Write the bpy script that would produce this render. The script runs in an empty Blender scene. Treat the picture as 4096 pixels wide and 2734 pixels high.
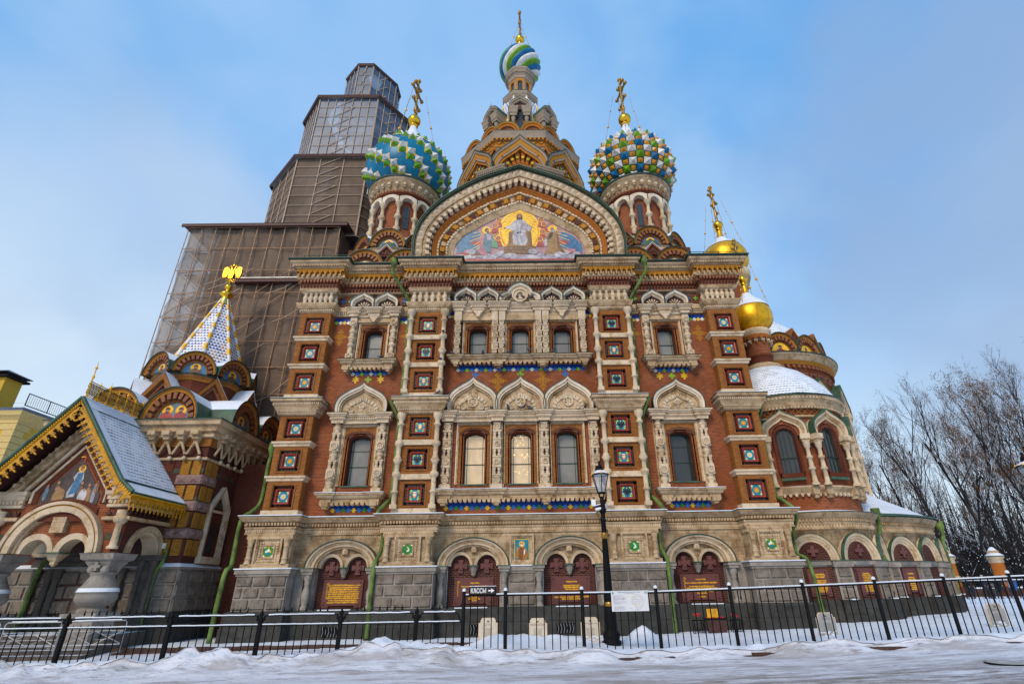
import bpy, math, random
from math import sin, cos, pi, radians, sqrt, atan2
from mathutils import Vector, Matrix
random.seed(7)
S = bpy.context.scene
COL = S.collection

# ------------------------------------------------------------------ camera, sky, sun, exposure
cam = bpy.data.cameras.new("camera"); co = bpy.data.objects.new("camera", cam); COL.objects.link(co)
PIT, YAW, ROL = 0.4437343, 0.01185662, -0.01645779
fw = Vector((sin(YAW)*cos(PIT), cos(YAW)*cos(PIT), sin(PIT))); rt = Vector((cos(YAW), -sin(YAW), 0)); up = rt.cross(fw)
r2 = rt*cos(ROL)+up*sin(ROL); u2 = up*cos(ROL)-rt*sin(ROL)
co.matrix_world = Matrix(((r2.x, u2.x, -fw.x, .2926), (r2.y, u2.y, -fw.y, -22.0), (r2.z, u2.z, -fw.z, 1.65), (0, 0, 0, 1)))
cam.sensor_width = 36.0; cam.lens = 36.0*2057.4/4096; cam.shift_x = -79.22/4096; cam.clip_start = .1; cam.clip_end = 5000
S.camera = co
SUN_EL, SUN_AZ = radians(36), radians(203)      # azimuth clockwise from +Y
W = bpy.data.worlds.new("World"); S.world = W; W.use_nodes = True
nt = W.node_tree; N = nt.nodes; L = nt.links
N.clear()
def wn(t, **k):
    n = N.new(t)
    for a, b in k.items(): setattr(n, a, b)
    return n
sky = wn('ShaderNodeTexSky', sky_type='NISHITA', sun_disc=False, sun_elevation=SUN_EL, sun_rotation=SUN_AZ, air_density=1.6, dust_density=.6, ozone_density=2.5)
tc = wn('ShaderNodeTexCoord'); mp = wn('ShaderNodeMapping'); mp.inputs['Scale'].default_value = (1, 1, 1.35); mp.inputs['Location'].default_value = (.35, .1, .2)
L.new(tc.outputs['Generated'], mp.inputs['Vector'])
no1 = wn('ShaderNodeTexNoise'); no1.inputs['Scale'].default_value = 1.7; no1.inputs['Detail'].default_value = 5; no1.inputs['Roughness'].default_value = .5; no1.inputs['Distortion'].default_value = .5
no2 = wn('ShaderNodeTexNoise'); no2.inputs['Scale'].default_value = 2.1; no2.inputs['Detail'].default_value = 4; no2.inputs['Roughness'].default_value = .5
L.new(mp.outputs[0], no1.inputs['Vector'])
mp2 = wn('ShaderNodeMapping'); mp2.inputs['Location'].default_value = (5.2, 1.3, 2.6); L.new(tc.outputs['Generated'], mp2.inputs['Vector']); L.new(mp2.outputs[0], no2.inputs['Vector'])
r1 = wn('ShaderNodeMapRange'); r1.inputs['From Min'].default_value = .40; r1.inputs['From Max'].default_value = .66; r1.interpolation_type = 'SMOOTHSTEP'
L.new(no1.outputs['Fac'], r1.inputs['Value'])
sep = wn('ShaderNodeSeparateXYZ'); L.new(tc.outputs['Generated'], sep.inputs[0])
hz = wn('ShaderNodeMapRange'); hz.inputs['From Min'].default_value = .66; hz.inputs['From Max'].default_value = .0; hz.inputs['To Min'].default_value = 0; hz.inputs['To Max'].default_value = .96; hz.interpolation_type = 'SMOOTHSTEP'
L.new(sep.outputs['Z'], hz.inputs['Value'])
ad = wn('ShaderNodeMath', operation='MULTIPLY_ADD', use_clamp=True); ad.inputs[1].default_value = .34
L.new(r1.outputs[0], ad.inputs[0]); L.new(hz.outputs[0], ad.inputs[2])
ccol = wn('ShaderNodeMix', data_type='RGBA'); ccol.inputs['A'].default_value = (7.0, 8.5, 9.7, 1); ccol.inputs['B'].default_value = (2.6, 3.7, 6.0, 1)
r2n = wn('ShaderNodeMapRange'); r2n.inputs['From Min'].default_value = .50; r2n.inputs['From Max'].default_value = .72; r2n.interpolation_type = 'SMOOTHSTEP'
L.new(no2.outputs['Fac'], r2n.inputs['Value']); L.new(r2n.outputs[0], ccol.inputs['Factor'])
tint = wn('ShaderNodeMix', data_type='RGBA', blend_type='MULTIPLY'); tint.inputs['Factor'].default_value = 1; tint.inputs['B'].default_value = (1.0, 1.22, 1.32, 1)
L.new(sky.outputs[0], tint.inputs['A'])
haze = wn('ShaderNodeMix', data_type='RGBA'); haze.inputs['Factor'].default_value = .82; haze.inputs['B'].default_value = (1.6, 4.7, 9.6, 1); L.new(tint.outputs['Result'], haze.inputs['A'])
mixs = wn('ShaderNodeMix', data_type='RGBA')
L.new(ad.outputs[0], mixs.inputs['Factor']); L.new(haze.outputs['Result'], mixs.inputs['A']); L.new(ccol.outputs['Result'], mixs.inputs['B'])
def blob(px, py, c0, c1, amt, col, prev):             # a soft cloud bank standing in one direction of the sky
    D = (fw+r2*((px-2127)/2057.)-u2*((py-1367)/2057.)).normalized()
    dt = wn('ShaderNodeVectorMath', operation='DOT_PRODUCT'); dt.inputs[1].default_value = D
    nv = wn('ShaderNodeVectorMath', operation='NORMALIZE'); L.new(tc.outputs['Generated'], nv.inputs[0]); L.new(nv.outputs[0], dt.inputs[0])
    wob = wn('ShaderNodeMath', operation='MULTIPLY_ADD'); wob.inputs[1].default_value = .22; L.new(no2.outputs['Fac'], wob.inputs[0]); L.new(dt.outputs['Value'], wob.inputs[2])
    mr = wn('ShaderNodeMapRange', interpolation_type='SMOOTHSTEP'); mr.inputs['From Min'].default_value = c0+.11; mr.inputs['From Max'].default_value = c1+.11; mr.inputs['To Max'].default_value = amt; L.new(wob.outputs[0], mr.inputs['Value'])
    mx = wn('ShaderNodeMix', data_type='RGBA'); mx.inputs['B'].default_value = (*col, 1); L.new(mr.outputs[0], mx.inputs['Factor']); L.new(prev, mx.inputs['A']); return mx.outputs['Result']
skyc = blob(3950, 950, .925, 1.0, .70, (3.2, 4.5, 6.9), mixs.outputs['Result'])
skyc = blob(1750, 150, .90, 1.0, .50, (4.9, 7.0, 9.8), skyc)
skyc = blob(100, 1500, .90, 1.0, .45, (7.4, 8.5, 9.6), skyc)
bg = wn('ShaderNodeBackground'); bg.inputs['Strength'].default_value = .10
wo = wn('ShaderNodeOutputWorld'); L.new(skyc, bg.inputs['Color']); L.new(bg.outputs[0], wo.inputs['Surface'])
sl = bpy.data.lights.new("sun", 'SUN'); sl.energy = 2.3; sl.angle = radians(20); sl.color = (1, .84, .64)
so = bpy.data.objects.new("sun", sl); COL.objects.link(so)
sd = Vector((sin(SUN_AZ)*cos(SUN_EL), cos(SUN_AZ)*cos(SUN_EL), sin(SUN_EL)))
so.rotation_euler = (-sd).to_track_quat('-Z', 'Y').to_euler()
S.view_settings.view_transform = 'Standard'; S.view_settings.look = 'None'; S.view_settings.gamma = 1; S.view_settings.exposure = 0.0

# ------------------------------------------------------------------ materials
MATS = {}
def newmat(name):
    m = bpy.data.materials.new(name); m.use_nodes = True; nt = m.node_tree
    return m, nt, nt.nodes['Principled BSDF']
def nd(nt, t, **k):
    n = nt.nodes.new(t)
    for a, b in k.items():
        if a.startswith('i_'):
            key = a[2:].replace('_', ' ')
            n.inputs[key].default_value = b
        else: setattr(n, a, b)
    return n
def rgba(c): return (c[0], c[1], c[2], 1)
def mul(c, k): return (c[0]*k, c[1]*k, c[2]*k)
def mixrgb(nt, fac, a, b, blend='MIX'):
    n = nd(nt, 'ShaderNodeMix', data_type='RGBA', blend_type=blend)
    for s, v in (('Factor', fac), ('A', a), ('B', b)):
        if hasattr(v, 'is_linked'): nt.links.new(v, n.inputs[s])
        else: n.inputs[s].default_value = v if s == 'Factor' else rgba(v)
    return n.outputs['Result']
def noise(nt, scale, detail=4, rough=.6, vec=None, dist=0):
    n = nd(nt, 'ShaderNodeTexNoise', i_Scale=scale, i_Detail=detail, i_Roughness=rough, i_Distortion=dist)
    if vec is None:
        g = nd(nt, 'ShaderNodeNewGeometry'); vec = g.outputs['Position']
    nt.links.new(vec, n.inputs['Vector'])
    return n.outputs['Fac']
def rng(nt, v, a, b, c=0., d=1., smooth=True):
    n = nd(nt, 'ShaderNodeMapRange'); n.inputs[1].default_value = a; n.inputs[2].default_value = b; n.inputs[3].default_value = c; n.inputs[4].default_value = d
    if smooth: n.interpolation_type = 'SMOOTHSTEP'
    nt.links.new(v, n.inputs[0]); return n.outputs[0]
def bump(nt, h, st, dist=.02):
    b = nd(nt, 'ShaderNodeBump', i_Strength=st, i_Distance=dist); nt.links.new(h, b.inputs['Height']); return b.outputs[0]
def stretch(nt, sx, sy, sz):
    g = nd(nt, 'ShaderNodeNewGeometry'); m = nd(nt, 'ShaderNodeMapping'); m.inputs['Scale'].default_value = (sx, sy, sz)
    nt.links.new(g.outputs['Position'], m.inputs['Vector']); return m.outputs[0]
def plain(name, col, rough=.6, metal=0., var=.25, sc=6., bmp=0., spec=.4):
    m, nt, b = newmat(name)
    f = noise(nt, sc, 5)
    c = mixrgb(nt, rng(nt, f, .3, .7), mul(col, 1-var), mul(col, 1+var*.6))
    nt.links.new(c, b.inputs['Base Color'])
    b.inputs['Roughness'].default_value = rough; b.inputs['Metallic'].default_value = metal; b.inputs['Specular IOR Level'].default_value = spec
    if bmp: nt.links.new(bump(nt, noise(nt, sc*4, 4), bmp), b.inputs['Normal'])
    MATS[name] = m
def brick(name, c1, c2, mort, w=.15, h=.05, ms=.007, odd=None, stain=(.06, .03, .02), stf=.6, rough=.85, spec=.08):
    m, nt, b = newmat(name)
    uv = nd(nt, 'ShaderNodeTexCoord')
    br = nd(nt, 'ShaderNodeTexBrick', i_Scale=1.0, i_Mortar_Size=ms, i_Brick_Width=w, i_Row_Height=h, i_Bias=-.1, i_Mortar_Smooth=.2)
    br.inputs['Color1'].default_value = rgba(c1); br.inputs['Color2'].default_value = rgba(c2); br.inputs['Mortar'].default_value = rgba(mort)
    nt.links.new(uv.outputs['UV'], br.inputs['Vector'])
    c = mixrgb(nt, rng(nt, noise(nt, .55, 5, .6), .35, .7), br.outputs['Color'], mixrgb(nt, .75, br.outputs['Color'], mul(c1, .62)))
    st = noise(nt, 1.0, 6, .65, stretch(nt, 1.6, 1.6, .35))
    c = mixrgb(nt, rng(nt, st, .56, .78, 0, stf), c, stain)
    pale = noise(nt, 3.2, 6, .7)
    c = mixrgb(nt, rng(nt, pale, .66, .74, 0, .35), c, (min(1, c1[0]*1.7+.05), c1[1]*2.1+.05, c1[2]*2+.03))
    nt.links.new(c, b.inputs['Base Color']); b.inputs['Roughness'].default_value = rough; b.inputs['Specular IOR Level'].default_value = spec
    nt.links.new(bump(nt, br.outputs['Fac'], -.35, .01), b.inputs['Normal'])
    MATS[name] = m
def stone(name, base, stain, dark, bw=.9, bh=.36, amount=.5, bmp=.25, joints=True, fine=0.):
    m, nt, b = newmat(name)
    c = mixrgb(nt, rng(nt, noise(nt, .8, 6, .7), .36, .66), mul(base, 1.06), mul(base, .78))
    c = mixrgb(nt, rng(nt, noise(nt, 2.3, 8, .75), .50-.1*amount, .62), c, stain)
    c = mixrgb(nt, rng(nt, noise(nt, 1.2, 7, .7, stretch(nt, 2.4, 2.4, .4)), .55, .74, 0, .85*amount), c, dark)
    c = mixrgb(nt, rng(nt, noise(nt, 5.5, 6, .7), .60, .68, 0, .75), c, mul(base, 1.18))
    if joints:
        uv = nd(nt, 'ShaderNodeTexCoord')
        br = nd(nt, 'ShaderNodeTexBrick', i_Scale=1.0, i_Mortar_Size=.009, i_Brick_Width=bw, i_Row_Height=bh, i_Mortar_Smooth=.3, i_Bias=0.)
        br.inputs['Color1'].default_value = (1, 1, 1, 1); br.inputs['Color2'].default_value = (.72, .70, .68, 1); br.inputs['Mortar'].default_value = (.42, .36, .3, 1)
        nt.links.new(uv.outputs['UV'], br.inputs['Vector'])
        c = mixrgb(nt, .8, c, br.outputs['Color'], 'MULTIPLY')
    nt.links.new(c, b.inputs['Base Color']); b.inputs['Roughness'].default_value = .85; b.inputs['Specular IOR Level'].default_value = .1
    nt.links.new(bump(nt, noise(nt, 14 if not fine else fine, 6, .7), bmp, .02), b.inputs['Normal'])
    MATS[name] = m
brick('brick_red', (.31, .076, .023), (.15, .034, .014), (.33, .19, .12), w=.19, h=.062)
brick('brick_dark', (.17, .038, .018), (.10, .024, .014), (.12, .07, .05))  # deeper red brick with dark joints
brick('brick_ochre', (.37, .14, .034), (.21, .068, .018), (.20, .10, .045), w=.19, h=.062, stain=(.05, .028, .012), stf=.7)
brick('brick_gold', (.62, .27, .035), (.50, .19, .025), (.30, .13, .03), stf=.35)
brick('brick_maroon', (.085, .02, .016), (.05, .016, .018), (.20, .13, .10), w=.19, h=.065, ms=.008, stf=.3)
brick('brick_orange', (.52, .17, .03), (.40, .11, .02), (.25, .09, .03), stf=.4)
brick('brick_tower', (.60, .23, .035), (.47, .15, .025), (.30, .12, .03), stf=.3)
stone('stone', (.60, .43, .26), (.36, .22, .11), (.16, .10, .05), amount=.3)
stone('stone_wall', (.56, .405, .245), (.28, .18, .095), (.15, .098, .055), bw=.62, bh=.27, amount=.85)
stone('stone_pale', (.66, .51, .345), (.46, .31, .17), (.26, .16, .085), amount=.08, joints=False)
stone('stone_white', (.74, .62, .47), (.60, .46, .30), (.40, .28, .17), amount=.1, joints=False)
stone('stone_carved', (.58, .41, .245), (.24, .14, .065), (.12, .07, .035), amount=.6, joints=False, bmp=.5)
stone('granite', (.33, .29, .25), (.22, .19, .16), (.10, .085, .07), amount=.55, joints=False)
stone('granite_shaded', (.13, .108, .09), (.08, .065, .055), (.04, .034, .03), amount=.6, joints=False)  # dark portal granite, colour lowered further for the darkness inside the porch
stone('granite_rough', (.25, .205, .165), (.13, .105, .082), (.075, .06, .05), amount=.7, joints=False, bmp=1.0, fine=26)
stone('plinth', (.068, .066, .060), (.044, .042, .038), (.024, .022, .02), bw=1.3, bh=.5, amount=.5, bmp=.05)
stone('stone_tower', (.36, .27, .19), (.30, .24, .19), (.16, .13, .11), amount=.3, joints=False)
plain('porphyry', (.15, .045, .036), .45, var=.45, sc=40)
plain('pink_granite', (.25, .145, .12), .5, var=.3, sc=14)
plain('terracotta', (.24, .078, .028), .6, var=.3)
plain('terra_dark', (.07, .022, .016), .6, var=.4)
plain('red_glaze', (.33, .038, .015), .3, var=.25)
plain('brown_knob', (.045, .022, .018), .5, var=.4)
for n_, c_ in dict(t_blue=(.02, .16, .48), t_navy=(.012, .035, .22), t_green=(.22, .50, .03), t_grass=(.03, .22, .03), t_yellow=(.85, .52, .01), t_white=(.80, .76, .68), t_cyan=(.012, .20, .28), t_orange=(.80, .30, .02), t_black=(.02, .018, .02),
                   d_turq=(.002, .155, .27), d_green=(.13, .30, .005), d_white=(.70, .66, .62), d_ochre=(.64, .24, .01), d_dark=(.008, .06, .03), d_blue=(.003, .125, .28)).items():
    plain(n_, c_, .35, var=.22, sc=2.5, spec=.25)
plain('gold', (.86, .47, .035), .22, 1., var=.12, sc=3)
plain('gold_leaf', (.86, .44, .015), .38, .65, var=.25, sc=3)
plain('gold_lace', (.54, .25, .008), .45, .1, var=.3)
plain('gold_old', (.42, .22, .04), .4, .7, var=.4)
plain('gold_paint', (.92, .46, .01), .45, .05, var=.25)
plain('pipe', (.125, .19, .045), .6, var=.55, sc=2.2, spec=.2)
plain('copper_green', (.045, .10, .055), .55, var=.45, sc=2.5)
plain('copper_dark', (.02, .045, .03), .5, var=.5)
plain('iron', (.006, .006, .007), .6, 0, var=.3, spec=.12)
plain('zinc', (.40, .40, .40), .45, .6, var=.3)
plain('white_paint', (.80, .80, .79), .5, var=.05)
plain('board_cream', (.66, .56, .43), .6, var=.1)
plain('board_grey', (.34, .33, .31), .55, var=.12)
plain('text_dark', (.10, .08, .06), .6, var=.1)
plain('text_red', (.26, .06, .05), .6, var=.1)
plain('frame_green', (.012, .035, .02), .45, var=.3)
plain('bark', (.018, .012, .009), .85, var=.45, sc=8, bmp=.4)
plain('twig', (.030, .017, .010), .85, var=.4)
plain('leaf_dry', (.28, .11, .015), .8, var=.5)
plain('scaf_pipe', (.42, .24, .13), .6, .1, var=.35)
plain('scaf_board', (.13, .075, .04), .8, var=.4)
plain('pole_pale', (.50, .36, .25), .6, var=.2)
plain('yellow_wall', (.62, .36, .03), .8, var=.08, sc=1)
plain('cream_trim', (.62, .44, .16), .8, var=.1)
plain('roof_metal', (.13, .15, .19), .4, .5, var=.25)
plain('pigeon', (.06, .065, .085), .6, var=.5, sc=30)
plain('skin', (.50, .26, .18), .6, var=.05)
# snow
def snowmat(name, dirt, col=(.80, .83, .90)):
    m, nt, b = newmat(name)
    c = mixrgb(nt, rng(nt, noise(nt, 1.3, 6, .65), .35, .7), col, mul(col, .86))
    if dirt:
        c = mixrgb(nt, rng(nt, noise(nt, 1.0, 9, .72, stretch(nt, .38, 1.5, 1)), .46, .60, 0, dirt), c, (.36, .31, .29))
        c = mixrgb(nt, rng(nt, noise(nt, 4.2, 7, .75, stretch(nt, .5, 2.2, 1)), .53, .63, 0, dirt*.9), c, (.19, .145, .115))
    if dirt > .5:                                        # carriageway: brown slush churned up where cars drive, more to the right
        g = nd(nt, 'ShaderNodeNewGeometry'); sp = nd(nt, 'ShaderNodeSeparateXYZ'); nt.links.new(g.outputs['Position'], sp.inputs[0])
        w_ = nd(nt, 'ShaderNodeMath', operation='MULTIPLY'); nt.links.new(rng(nt, sp.outputs['Y'], -8.0, -10.2), w_.inputs[0]); nt.links.new(rng(nt, sp.outputs['X'], -3., 7.), w_.inputs[1])
        w2 = nd(nt, 'ShaderNodeMath', operation='MULTIPLY'); nt.links.new(w_.outputs[0], w2.inputs[0]); nt.links.new(rng(nt, noise(nt, 1.6, 9, .78, stretch(nt, .45, 2.4, 1)), .40, .62), w2.inputs[1])
        c = mixrgb(nt, w2.outputs[0], c, mixrgb(nt, rng(nt, noise(nt, 7, 6, .7, stretch(nt, .5, 2, 1)), .4, .6), (.13, .095, .07), (.27, .215, .18)))
    nt.links.new(c, b.inputs['Base Color']); b.inputs['Roughness'].default_value = .7 if not dirt else .5; b.inputs['Specular IOR Level'].default_value = .25
    if not dirt:
        b.inputs['Subsurface Weight'].default_value = .0
    nt.links.new(bump(nt, noise(nt, 9, 8, .72), .55, .06), b.inputs['Normal'])
    MATS[name] = m
snowmat('snow', 0); snowmat('snow_road', .7, (.76, .76, .81)); snowmat('snow_path', .34, (.76, .78, .86))
# glass panes: dark reflective with a bright room behind some of them
def glassmat(name, col, rough=.08, emit=0.):
    m, nt, b = newmat(name)
    c = mixrgb(nt, rng(nt, noise(nt, 1.1, 3, .6, stretch(nt, 1, 1, .6)), .38, .62), col, mul(col, .78))
    nt.links.new(c, b.inputs['Base Color']); b.inputs['Roughness'].default_value = rough; b.inputs['Specular IOR Level'].default_value = .55
    if emit:
        nt.links.new(c, b.inputs['Emission Color']); b.inputs['Emission Strength'].default_value = emit
    MATS[name] = m
glassmat('glass_lit', (.62, .46, .28), .1, .45)
glassmat('glass_pale', (.24, .225, .20), .14, .06)
glassmat('glass_dark', (.045, .048, .052), .06)
glassmat('lamp_glow', (1, .75, .35), .3, 3.0)
def clearglass(name, tint, alpha):
    m, nt, b = newmat(name)
    b.inputs['Base Color'].default_value = rgba(tint); b.inputs['Roughness'].default_value = .12; b.inputs['Alpha'].default_value = alpha
    MATS[name] = m
clearglass('lantern_glass', (.55, .6, .66), .35)
def netmat(name, col, dens, sc=1.):
    m, nt, b = newmat(name)
    f = noise(nt, .5*sc, 6, .65, stretch(nt, 1, 1, .55))
    c = mixrgb(nt, rng(nt, f, .3, .7), mul(col, .72), mul(col, 1.2))
    c = mixrgb(nt, rng(nt, noise(nt, 5, 3, .6, stretch(nt, .15, .15, 2.2)), .4, .7, 0, .35), c, mul(col, .55))
    c = mixrgb(nt, rng(nt, noise(nt, .33, 4, .6, stretch(nt, 1.2, 1.2, .5), 1.5), .50, .56, 0, .3), c, mul(col, 1.5))
    nt.links.new(c, b.inputs['Base Color']); b.inputs['Roughness'].default_value = .85; b.inputs['Specular IOR Level'].default_value = .1
    a = rng(nt, noise(nt, 1.3, 5, .7), .3, .75, dens-.08, min(1, dens+.1))
    nt.links.new(a, b.inputs['Alpha'])
    MATS[name] = m
netmat('netting', (.175, .122, .088), .93); netmat('netting_thin', (.36, .29, .24), .60)
def polymat(name):
    m, nt, b = newmat(name)
    c = mixrgb(nt, rng(nt, noise(nt, .7, 4), .35, .65), (.10, .135, .20), (.17, .20, .26))
    nt.links.new(c, b.inputs['Base Color']); b.inputs['Roughness'].default_value = .3; b.inputs['Specular IOR Level'].default_value = .22; b.inputs['Alpha'].default_value = .78
    MATS[name] = m
polymat('polycarb')
# roof tiles under snow: bands of snow with scalloped dark tile edges
def tilemat(name, c1, c2, rowh, tw, snowy):
    m, nt, b = newmat(name)
    uv = nd(nt, 'ShaderNodeTexCoord'); sp = nd(nt, 'ShaderNodeSeparateXYZ'); nt.links.new(uv.outputs['UV'], sp.inputs[0])
    def mth(op, a, bb):
        n = nd(nt, 'ShaderNodeMath', operation=op)
        for i, v in enumerate((a, bb)):
            if hasattr(v, 'is_linked'): nt.links.new(v, n.inputs[i])
            else: n.inputs[i].default_value = v
        return n.outputs[0]
    row = mth('DIVIDE', sp.outputs['Y'], rowh); fr = mth('FRACT', row, 0); fl = mth('FLOOR', row, 0)
    col = mth('ADD', mth('DIVIDE', sp.outputs['X'], tw), mth('MULTIPLY', fl, .5)); fc = mth('FRACT', col, 0)
    d = mth('ABSOLUTE', mth('SUBTRACT', fc, .5), 0)
    edge = mth('ADD', .06, mth('MULTIPLY', mth('SUBTRACT', .5, d), snowy))
    s = nd(nt, 'ShaderNodeMapRange'); s.inputs[1].default_value = -.08; s.inputs[2].default_value = .08
    nt.links.new(mth('ADD', mth('SUBTRACT', fr, edge), mth('MULTIPLY', mth('SUBTRACT', noise(nt, 2.2, 5, .7), .47), 1.2)), s.inputs[0])
    tcol = mixrgb(nt, rng(nt, noise(nt, 2.6, 2), .52, .56), c1, c2)
    c = mixrgb(nt, s.outputs[0], tcol, (.80, .83, .90))
    nt.links.new(c, b.inputs['Base Color']); b.inputs['Roughness'].default_value = .5
    nt.links.new(bump(nt, s.outputs[0], .6, .04), b.inputs['Normal'])
    MATS[name] = m
tilemat('tiles_dark', (.03, .045, .03), (.10, .03, .02), .17, .16, .42)
tilemat('tiles_blue', (.03, .05, .24), (.50, .20, .02), .19, .16, 1.4)
tilemat('tiles_tower', (.05, .07, .22), (.5, .26, .03), .30, .26, 1.7)

# ------------------------------------------------------------------ mesh builder
WL = {}
class MB:
    def __init__(s): s.v = []; s.f = []; s.m = []; s.sm = []; s.uv = []
    def q(s, pts, m, smooth=False, uv=None):
        i = len(s.v); s.v += [tuple(p) for p in pts]; s.f.append(list(range(i, i+len(pts)))); s.m.append(m); s.sm.append(smooth); s.uv.append(uv)
    def box(s, x0, x1, y0, y1, z0, z1, m, mtop=None):
        a = [(x0, y0, z0), (x1, y0, z0), (x1, y1, z0), (x0, y1, z0), (x0, y0, z1), (x1, y0, z1), (x1, y1, z1), (x0, y1, z1)]
        for k, f in enumerate(((0, 1, 5, 4), (1, 2, 6, 5), (2, 3, 7, 6), (3, 0, 4, 7), (4, 5, 6, 7), (3, 2, 1, 0))):
            s.q([a[j] for j in f], (mtop or m) if k == 4 else m)
    def pr(s, pts, y0, y1, m, side=None, back=False, cap=True):          # polygon in XZ, counter-clockwise from the front, front at y0
        if cap: s.q([(x, y0, z) for x, z in pts], m)
        n = len(pts)
        for i in range(n):
            (a, b), (c, d) = pts[i], pts[(i+1) % n]
            s.q([(a, y1, b), (c, y1, d), (c, y0, d), (a, y0, b)], side or m)
        if back: s.q([(x, y1, z) for x, z in reversed(pts)], m)
    def ring(s, o, i, y0, y1, m, side=None, inn=True, out=True, yi=None):         # strip between two XZ polylines; yi bevels the inner edge
        yi = y0 if yi is None else yi
        for k in range(len(o)-1):
            a, b, c, d = o[k], o[k+1], i[k+1], i[k]
            s.q([(d[0], yi, d[1]), (c[0], yi, c[1]), (b[0], y0, b[1]), (a[0], y0, a[1])], m)
            if out: s.q([(a[0], y0, a[1]), (b[0], y0, b[1]), (b[0], y1, b[1]), (a[0], y1, a[1])], side or m)
            if inn: s.q([(d[0], yi, d[1]), (d[0], y1, d[1]), (c[0], y1, c[1]), (c[0], yi, c[1])], side or m)
    def lathe(s, prof, c, n, m, a0=0., a1=2*pi, smooth=True, flat=False, cap=False, sx=1., sy=1.):
        full = abs(a1-a0-2*pi) < 1e-6
        P = []
        for r, z in prof:
            P.append([(c[0]+r*sx*cos(a0+(a1-a0)*k/n), c[1]+r*sy*sin(a0+(a1-a0)*k/n), c[2]+z) for k in range(n+1)])
        R = max(r for r, z in prof) or 1
        vv = 0
        for j in range(len(prof)-1):
            ds = sqrt((prof[j+1][0]-prof[j][0])**2+(prof[j+1][1]-prof[j][1])**2)
            mm = m[j] if isinstance(m, (list, tuple)) else m
            if mm is not None:
                ra, rb = prof[j][0], prof[j+1][0]
                for k in range(n):
                    u0, u1 = R*(a0+(a1-a0)*k/n), R*(a0+(a1-a0)*(k+1)/n)
                    if ra < 1e-5: s.q([P[j][k], P[j+1][k+1], P[j+1][k]], mm, smooth, [(u0, vv), (u1, vv+ds), (u0, vv+ds)])
                    elif rb < 1e-5: s.q([P[j][k], P[j][k+1], P[j+1][k]], mm, smooth, [(u0, vv), (u1, vv), (u0, vv+ds)])
                    else: s.q([P[j][k], P[j][k+1], P[j+1][k+1], P[j+1][k]], mm, smooth, [(u0, vv), (u1, vv), (u1, vv+ds), (u0, vv+ds)])
            vv += ds
        if cap: s.q(P[-1][:n], m[-1] if isinstance(m, (list, tuple)) else m)
    def tube(s, pts, r, m, n=8, cap=True, r1=None):
        pts = [Vector(p) for p in pts]; rings = []
        up0 = None
        for k, p in enumerate(pts):
            d = (pts[min(k+1, len(pts)-1)]-pts[max(k-1, 0)]).normalized()
            if up0 is None: up0 = Vector((0, 0, 1)) if abs(d.z) < .9 else Vector((1, 0, 0))
            a = d.cross(up0).normalized(); b = a.cross(d).normalized(); up0 = b
            rr = r if r1 is None else r+(r1-r)*k/(len(pts)-1)
            rings.append([tuple(p+a*rr*cos(2*pi*j/n)+b*rr*sin(2*pi*j/n)) for j in range(n)])
        for k in range(len(rings)-1):
            for j in range(n): s.q([rings[k][j], rings[k][(j+1) % n], rings[k+1][(j+1) % n], rings[k+1][j]], m, True)
        if cap: s.q(rings[0], m); s.q(list(reversed(rings[-1])), m)
    def sph(s, c, r, m, n=10, sz=1.): s.lathe([(r*sin(pi*k/(n//2+2)), -r*sz*cos(pi*k/(n//2+2))) for k in range(n//2+3)], c, n, m)
    def add(s, o, M=None):
        i = len(s.v)
        s.v += [tuple(M @ Vector(p)) for p in o.v] if M is not None else o.v
        s.f += [[k+i for k in f] for f in o.f]; s.m += o.m; s.sm += o.sm; s.uv += o.uv
    def build(s, name, parent=None, loc=None, mat=None):
        me = bpy.data.meshes.new(name)
        # weld coincident vertices of smooth faces so that they shade smoothly
        idx = {}; nv = []; fs = []
        for f, smf in zip(s.f, s.sm):
            g = []
            for k in f:
                p = s.v[k]
                if smf:
                    key = (round(p[0], 4), round(p[1], 4), round(p[2], 4))
                    if key not in idx: idx[key] = len(nv); nv.append(p)
                    g.append(idx[key])
                else: g.append(len(nv)); nv.append(p)
            fs.append(g)
        fl = [i for i, g in enumerate(fs) if len(set(g)) == len(g)]
        me.from_pydata(nv, [], [fs[i] for i in fl])
        names = []
        for i in fl:
            if s.m[i] not in names: names.append(s.m[i])
        for n in names: me.materials.append(MATS[n])
        me.polygons.foreach_set('material_index', [names.index(s.m[i]) for i in fl])
        me.polygons.foreach_set('use_smooth', [s.sm[i] for i in fl])
        uvl = me.uv_layers.new(name='UVMap'); data = []
        for i in fl:
            if s.uv[i]:
                for a in s.uv[i]: data += [a[0], a[1]]
                continue
            P = [s.v[k] for k in s.f[i]]
            nx = ny = nz = 0.
            for k in range(len(P)):
                a, b = P[k], P[(k+1) % len(P)]
                nx += (a[1]-b[1])*(a[2]+b[2]); ny += (a[2]-b[2])*(a[0]+b[0]); nz += (a[0]-b[0])*(a[1]+b[1])
            l = sqrt(nx*nx+ny*ny+nz*nz) or 1
            h = sqrt(nx*nx+ny*ny)
            if h/l < .25:
                for p in P: data += [p[0], p[1]]
            else:
                tx, ty = -ny/h, nx/h; k = l/h
                for p in P: data += [p[0]*tx+p[1]*ty, p[2]*k]
        uvl.data.foreach_set('uv', data)
        me.update()
        o = bpy.data.objects.new(name, me); COL.objects.link(o)
        base = Vector(loc) if loc is not None else Vector((0, 0, 0))
        if parent: o.parent = parent; o.location = base-WL[parent.name]
        else: o.location = base
        WL[o.name] = base
        return o
def tag(o, label, cat, group=None, kind=None):
    o['label'] = label; o['category'] = cat
    if group: o['group'] = group
    if kind: o['kind'] = kind
    return o
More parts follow.
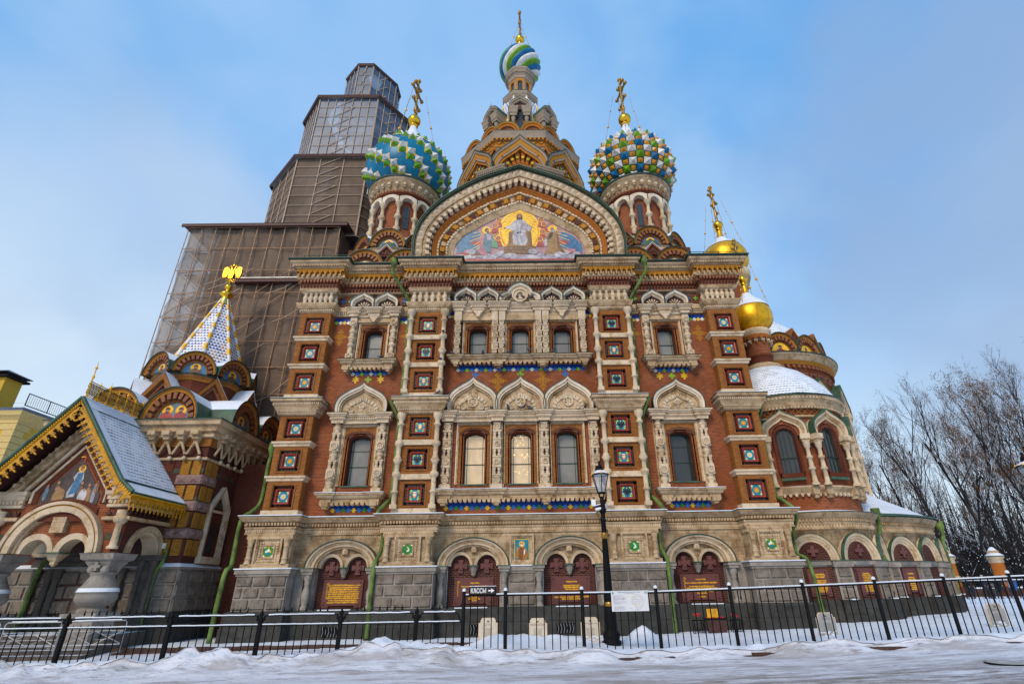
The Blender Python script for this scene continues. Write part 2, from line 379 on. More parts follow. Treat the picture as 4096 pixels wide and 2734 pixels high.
def thing(name, loc, label, cat, group=None, rz=0.):
    o = bpy.data.objects.new(name, None); COL.objects.link(o); o.location = loc; o.rotation_euler = (0, 0, rz); o.empty_display_size = .2
    WL[o.name] = Vector(loc); return tag(o, label, cat, group)
def inst(src, parent, pos, rot=None, sc=None):
    o = src.copy(); COL.objects.link(o); o.parent = parent
    p = Vector(pos)-(WL[parent.name] if parent else Vector((0, 0, 0))); o.location = p
    if rot is not None: o.rotation_euler = rot
    if sc is not None: o.scale = sc
    WL[o.name] = Vector(pos); return o
def copytree(o, parent=None):
    c = o.copy(); COL.objects.link(c); WL[c.name] = WL.get(o.name, Vector((0, 0, 0)))
    if parent: c.parent = parent
    for ch in list(o.children): copytree(ch, c)
    return c
def structure(o): o['kind'] = 'structure'; return o

# ------------------------------------------------------------------ curves
def bez(p, q, r, t, n):
    return [((1-u)**3*p[0]+3*(1-u)**2*u*q[0]+3*(1-u)*u*u*r[0]+u**3*t[0], (1-u)**3*p[1]+3*(1-u)**2*u*q[1]+3*(1-u)*u*u*r[1]+u**3*t[1]) for u in [k/n for k in range(n+1)]]
def keel(cx, z0, w, h, n=7, sharp=1.):      # ogee outline from left foot over the tip to the right foot
    R = bez((w, 0), (w*1.07, h*.33), (w*.98, h*.52), (w*.62, h*.68), n)+bez((w*.62, h*.68), (w*.34, h*.82), (w*.10*sharp, h*.86), (0, h), n)[1:]
    return [(cx-x, z0+z) for x, z in R]+[(cx+x, z0+z) for x, z in reversed(R[:-1])]
def arc(cx, z0, w, h, n=16): return [(cx-w*cos(pi*k/n), z0+h*sin(pi*k/n)) for k in range(n+1)]
def rect(x0, x1, z0, z1): return [(x0, z0), (x1, z0), (x1, z1), (x0, z1)]
def miter(path, off):                       # offset an XY polyline to its right
    out = []
    for k, p in enumerate(path):
        ns = []
        for a, b in ((k-1, k), (k, k+1)):
            if a < 0 or b >= len(path): continue
            dx, dy = path[b][0]-path[a][0], path[b][1]-path[a][1]; l = sqrt(dx*dx+dy*dy); ns.append((dy/l, -dx/l))
        if len(ns) == 1: n = ns[0]; k_ = 1
        else:
            n = (ns[0][0]+ns[1][0], ns[0][1]+ns[1][1]); k_ = 2/(n[0]**2+n[1]**2) if n[0]**2+n[1]**2 > .1 else 1
        out.append((p[0]+n[0]*off*k_, p[1]+n[1]*off*k_))
    return out
def run(mb, path, prof, m, smooth=False):   # sweep a profile [(offset, z)...] along a plan polyline, outward to its right
    P = [[(x, y, z) for x, y in miter(path, o)] for o, z in prof]
    for j in range(len(prof)-1):
        mm = m[j] if isinstance(m, (list, tuple)) else m
        for k in range(len(path)-1): mb.q([P[j][k], P[j][k+1], P[j+1][k+1], P[j+1][k]], mm, smooth)
def along(path, off, step, fn, inset=0., close=False):     # call fn(MB, Matrix) at even steps along each segment of the offset path
    Q = miter(path, off)
    for k in range(len(Q)-1):
        a, b = Vector((*Q[k], 0)), Vector((*Q[k+1], 0)); d = b-a; l = d.length
        if l < step*.8: continue
        n = max(1, int(round((l-2*inset)/step))); d.normalize()
        M0 = Matrix(((d.x, -d.y, 0, 0), (d.y, d.x, 0, 0), (0, 0, 1, 0), (0, 0, 0, 1)))
        for j in range(n):
            p = a+d*(inset+(l-2*inset)*(j+.5)/n); M = M0.copy(); M.translation = p
            fn(M, (l-2*inset)/n)
def stud(mb, path, off, step, w, d, z0, z1, m, inset=0.):   # dentils: boxes proud of the offset path
    t = MB(); t.box(-w/2, w/2, -d, .01, z0, z1, m)
    along(path, off, step, lambda M, s: mb.add(t, M), inset)
def circle(c, r, n, a0, a1): return [(c[0]+r*cos(a0+(a1-a0)*k/n), c[1]+r*sin(a0+(a1-a0)*k/n)) for k in range(n+1)]
def text_mesh(mb, body, x, z, size, y, m, align='CENTER', sx=1., shear=0., M=None, bold=0.):
    cu = bpy.data.curves.new('t', 'FONT'); cu.body = body; cu.size = size; cu.align_x = align; cu.shear = shear; cu.resolution_u = 2; cu.offset = bold
    o = bpy.data.objects.new('t', cu); COL.objects.link(o)
    dg = bpy.context.evaluated_depsgraph_get(); me = o.evaluated_get(dg).to_mesh()
    for p in me.polygons:
        pts = [me.vertices[i].co for i in p.vertices]
        pts = [(x+v.x*sx, y, z+v.y) for v in pts]
        if M is not None: pts = [tuple(M @ Vector(q)) for q in pts]
        mb.q(pts, m)
    o.evaluated_get(dg).to_mesh_clear(); bpy.data.objects.remove(o); bpy.data.curves.remove(cu)
# ------------------------------------------------------------------ church: main south front
church = thing('church', (0, 5, 0), 'ornate red brick church with stone window surrounds, tiled gable and colourful onion domes', 'church')
PX = [(-9.87, .72), (-4.43, .85), (4.43, .85), (9.87, .72)]          # pier centres and half widths
def plan(yp, yw, ex, yb=8., west=True):       # facade plan path, left to right
    p = [(-9.87-.72-ex, yb)]
    for c, h in PX: p += [(c-h-ex, yw), (c-h-ex, yp), (c+h+ex, yp), (c+h+ex, yw)]
    p[1] = (-9.87-.72-ex, yp); del p[2]
    p = p[:-1]; p.append((9.87+.72+ex, yb))
    return p
UP = plan(0, .5, 0)
w = MB()
# brick field of the wall and side returns, as strips between the piers so openings stay clear
def field(mb, x0, x1, z0, z1, y, holes, m):    # wall rectangle with rectangular holes
    xs = sorted({x0, x1}|{h[0] for h in holes}|{h[1] for h in holes})
    for a, b in zip(xs, xs[1:]):
        zz = sorted([h for h in holes if h[0] <= a+1e-6 and h[1] >= b-1e-6], key=lambda h: h[2]); c = z0
        for h in zz: mb.q([(a, y, c), (b, y, c), (b, y, h[2]), (a, y, h[2])], m); c = h[3]
        mb.q([(a, y, c), (b, y, c), (b, y, z1), (a, y, z1)], m)
CW = [-2.05, 0, 2.05]; SX = 7.12
hc = [(x-.47, x+.47, 5.62, 7.95) for x in CW]+[(x-.43, x+.43, 11.72, 13.15) for x in CW]
for s in (-1, 1):
    hs = [(s*SX-.49, s*SX+.49, 5.62, 7.85), (s*SX-.42, s*SX+.42, 11.42, 13.12)]
    field(w, s*SX-2.03, s*SX+2.03, 4.3, 16.2, .5, hs, 'brick_red')
field(w, -3.58, 3.58, 4.3, 16.2, .5, hc, 'brick_red')
for s in (-1, 1):
    w.q([(s*10.59, 0, 4.3), (s*10.59, 14, 4.3), (s*10.59, 14, 16.3), (s*10.59, 0, 16.3)], 'brick_ochre')
    a_, b_ = sorted((s*10.62, s*13.2)); w.box(a_, b_, 2.3, 14, 0, 9 if s > 0 else 7.0, 'brick_dark' if s < 0 else 'brick_red')
w.q([(-10.6, 0, 16.45), (10.6, 0, 16.45), (10.6, 20, 16.45), (-10.6, 20, 16.45)], 'copper_dark')
# brick patterns set into the wall: enamelled crosses, blue tile bands
B = .105; BH = .052
def cross(mb, cx, cz, m, rows, y=.496, b=B, h=BH):
    n = len(rows)
    for k, wd in enumerate(rows):
        z = cz+(n/2-k-1)*h
        mb.q([(cx-wd*b/2+.006, y-.004, z+.006), (cx+wd*b/2-.006, y-.004, z+.006), (cx+wd*b/2-.006, y-.004, z+h-.004), (cx-wd*b/2+.006, y-.004, z+h-.004)], m)
        if wd > 1:
            for j in range(1, wd): x = cx-wd*b/2+j*b+(b/2 if k % 2 else 0)*0; mb.q([(x-.006, y-.006, z+.006), (x+.006, y-.006, z+.006), (x+.006, y-.006, z+h-.004), (x-.006, y-.006, z+h-.004)], 'terra_dark')
small = [1, 1, 3, 3, 1, 1]; big = [1, 1, 2, 3, 2, 1, 3, 5, 7, 5, 3, 1, 2, 3, 2, 1, 1]
tiny = [1, 3, 1]
def tiles(mb, x0, x1, ztop, zmid, cols, y=.496):
    mb.q([(x0, y, zmid), (x1, y, zmid), (x1, y, ztop), (x0, y, ztop)], 'tile_band')
    n = max(1, int(round((x1-x0)/.22)))
    for k in range(n):
        cx = x0+(x1-x0)*(k+.5)/n
        for r, wd in enumerate((.105, .205, .105)):
            z = zmid-.03+.058*(1-r)*1.0
            mb.q([(cx-wd/2, y-.004-.001*(k % 2), z-.027), (cx+wd/2, y-.004-.001*(k % 2), z-.027), (cx+wd/2, y-.004-.001*(k % 2), z+.027), (cx-wd/2, y-.004-.001*(k % 2), z+.027)], cols[k % len(cols)])
brick('tile_band', (.012, .05, .30), (.01, .10, .42), (.01, .02, .10), w=.11, h=.055, ms=.006, stf=.1, rough=.35)
pt = MB()
tiles(pt, -3.27, 3.27, 4.98, 4.70, ['t_yellow', 't_blue', 't_grass', 't_blue'])
tiles(pt, -3.05, 3.05, 11.14, 10.94, ['t_white', 't_blue', 't_green', 't_blue'])
for s in (-1, 1):
    tiles(pt, s*SX-.88, s*SX+.88, 4.85, 4.68, ['t_yellow', 't_blue', 't_grass', 't_blue'])
    tiles(pt, s*SX-.85, s*SX+.85, 10.93, 10.80, ['t_white', 't_blue', 't_green', 't_blue'])
    for a, b in ((s*SX-2.0, s*SX-1.22), (s*SX+1.22, s*SX+2.0)): tiles(pt, a, b, 13.75, 13.52, ['t_green', 't_white', 't_yellow', 't_white'])
    a, b = sorted((s*3.57, s*3.22)); tiles(pt, a, b, 14.02, 13.8, ['t_white', 't_yellow'])
    cross(pt, s*SX, 10.50, 't_green', small)
    for d in (-.58, .58): cross(pt, s*SX+d, 10.50, 't_yellow', [1, 1, 3, 2, 3, 1, 1])
    for d in (-1.62, 1.62): cross(pt, s*SX+d, 12.72, 'brick_gold', big, b=.115)
    for d in (-1.05,): pass
for x in (-1.05, 1.05): cross(pt, x, 10.35, 'brick_gold', big, b=.12, h=.06)
for x, m in ((-2.1, 't_blue'), (0, 't_green'), (2.1, 't_blue')): cross(pt, x, 10.68, m, small)
for s, c in ((-1, 1), (1, -1)):                    # dark red panels with little crosses under the eaves
    for d in (-1.72, -1.34, 1.34, 1.72):
        x = s*SX+d
        pt.box(x-.2, x+.2, .44, .52, 14.42, 14.88, 'terracotta'); pt.box(x-.15, x+.15, .425, .5, 14.47, 14.83, 'terra_dark')
        cross(pt, x, 14.65, 't_blue' if d in (-1.72, 1.34) else 't_green', tiny, y=.42, b=.08, h=.075)
for s in (-1, 1):
    pt.box(s*3.4-.15, s*3.4+.15, .44, .52, 14.42, 14.88, 'terra_dark'); cross(pt, s*3.4, 14.65, 't_blue' if s < 0 else 't_green', tiny, y=.44, b=.08, h=.075)
wall = w.build('wall', church)
pt.build('tile_pattern', church)

# ---- eaves cornice: zigzag, brick dentils, little arcade, stone dentils, metal edge; follows the piers
cor = MB()
run(cor, UP, [(.0, 14.98), (.20, 15.02), (.20, 15.06)], 'stone')
run(cor, UP, [(.16, 15.06), (.16, 15.26)], 'terra_dark')
run(cor, UP, [(.22, 15.26), (.24, 15.3), (.24, 15.52)], 'brick_dark')
run(cor, UP, [(.36, 15.50), (.36, 15.545), (.40, 15.55), (.40, 15.6)], ['stone', 'stone', 'stone'])
run(cor, UP, [(.30, 15.6), (.30, 15.98)], 'terra_dark')
run(cor, UP, [(.45, 15.90), (.45, 16.06)], 'brick_gold')
run(cor, UP, [(.46, 16.06), (.50, 16.09), (.50, 16.16), (.60, 16.18), (.62, 16.24), (.72, 16.30), (.74, 16.40)], 'stone')
run(cor, UP, [(.78, 16.40), (.84, 16.45), (.84, 16.49), (.0, 16.58)], ['copper_dark', 'copper_dark', 'copper_green'])
stud(cor, UP, .60, .13, .075, .05, 16.11, 16.18, 'stone')
t = MB()                                          # little arches
A = arc(0, 15.80, .085, .085, 8); O = [(-.13, 15.6)]*0
t.ring([(-.125, 15.6)]+[(-.125, 15.8)]+arc(0, 15.80, .13, .13, 8)[1:-1]+[(.125, 15.8), (.125, 15.6)], [(-.085, 15.6), (-.085, 15.8)]+arc(0, 15.8, .085, .085, 8)[1:-1]+[(.085, 15.8), (.085, 15.6)], -.14, .0, 'brick_gold')
t.pr([(-.13, 15.78), (-.13, 15.92), (.13, 15.92), (.13, 15.78)]+[(x, z) for x, z in reversed(arc(0, 15.78, .12, .125, 8))][1:-1], -.13, 0, 'brick_gold')
t.box(-.13, -.095, -.17, 0, 15.6, 15.74, 'stone'); t.box(.095, .13, -.17, 0, 15.6, 15.74, 'stone'); t.box(-.05, .05, -.05, 0, 15.6, 15.8, 'stone')
along(UP, .31, .255, lambda M, s_: cor.add(t, M @ Matrix.Diagonal((s_/.255, 1, 1, 1))))
t2 = MB(); t2.pr([(-.055, 15.52), (-.055, 15.38), (0, 15.32), (.055, 15.38), (.055, 15.52)], -.12, 0, 'terracotta')
along(UP, .24, .16, lambda M, s_: cor.add(t2, M))
t3 = MB(); t3.pr([(-.08, 15.06), (.08, 15.06), (0, 15.16)], -.05, 0, 'terracotta'); t3.pr([(-.08, 15.25), (0, 15.17), (.08, 15.25)], -.06, 0, 'terracotta')
along(UP, .16, .16, lambda M, s_: cor.add(t3, M))
cor.build('eaves_cornice', church)

# ---- stone storey: wall, frieze, water table with snow
YW, YP = .22, -.45
ST = plan(YP, YW, .22)
sw = MB()
run(sw, ST, [(0, 4.02), (.06, 4.02), (.06, 4.10), (.16, 4.13), (.22, 4.2), (.26, 4.25), (.30, 4.30)], 'stone')
run(sw, ST, [(.30, 4.30), (.32, 4.33), (.30, 4.36), (-.45, 4.46)], ['copper_dark', 'snow', 'snow'])
run(sw, ST, [(0, 3.66), (.05, 3.66), (.05, 3.70), (.02, 3.72), (.02, 3.84), (.06, 3.86), (.08, 3.92), (.0, 3.95), (0, 4.02)], 'stone')
stud(sw, ST, .05, .12, .07, .07, 3.98, 4.08, 'stone'); stud(sw, ST, .02, .075, .04, .03, 3.73, 3.84, 'stone_pale'); stud(sw, ST, .10, .09, .05, .04, 4.14, 4.18, 'stone_pale')
# wall pieces between the piers with the arch openings cut out
AX = [-7.08, -1.92, 1.92, 7.08]; AR, AH, AZ = 1.42, 1.02, 2.44
def wallwitharch(mb, x0, x1, z0, z1, y, archs, m):
    pts = [(x0, z0)]
    for cx in archs:
        pts += [(x, z) for x, z in arc(cx, z0, AR-.25, AH-.18, 18)]
    pts += [(x1, z0), (x1, z1), (x0, z1)]
    mb.q([(x, y, z) for x, z in pts], m)
wallwitharch(sw, -9.0, -5.4, AZ, 3.68, YW, [AX[0]], 'stone_wall'); wallwitharch(sw, -3.5, 3.5, AZ, 3.68, YW, AX[1:3], 'stone_wall'); wallwitharch(sw, 5.4, 9.0, AZ, 3.68, YW, [AX[3]], 'stone_wall')
sw.build('stone_storey', church)
# ---- blind arches with twin arches, crosses and memorial plaques
def twin_arch(cx):
    a = MB()
    for r0, r1, y0 in ((0, .10, -.22), (.10, .19, -.16), (.19, .30, -.10), (.30, .40, -.02)):
        k = lambda d: arc(cx, AZ, AR-d, AH-d*.8, 26)
        a.ring(k(r0), k(r1), YW+y0, YW+.5, 'stone_pale' if r0 in (0, .19) else 'stone', yi=YW+y0+.03)
    a.ring(arc(cx, AZ, AR+.025, AH+.025, 26), arc(cx, AZ, AR-.02, AH-.02, 26), YW-.24, YW, 'copper_dark')
    # spandrel plate with two small arches
    for s in (-1, 1):
        c2 = cx+s*.525
        a.ring(arc(c2, AZ, .50, .52, 16), arc(c2, AZ, .39, .41, 16), YW+.12, YW+.5, 'stone_pale', yi=YW+.16)
    up_ = arc(cx, AZ, AR-.38, AH-.31, 24); lo = arc(cx-.525, AZ, .49, .51, 10)+arc(cx+.525, AZ, .49, .51, 10)
    a.q([(x, YW+.2, z) for x, z in up_]+[(x, YW+.2, z) for x, z in reversed(lo)], 'stone_wall')
    a.box(cx-.11, cx+.11, YW+.06, YW+.3, 2.93, 3.17, 'stone'); a.box(cx-.07, cx+.07, YW+.03, YW+.1, 2.97, 3.13, 'stone_pale'); a.box(cx-.03, cx+.03, YW+.0, YW+.1, 3.02, 3.08, 'stone')
    for r, z in (): pass
    a.lathe([(.02, -.40), (.09, -.33), (.09, -.28), (.13, -.2), (.16, -.12), (.16, -.08), (.19, -.06), (.19, 0)], (cx, YW+.28, AZ), 8, 'granite', smooth=False)
    a.box(cx-.22, cx+.22, YW+.05, YW+.5, AZ, AZ+.03, 'copper_green')
    o = a.build('blind_arch', church)
    n = MB()
    n.q([(cx-1.05, .62, .95), (cx+1.05, .62, .95), (cx+1.05, .62, 3.3), (cx-1.05, .62, 3.3)], 'brick_maroon')
    n.build('niche_wall', o)
    for s in (-1, 1):
        c = MB(); x = cx+s*.52; z = 2.43; A_, B_ = .25, .085
        P = [(-B_*1.2, A_), (B_*1.2, A_), (B_, B_), (A_, B_*1.2), (A_, -B_*1.2), (B_, -B_), (B_*1.2, -A_), (-B_*1.2, -A_), (-B_, -B_), (-A_, -B_*1.2), (-A_, B_*1.2), (-B_, B_)]
        P = [(x+p, z+q) for p, q in reversed(P)]
        c.pr(P, .54, .62, 'porphyry'); c.pr([(x+(p-x)*.55, z+(q-z)*.55) for p, q in P], .50, .55, 'porphyry')
        c.build('cross_relief', o)
    return o
PLT = {0: ('Храмъ ВОСКРЕСЕНІЯ ХРИСТОВА сооруженъ на мѣстѣ|смертельнаго пораненія 1го Марта 1881 года въ Бозѣ поч|ившаго ИМПЕРАТОРА АЛЕКСАНДРА II, въ память|незабвеннаго Царя Освободителя, отъ благоговѣющихъ|современниковъ Царской семьи и всего народа Россіи|Храмъ заложенъ 6го Октября 1883 года въ Царствованіе|ГОСУДАРЯ ИМПЕРАТОРА АЛЕКСАНДРА III, и окончанъ|и освященъ 19го Авг. 1907 года въ XIII годъ благополучнаго|царствованія ГОСУДАРЯ ИМПЕРАТОРА НИКОЛАЯ II', 'maroon granite plaque with nine lines of gold lettering, left of the others'),
       1: ('17 апрѣля 1818 года||Рожденіе Великаго Князя АЛЕКСАНДРА НИКОЛАЕВИЧА||въ Москвѣ||||Чудовъ монастырь|Благовѣщенскій соборъ|святитель', ''),
       2: ('12 Декабря 1825 года||Провозглашеніе Великаго Князя|АЛЕКСАНДРА НИКОЛАЕВИЧА|Наслѣдникомъ Престола||16 Апрѣля 1841 года||Бракосочетаніе съ Великою Княжною МАРІЕЮ АЛЕКСАНДРОВНОЮ|Принцессою Гессенъ-Дармштадтскою', ''),
       3: ('18 Февраля 1855 года||Вступленіе на Престолъ ГОСУДАРЯ ИМПЕРАТОРА АЛЕКСАНДРА II||отъ отца на прародительскій НАШЪ Престолъ Россіи|обѣщаемъ въ семъ Престолѣ Всевышняго и Царства Польскаго|имѣть всегда единою цѣлію благоденствіе отечества|НАШЕГО да руководимые покровительствомъ|къ сему призваннымъ||АЛЕКСАНДРЪ', '')}
def plaque(mb, cx, y, z0, z1, hw, lines, M=None, initial=True):
    pl = MB()
    pl.pr([(cx-hw, z0), (cx-hw+.28*min(1, hw/.7), z0), (cx-hw+.28*min(1, hw/.7), z0+.07), (cx+hw-.28*min(1, hw/.7), z0+.07), (cx+hw-.28*min(1, hw/.7), z0), (cx+hw, z0), (cx+hw, z1), (cx-hw, z1)], y-.06, y, 'porphyry')
    for sx in (-1, 1):
        for zz in (z0+.1, z1-.1): pl.q([(cx+sx*(hw-.1)+.04*cos(j*pi/4), y-.064, zz+.04*sin(j*pi/4)) for j in range(8)], 'terra_dark')
    mb.add(pl if M is None else pl, M)
    ls = lines.split('|'); n = len(ls); H = z1-z0-.3; st = H/max(n, 6)
    for k, ln in enumerate(ls):
        if ln:
            sx = min(.72, (2*hw-.36)/(max(1, len(ln))*st*.46))
            text_mesh(mb, ln, cx+.04, z1-.15-st*(k+.75), st*.86, y-.064, 'gold_paint', sx=sx, M=M, bold=.006)
    if initial:                                   # tall gilt ornamental initial at the left
        x = cx-hw+.16
        P = [(x+.022*sin(k*1.3), y-.066, z1-.14-k*.022) for k in range(int((z1-z0)*25))]
        T = MB(); T.tube(P, .011, 'gold_paint', 5); T.tube([(x-.05, y-.066, z1-.12), (x+.06, y-.066, z1-.12), (x+.07, y-.066, z1-.19)], .012, 'gold_paint', 5)
        mb.add(T, M)
for k, cx in enumerate(AX):
    o = twin_arch(cx); m = MB(); plaque(m, cx+.02, .62, 1.02, 2.0, .78, PLT[k][0], initial=k != 2)
    p = m.build('memorial_plaque', o)
# ---- granite storey: rusticated blocks, caps, columns, dark plinth
g = MB()
GP = -.55; GW = .12
GR = [(-10.75, 8), (-10.75, GP), (-8.85, GP), (-8.85, GW), (-5.53, GW), (-5.53, GP), (-3.36, GP), (-3.36, GW), (-.55, GW)]
GRr = [(.58, GW), (3.36, GW), (3.36, GP), (5.53, GP), (5.53, GW), (8.85, GW), (8.85, GP), (10.75, GP), (10.75, 8)]
def rustic(mb, x0, x1, y, z0, z1, rows, m='granite_rough'):
    hh = (z1-z0)/rows
    for r in range(rows):
        n = max(1, int(round((x1-x0)/.75))); off = .35 if (r % 2 and n > 1) else 0
        xs = [x0]+[x0+(x1-x0)*(k+ (.5 if off else 0))/n for k in range(0 if off else 1, n)]+[x1]
        for a, b in zip(xs, xs[1:]):
            if b-a < .12: continue
            A_, Bb, C_, D_ = a+.03, b-.03, z0+r*hh+.03, z0+(r+1)*hh-.03
            e = .03
            mb.q([(A_+e, y-.06, C_+e), (Bb-e, y-.06, C_+e), (Bb-e, y-.06, D_-e), (A_+e, y-.06, D_-e)], m)
            for (p, q_), (p2, q2), (i1, j1), (i2, j2) in (((A_, C_), (Bb, C_), (A_+e, C_+e), (Bb-e, C_+e)), ((Bb, C_), (Bb, D_), (Bb-e, C_+e), (Bb-e, D_-e)), ((Bb, D_), (A_, D_), (Bb-e, D_-e), (A_+e, D_-e)), ((A_, D_), (A_, C_), (A_+e, D_-e), (A_+e, C_+e))):
                mb.q([(p, y, q_), (p2, y, q2), (i2, y-.06, j2), (i1, y-.06, j1)], m)
def gwall(x0, x1, y):
    mb = MB()
    mb.box(x0, x1, y, .7, .98, 2.2, 'granite'); rustic(mb, x0, x1, y, 1.0, 2.18, 3)
    for o_, z0, z1 in ((.05, 2.16, 2.24), (.10, 2.24, 2.40), (.14, 2.40, 2.44)):
        mb.box(x0-o_, x1+o_, y-o_, .7, z0, z1, 'granite' if z1 < 2.43 else 'snow')
    mb.build('granite_block', church)
for c in (-9.8, 9.8): gwall(c-.95, c+.95, GP)
for c in (-4.43, 4.43): gwall(c-1.08, c+1.08, GP)
gwall(-.50, .53, GW)
for a, b in ((-8.83, -8.5), (-5.66, -5.53), (5.53, 5.66), (8.5, 8.83)): g = MB(); g.box(a, b, GW, .7, .98, 2.42, 'granite'); g.build('granite_block', church)
cp = [(.15, 0), (.15, .06), (.11, .09), (.10, .14), (.13, .2), (.135, .32), (.155, .42), (.15, .55), (.10, .72), (.085, .80), (.11, .84), (.11, .90), (.10, .93), (.15, 1.03), (.16, 1.18), (.16, 1.2)]
cm = MB(); cm.lathe(cp, (0, 0, 0), 14, 'granite'); cm.box(-.19, .19, -.19, .19, 1.2, 1.30, 'granite'); cm.box(-.23, .23, -.23, .3, 1.30, 1.40, 'granite'); cm.box(-.25, .25, -.25, .3, 1.40, 1.43, 'copper_green'); cm.box(-.17, .17, -.17, .17, -.04, 0, 'granite')
c0 = None
for cx in AX:
    for s in (-1, 1):
        for_x = cx+s*1.24
        if c0 is None: c0 = cm.build('granite_column', church, (for_x, .1, 1.01))
        else: inst(c0, church, (for_x, .1, 1.01))
for cx in AX:
    for s in (-1, 1): jm = MB(); a, b = sorted((cx+s*1.06, cx+s*1.44)); jm.box(a, b, .34, .66, .95, 2.40, 'granite'); jm.build('niche_jamb', church)
pl = MB()
PL = [(-10.9, 8), (-10.9, -.68), (-8.75, -.68), (-8.75, -.12), (-5.63, -.12), (-5.63, -.68), (-3.25, -.68), (-3.25, -.12), (3.25, -.12), (3.25, -.68), (5.63, -.68), (5.63, -.12), (8.75, -.12), (8.75, -.68), (10.9, -.68), (10.9, 8)]
run(pl, PL, [(.06, -.6), (.06, .42), (.03, .45), (.03, .90), (-.02, .98), (-.7, 1.0)], 'plinth')
for x in (-7.08, -1.92, 1.92, 7.08): pl.box(x-.62, x+.62, -.14, .0, .955, .985, 'snow')
pl.build('plinth', church)
vg = MB()
for k, x in enumerate((-7.1, -1.62, 1.62)):
    gm = MB(); gm.box(x-.32, x+.32, -.21, -.1, .08, .42, 'iron'); gm.box(x-.36, x+.36, -.23, -.1, .42, .47, 'plinth')
    for j in range(6): gm.tube([(x-.28+j*.11, -.225, .09), (x-.24+j*.11, -.225, .25), (x-.28+j*.11, -.225, .41)], .012, 'zinc', 4)
    gm.build('vent_grille', church)

# ---- tile panels on the piers
def petals(mb, n, r0, r1, wd, m, y):
    for k in range(n):
        a = 2*pi*k/n; c, s = cos(a), sin(a)
        P = [(r0, 0), ((r0+r1)/2, wd), (r1, 0), ((r0+r1)/2, -wd)]
        mb.q([(x*c-z*s, y, x*s+z*c) for x, z in P], m)
def disc(mb, x, z, r, m, y, n=8, ry=None): mb.q([(x+r*cos(2*pi*k/n), y, z+(ry or r)*sin(2*pi*k/n)) for k in range(n)], m)
EAGLE = [(0, -.17), (.03, -.10), (.07, -.13), (.05, -.06), (.09, -.07), (.10, -.02), (.14, -.03), (.14, .03), (.17, .03), (.15, .10), (.11, .13), (.07, .06), (.045, .06), (.05, .11), (.085, .12), (.05, .155), (.02, .12), (.012, .07)]
def tile_art(mb, kind, h, y):
    f = lambda P, m, yy, k=1.: mb.q([(x*k, yy, z*k) for x, z in P], m)
    mb.q([(-h, y, -h), (h, y, -h), (h, y, h), (-h, y, h)], 't_cyan' if kind != 'bird' and kind != 'fruit' else 't_grass')
    for sx in (-1, 1):
        for sz in (-1, 1):
            if kind == 'rose' or kind == 'daisy':
                disc(mb, sx*h*.80, sz*h*.80, h*.17, 't_white', y-.003); disc(mb, sx*h*.55, sz*h*.84, h*.12, 't_green', y-.004); disc(mb, sx*h*.84, sz*h*.5, h*.13, 't_orange', y-.004); disc(mb, sx*h*.86, sz*h*.3, h*.09, 't_green', y-.004)
            elif kind in ('eagle', 'vase'):
                disc(mb, sx*h*.78, sz*h*.72, h*.24, 't_green', y-.003); disc(mb, sx*h*.6, sz*h*.84, h*.10, 't_white', y-.004); disc(mb, sx*h*.84, sz*h*.32, h*.12, 't_orange' if kind == 'vase' else 't_white', y-.004); disc(mb, sx*h*.62, sz*h*.5, h*.08, 't_orange', y-.0045)
            else: disc(mb, sx*h*.78, sz*h*.78, h*.16, 't_white', y-.003); disc(mb, sx*h*.45, sz*h*.8, h*.1, 't_orange', y-.003)
    if kind == 'rose':
        petals(mb, 8, h*.1, h*.58, h*.2, 't_orange', y-.006); petals(mb, 8, h*.05, h*.32, h*.1, 't_yellow', y-.008); disc(mb, 0, 0, h*.12, 't_orange', y-.01)
    elif kind == 'daisy':
        petals(mb, 10, h*.1, h*.60, h*.17, 't_white', y-.006); disc(mb, 0, 0, h*.25, 't_yellow', y-.008)
    elif kind == 'eagle':
        P = [(x, z) for x, z in EAGLE]; Q = P+[(-x, z) for x, z in reversed(P[1:])]
        f(Q, 't_black', y-.006, h/.20); disc(mb, 0, h*.72, h*.12, 't_yellow', y-.008)
    elif kind == 'vase':
        f([(-.06, -.62), (.06, -.62), (.3, -.25), (.42, .1), (.3, .38), (-.3, .38), (-.42, .1), (-.3, -.25)], 't_orange', y-.006, h); f([(-.16, -.2), (.16, -.2), (.2, .15), (.1, .25), (-.1, .25), (-.2, .15)], 't_white', y-.008, h)
        f([(-.34, .42), (.34, .42), (.38, .62), (.2, .55), (0, .68), (-.2, .55), (-.38, .62)], 't_white', y-.006, h)
    elif kind == 'bird':
        f([(-.35, -.35), (.05, -.42), (.35, -.3), (.42, 0), (.2, .35), (-.05, .55), (-.2, .5), (.0, .3), (.12, 0), (-.05, -.15)], 't_white', y-.006, h); f([(-.75, -.5), (-.3, -.15), (-.2, -.35)], 't_black', y-.007, h)
    else:
        disc(mb, 0, .2*h, .3*h, 't_white', y-.006); disc(mb, -.38*h, 0, .22*h, 't_white', y-.006); disc(mb, .38*h, 0, .22*h, 't_orange', y-.006); disc(mb, 0, -.35*h, .5*h, 't_cyan', y-.005, ry=.25*h); disc(mb, 0, .7*h, .14*h, 't_yellow', y-.006)
def sqframe(mb, o, i, y0, y1, m, yi=None):
    R_ = [(-1, -1), (1, -1), (1, 1), (-1, 1), (-1, -1)]
    mb.ring([(a*o, b*o) for a, b in reversed(R_)], [(a*i, b*i) for a, b in reversed(R_)], y0, y1, m, yi=yi)
TP = {}
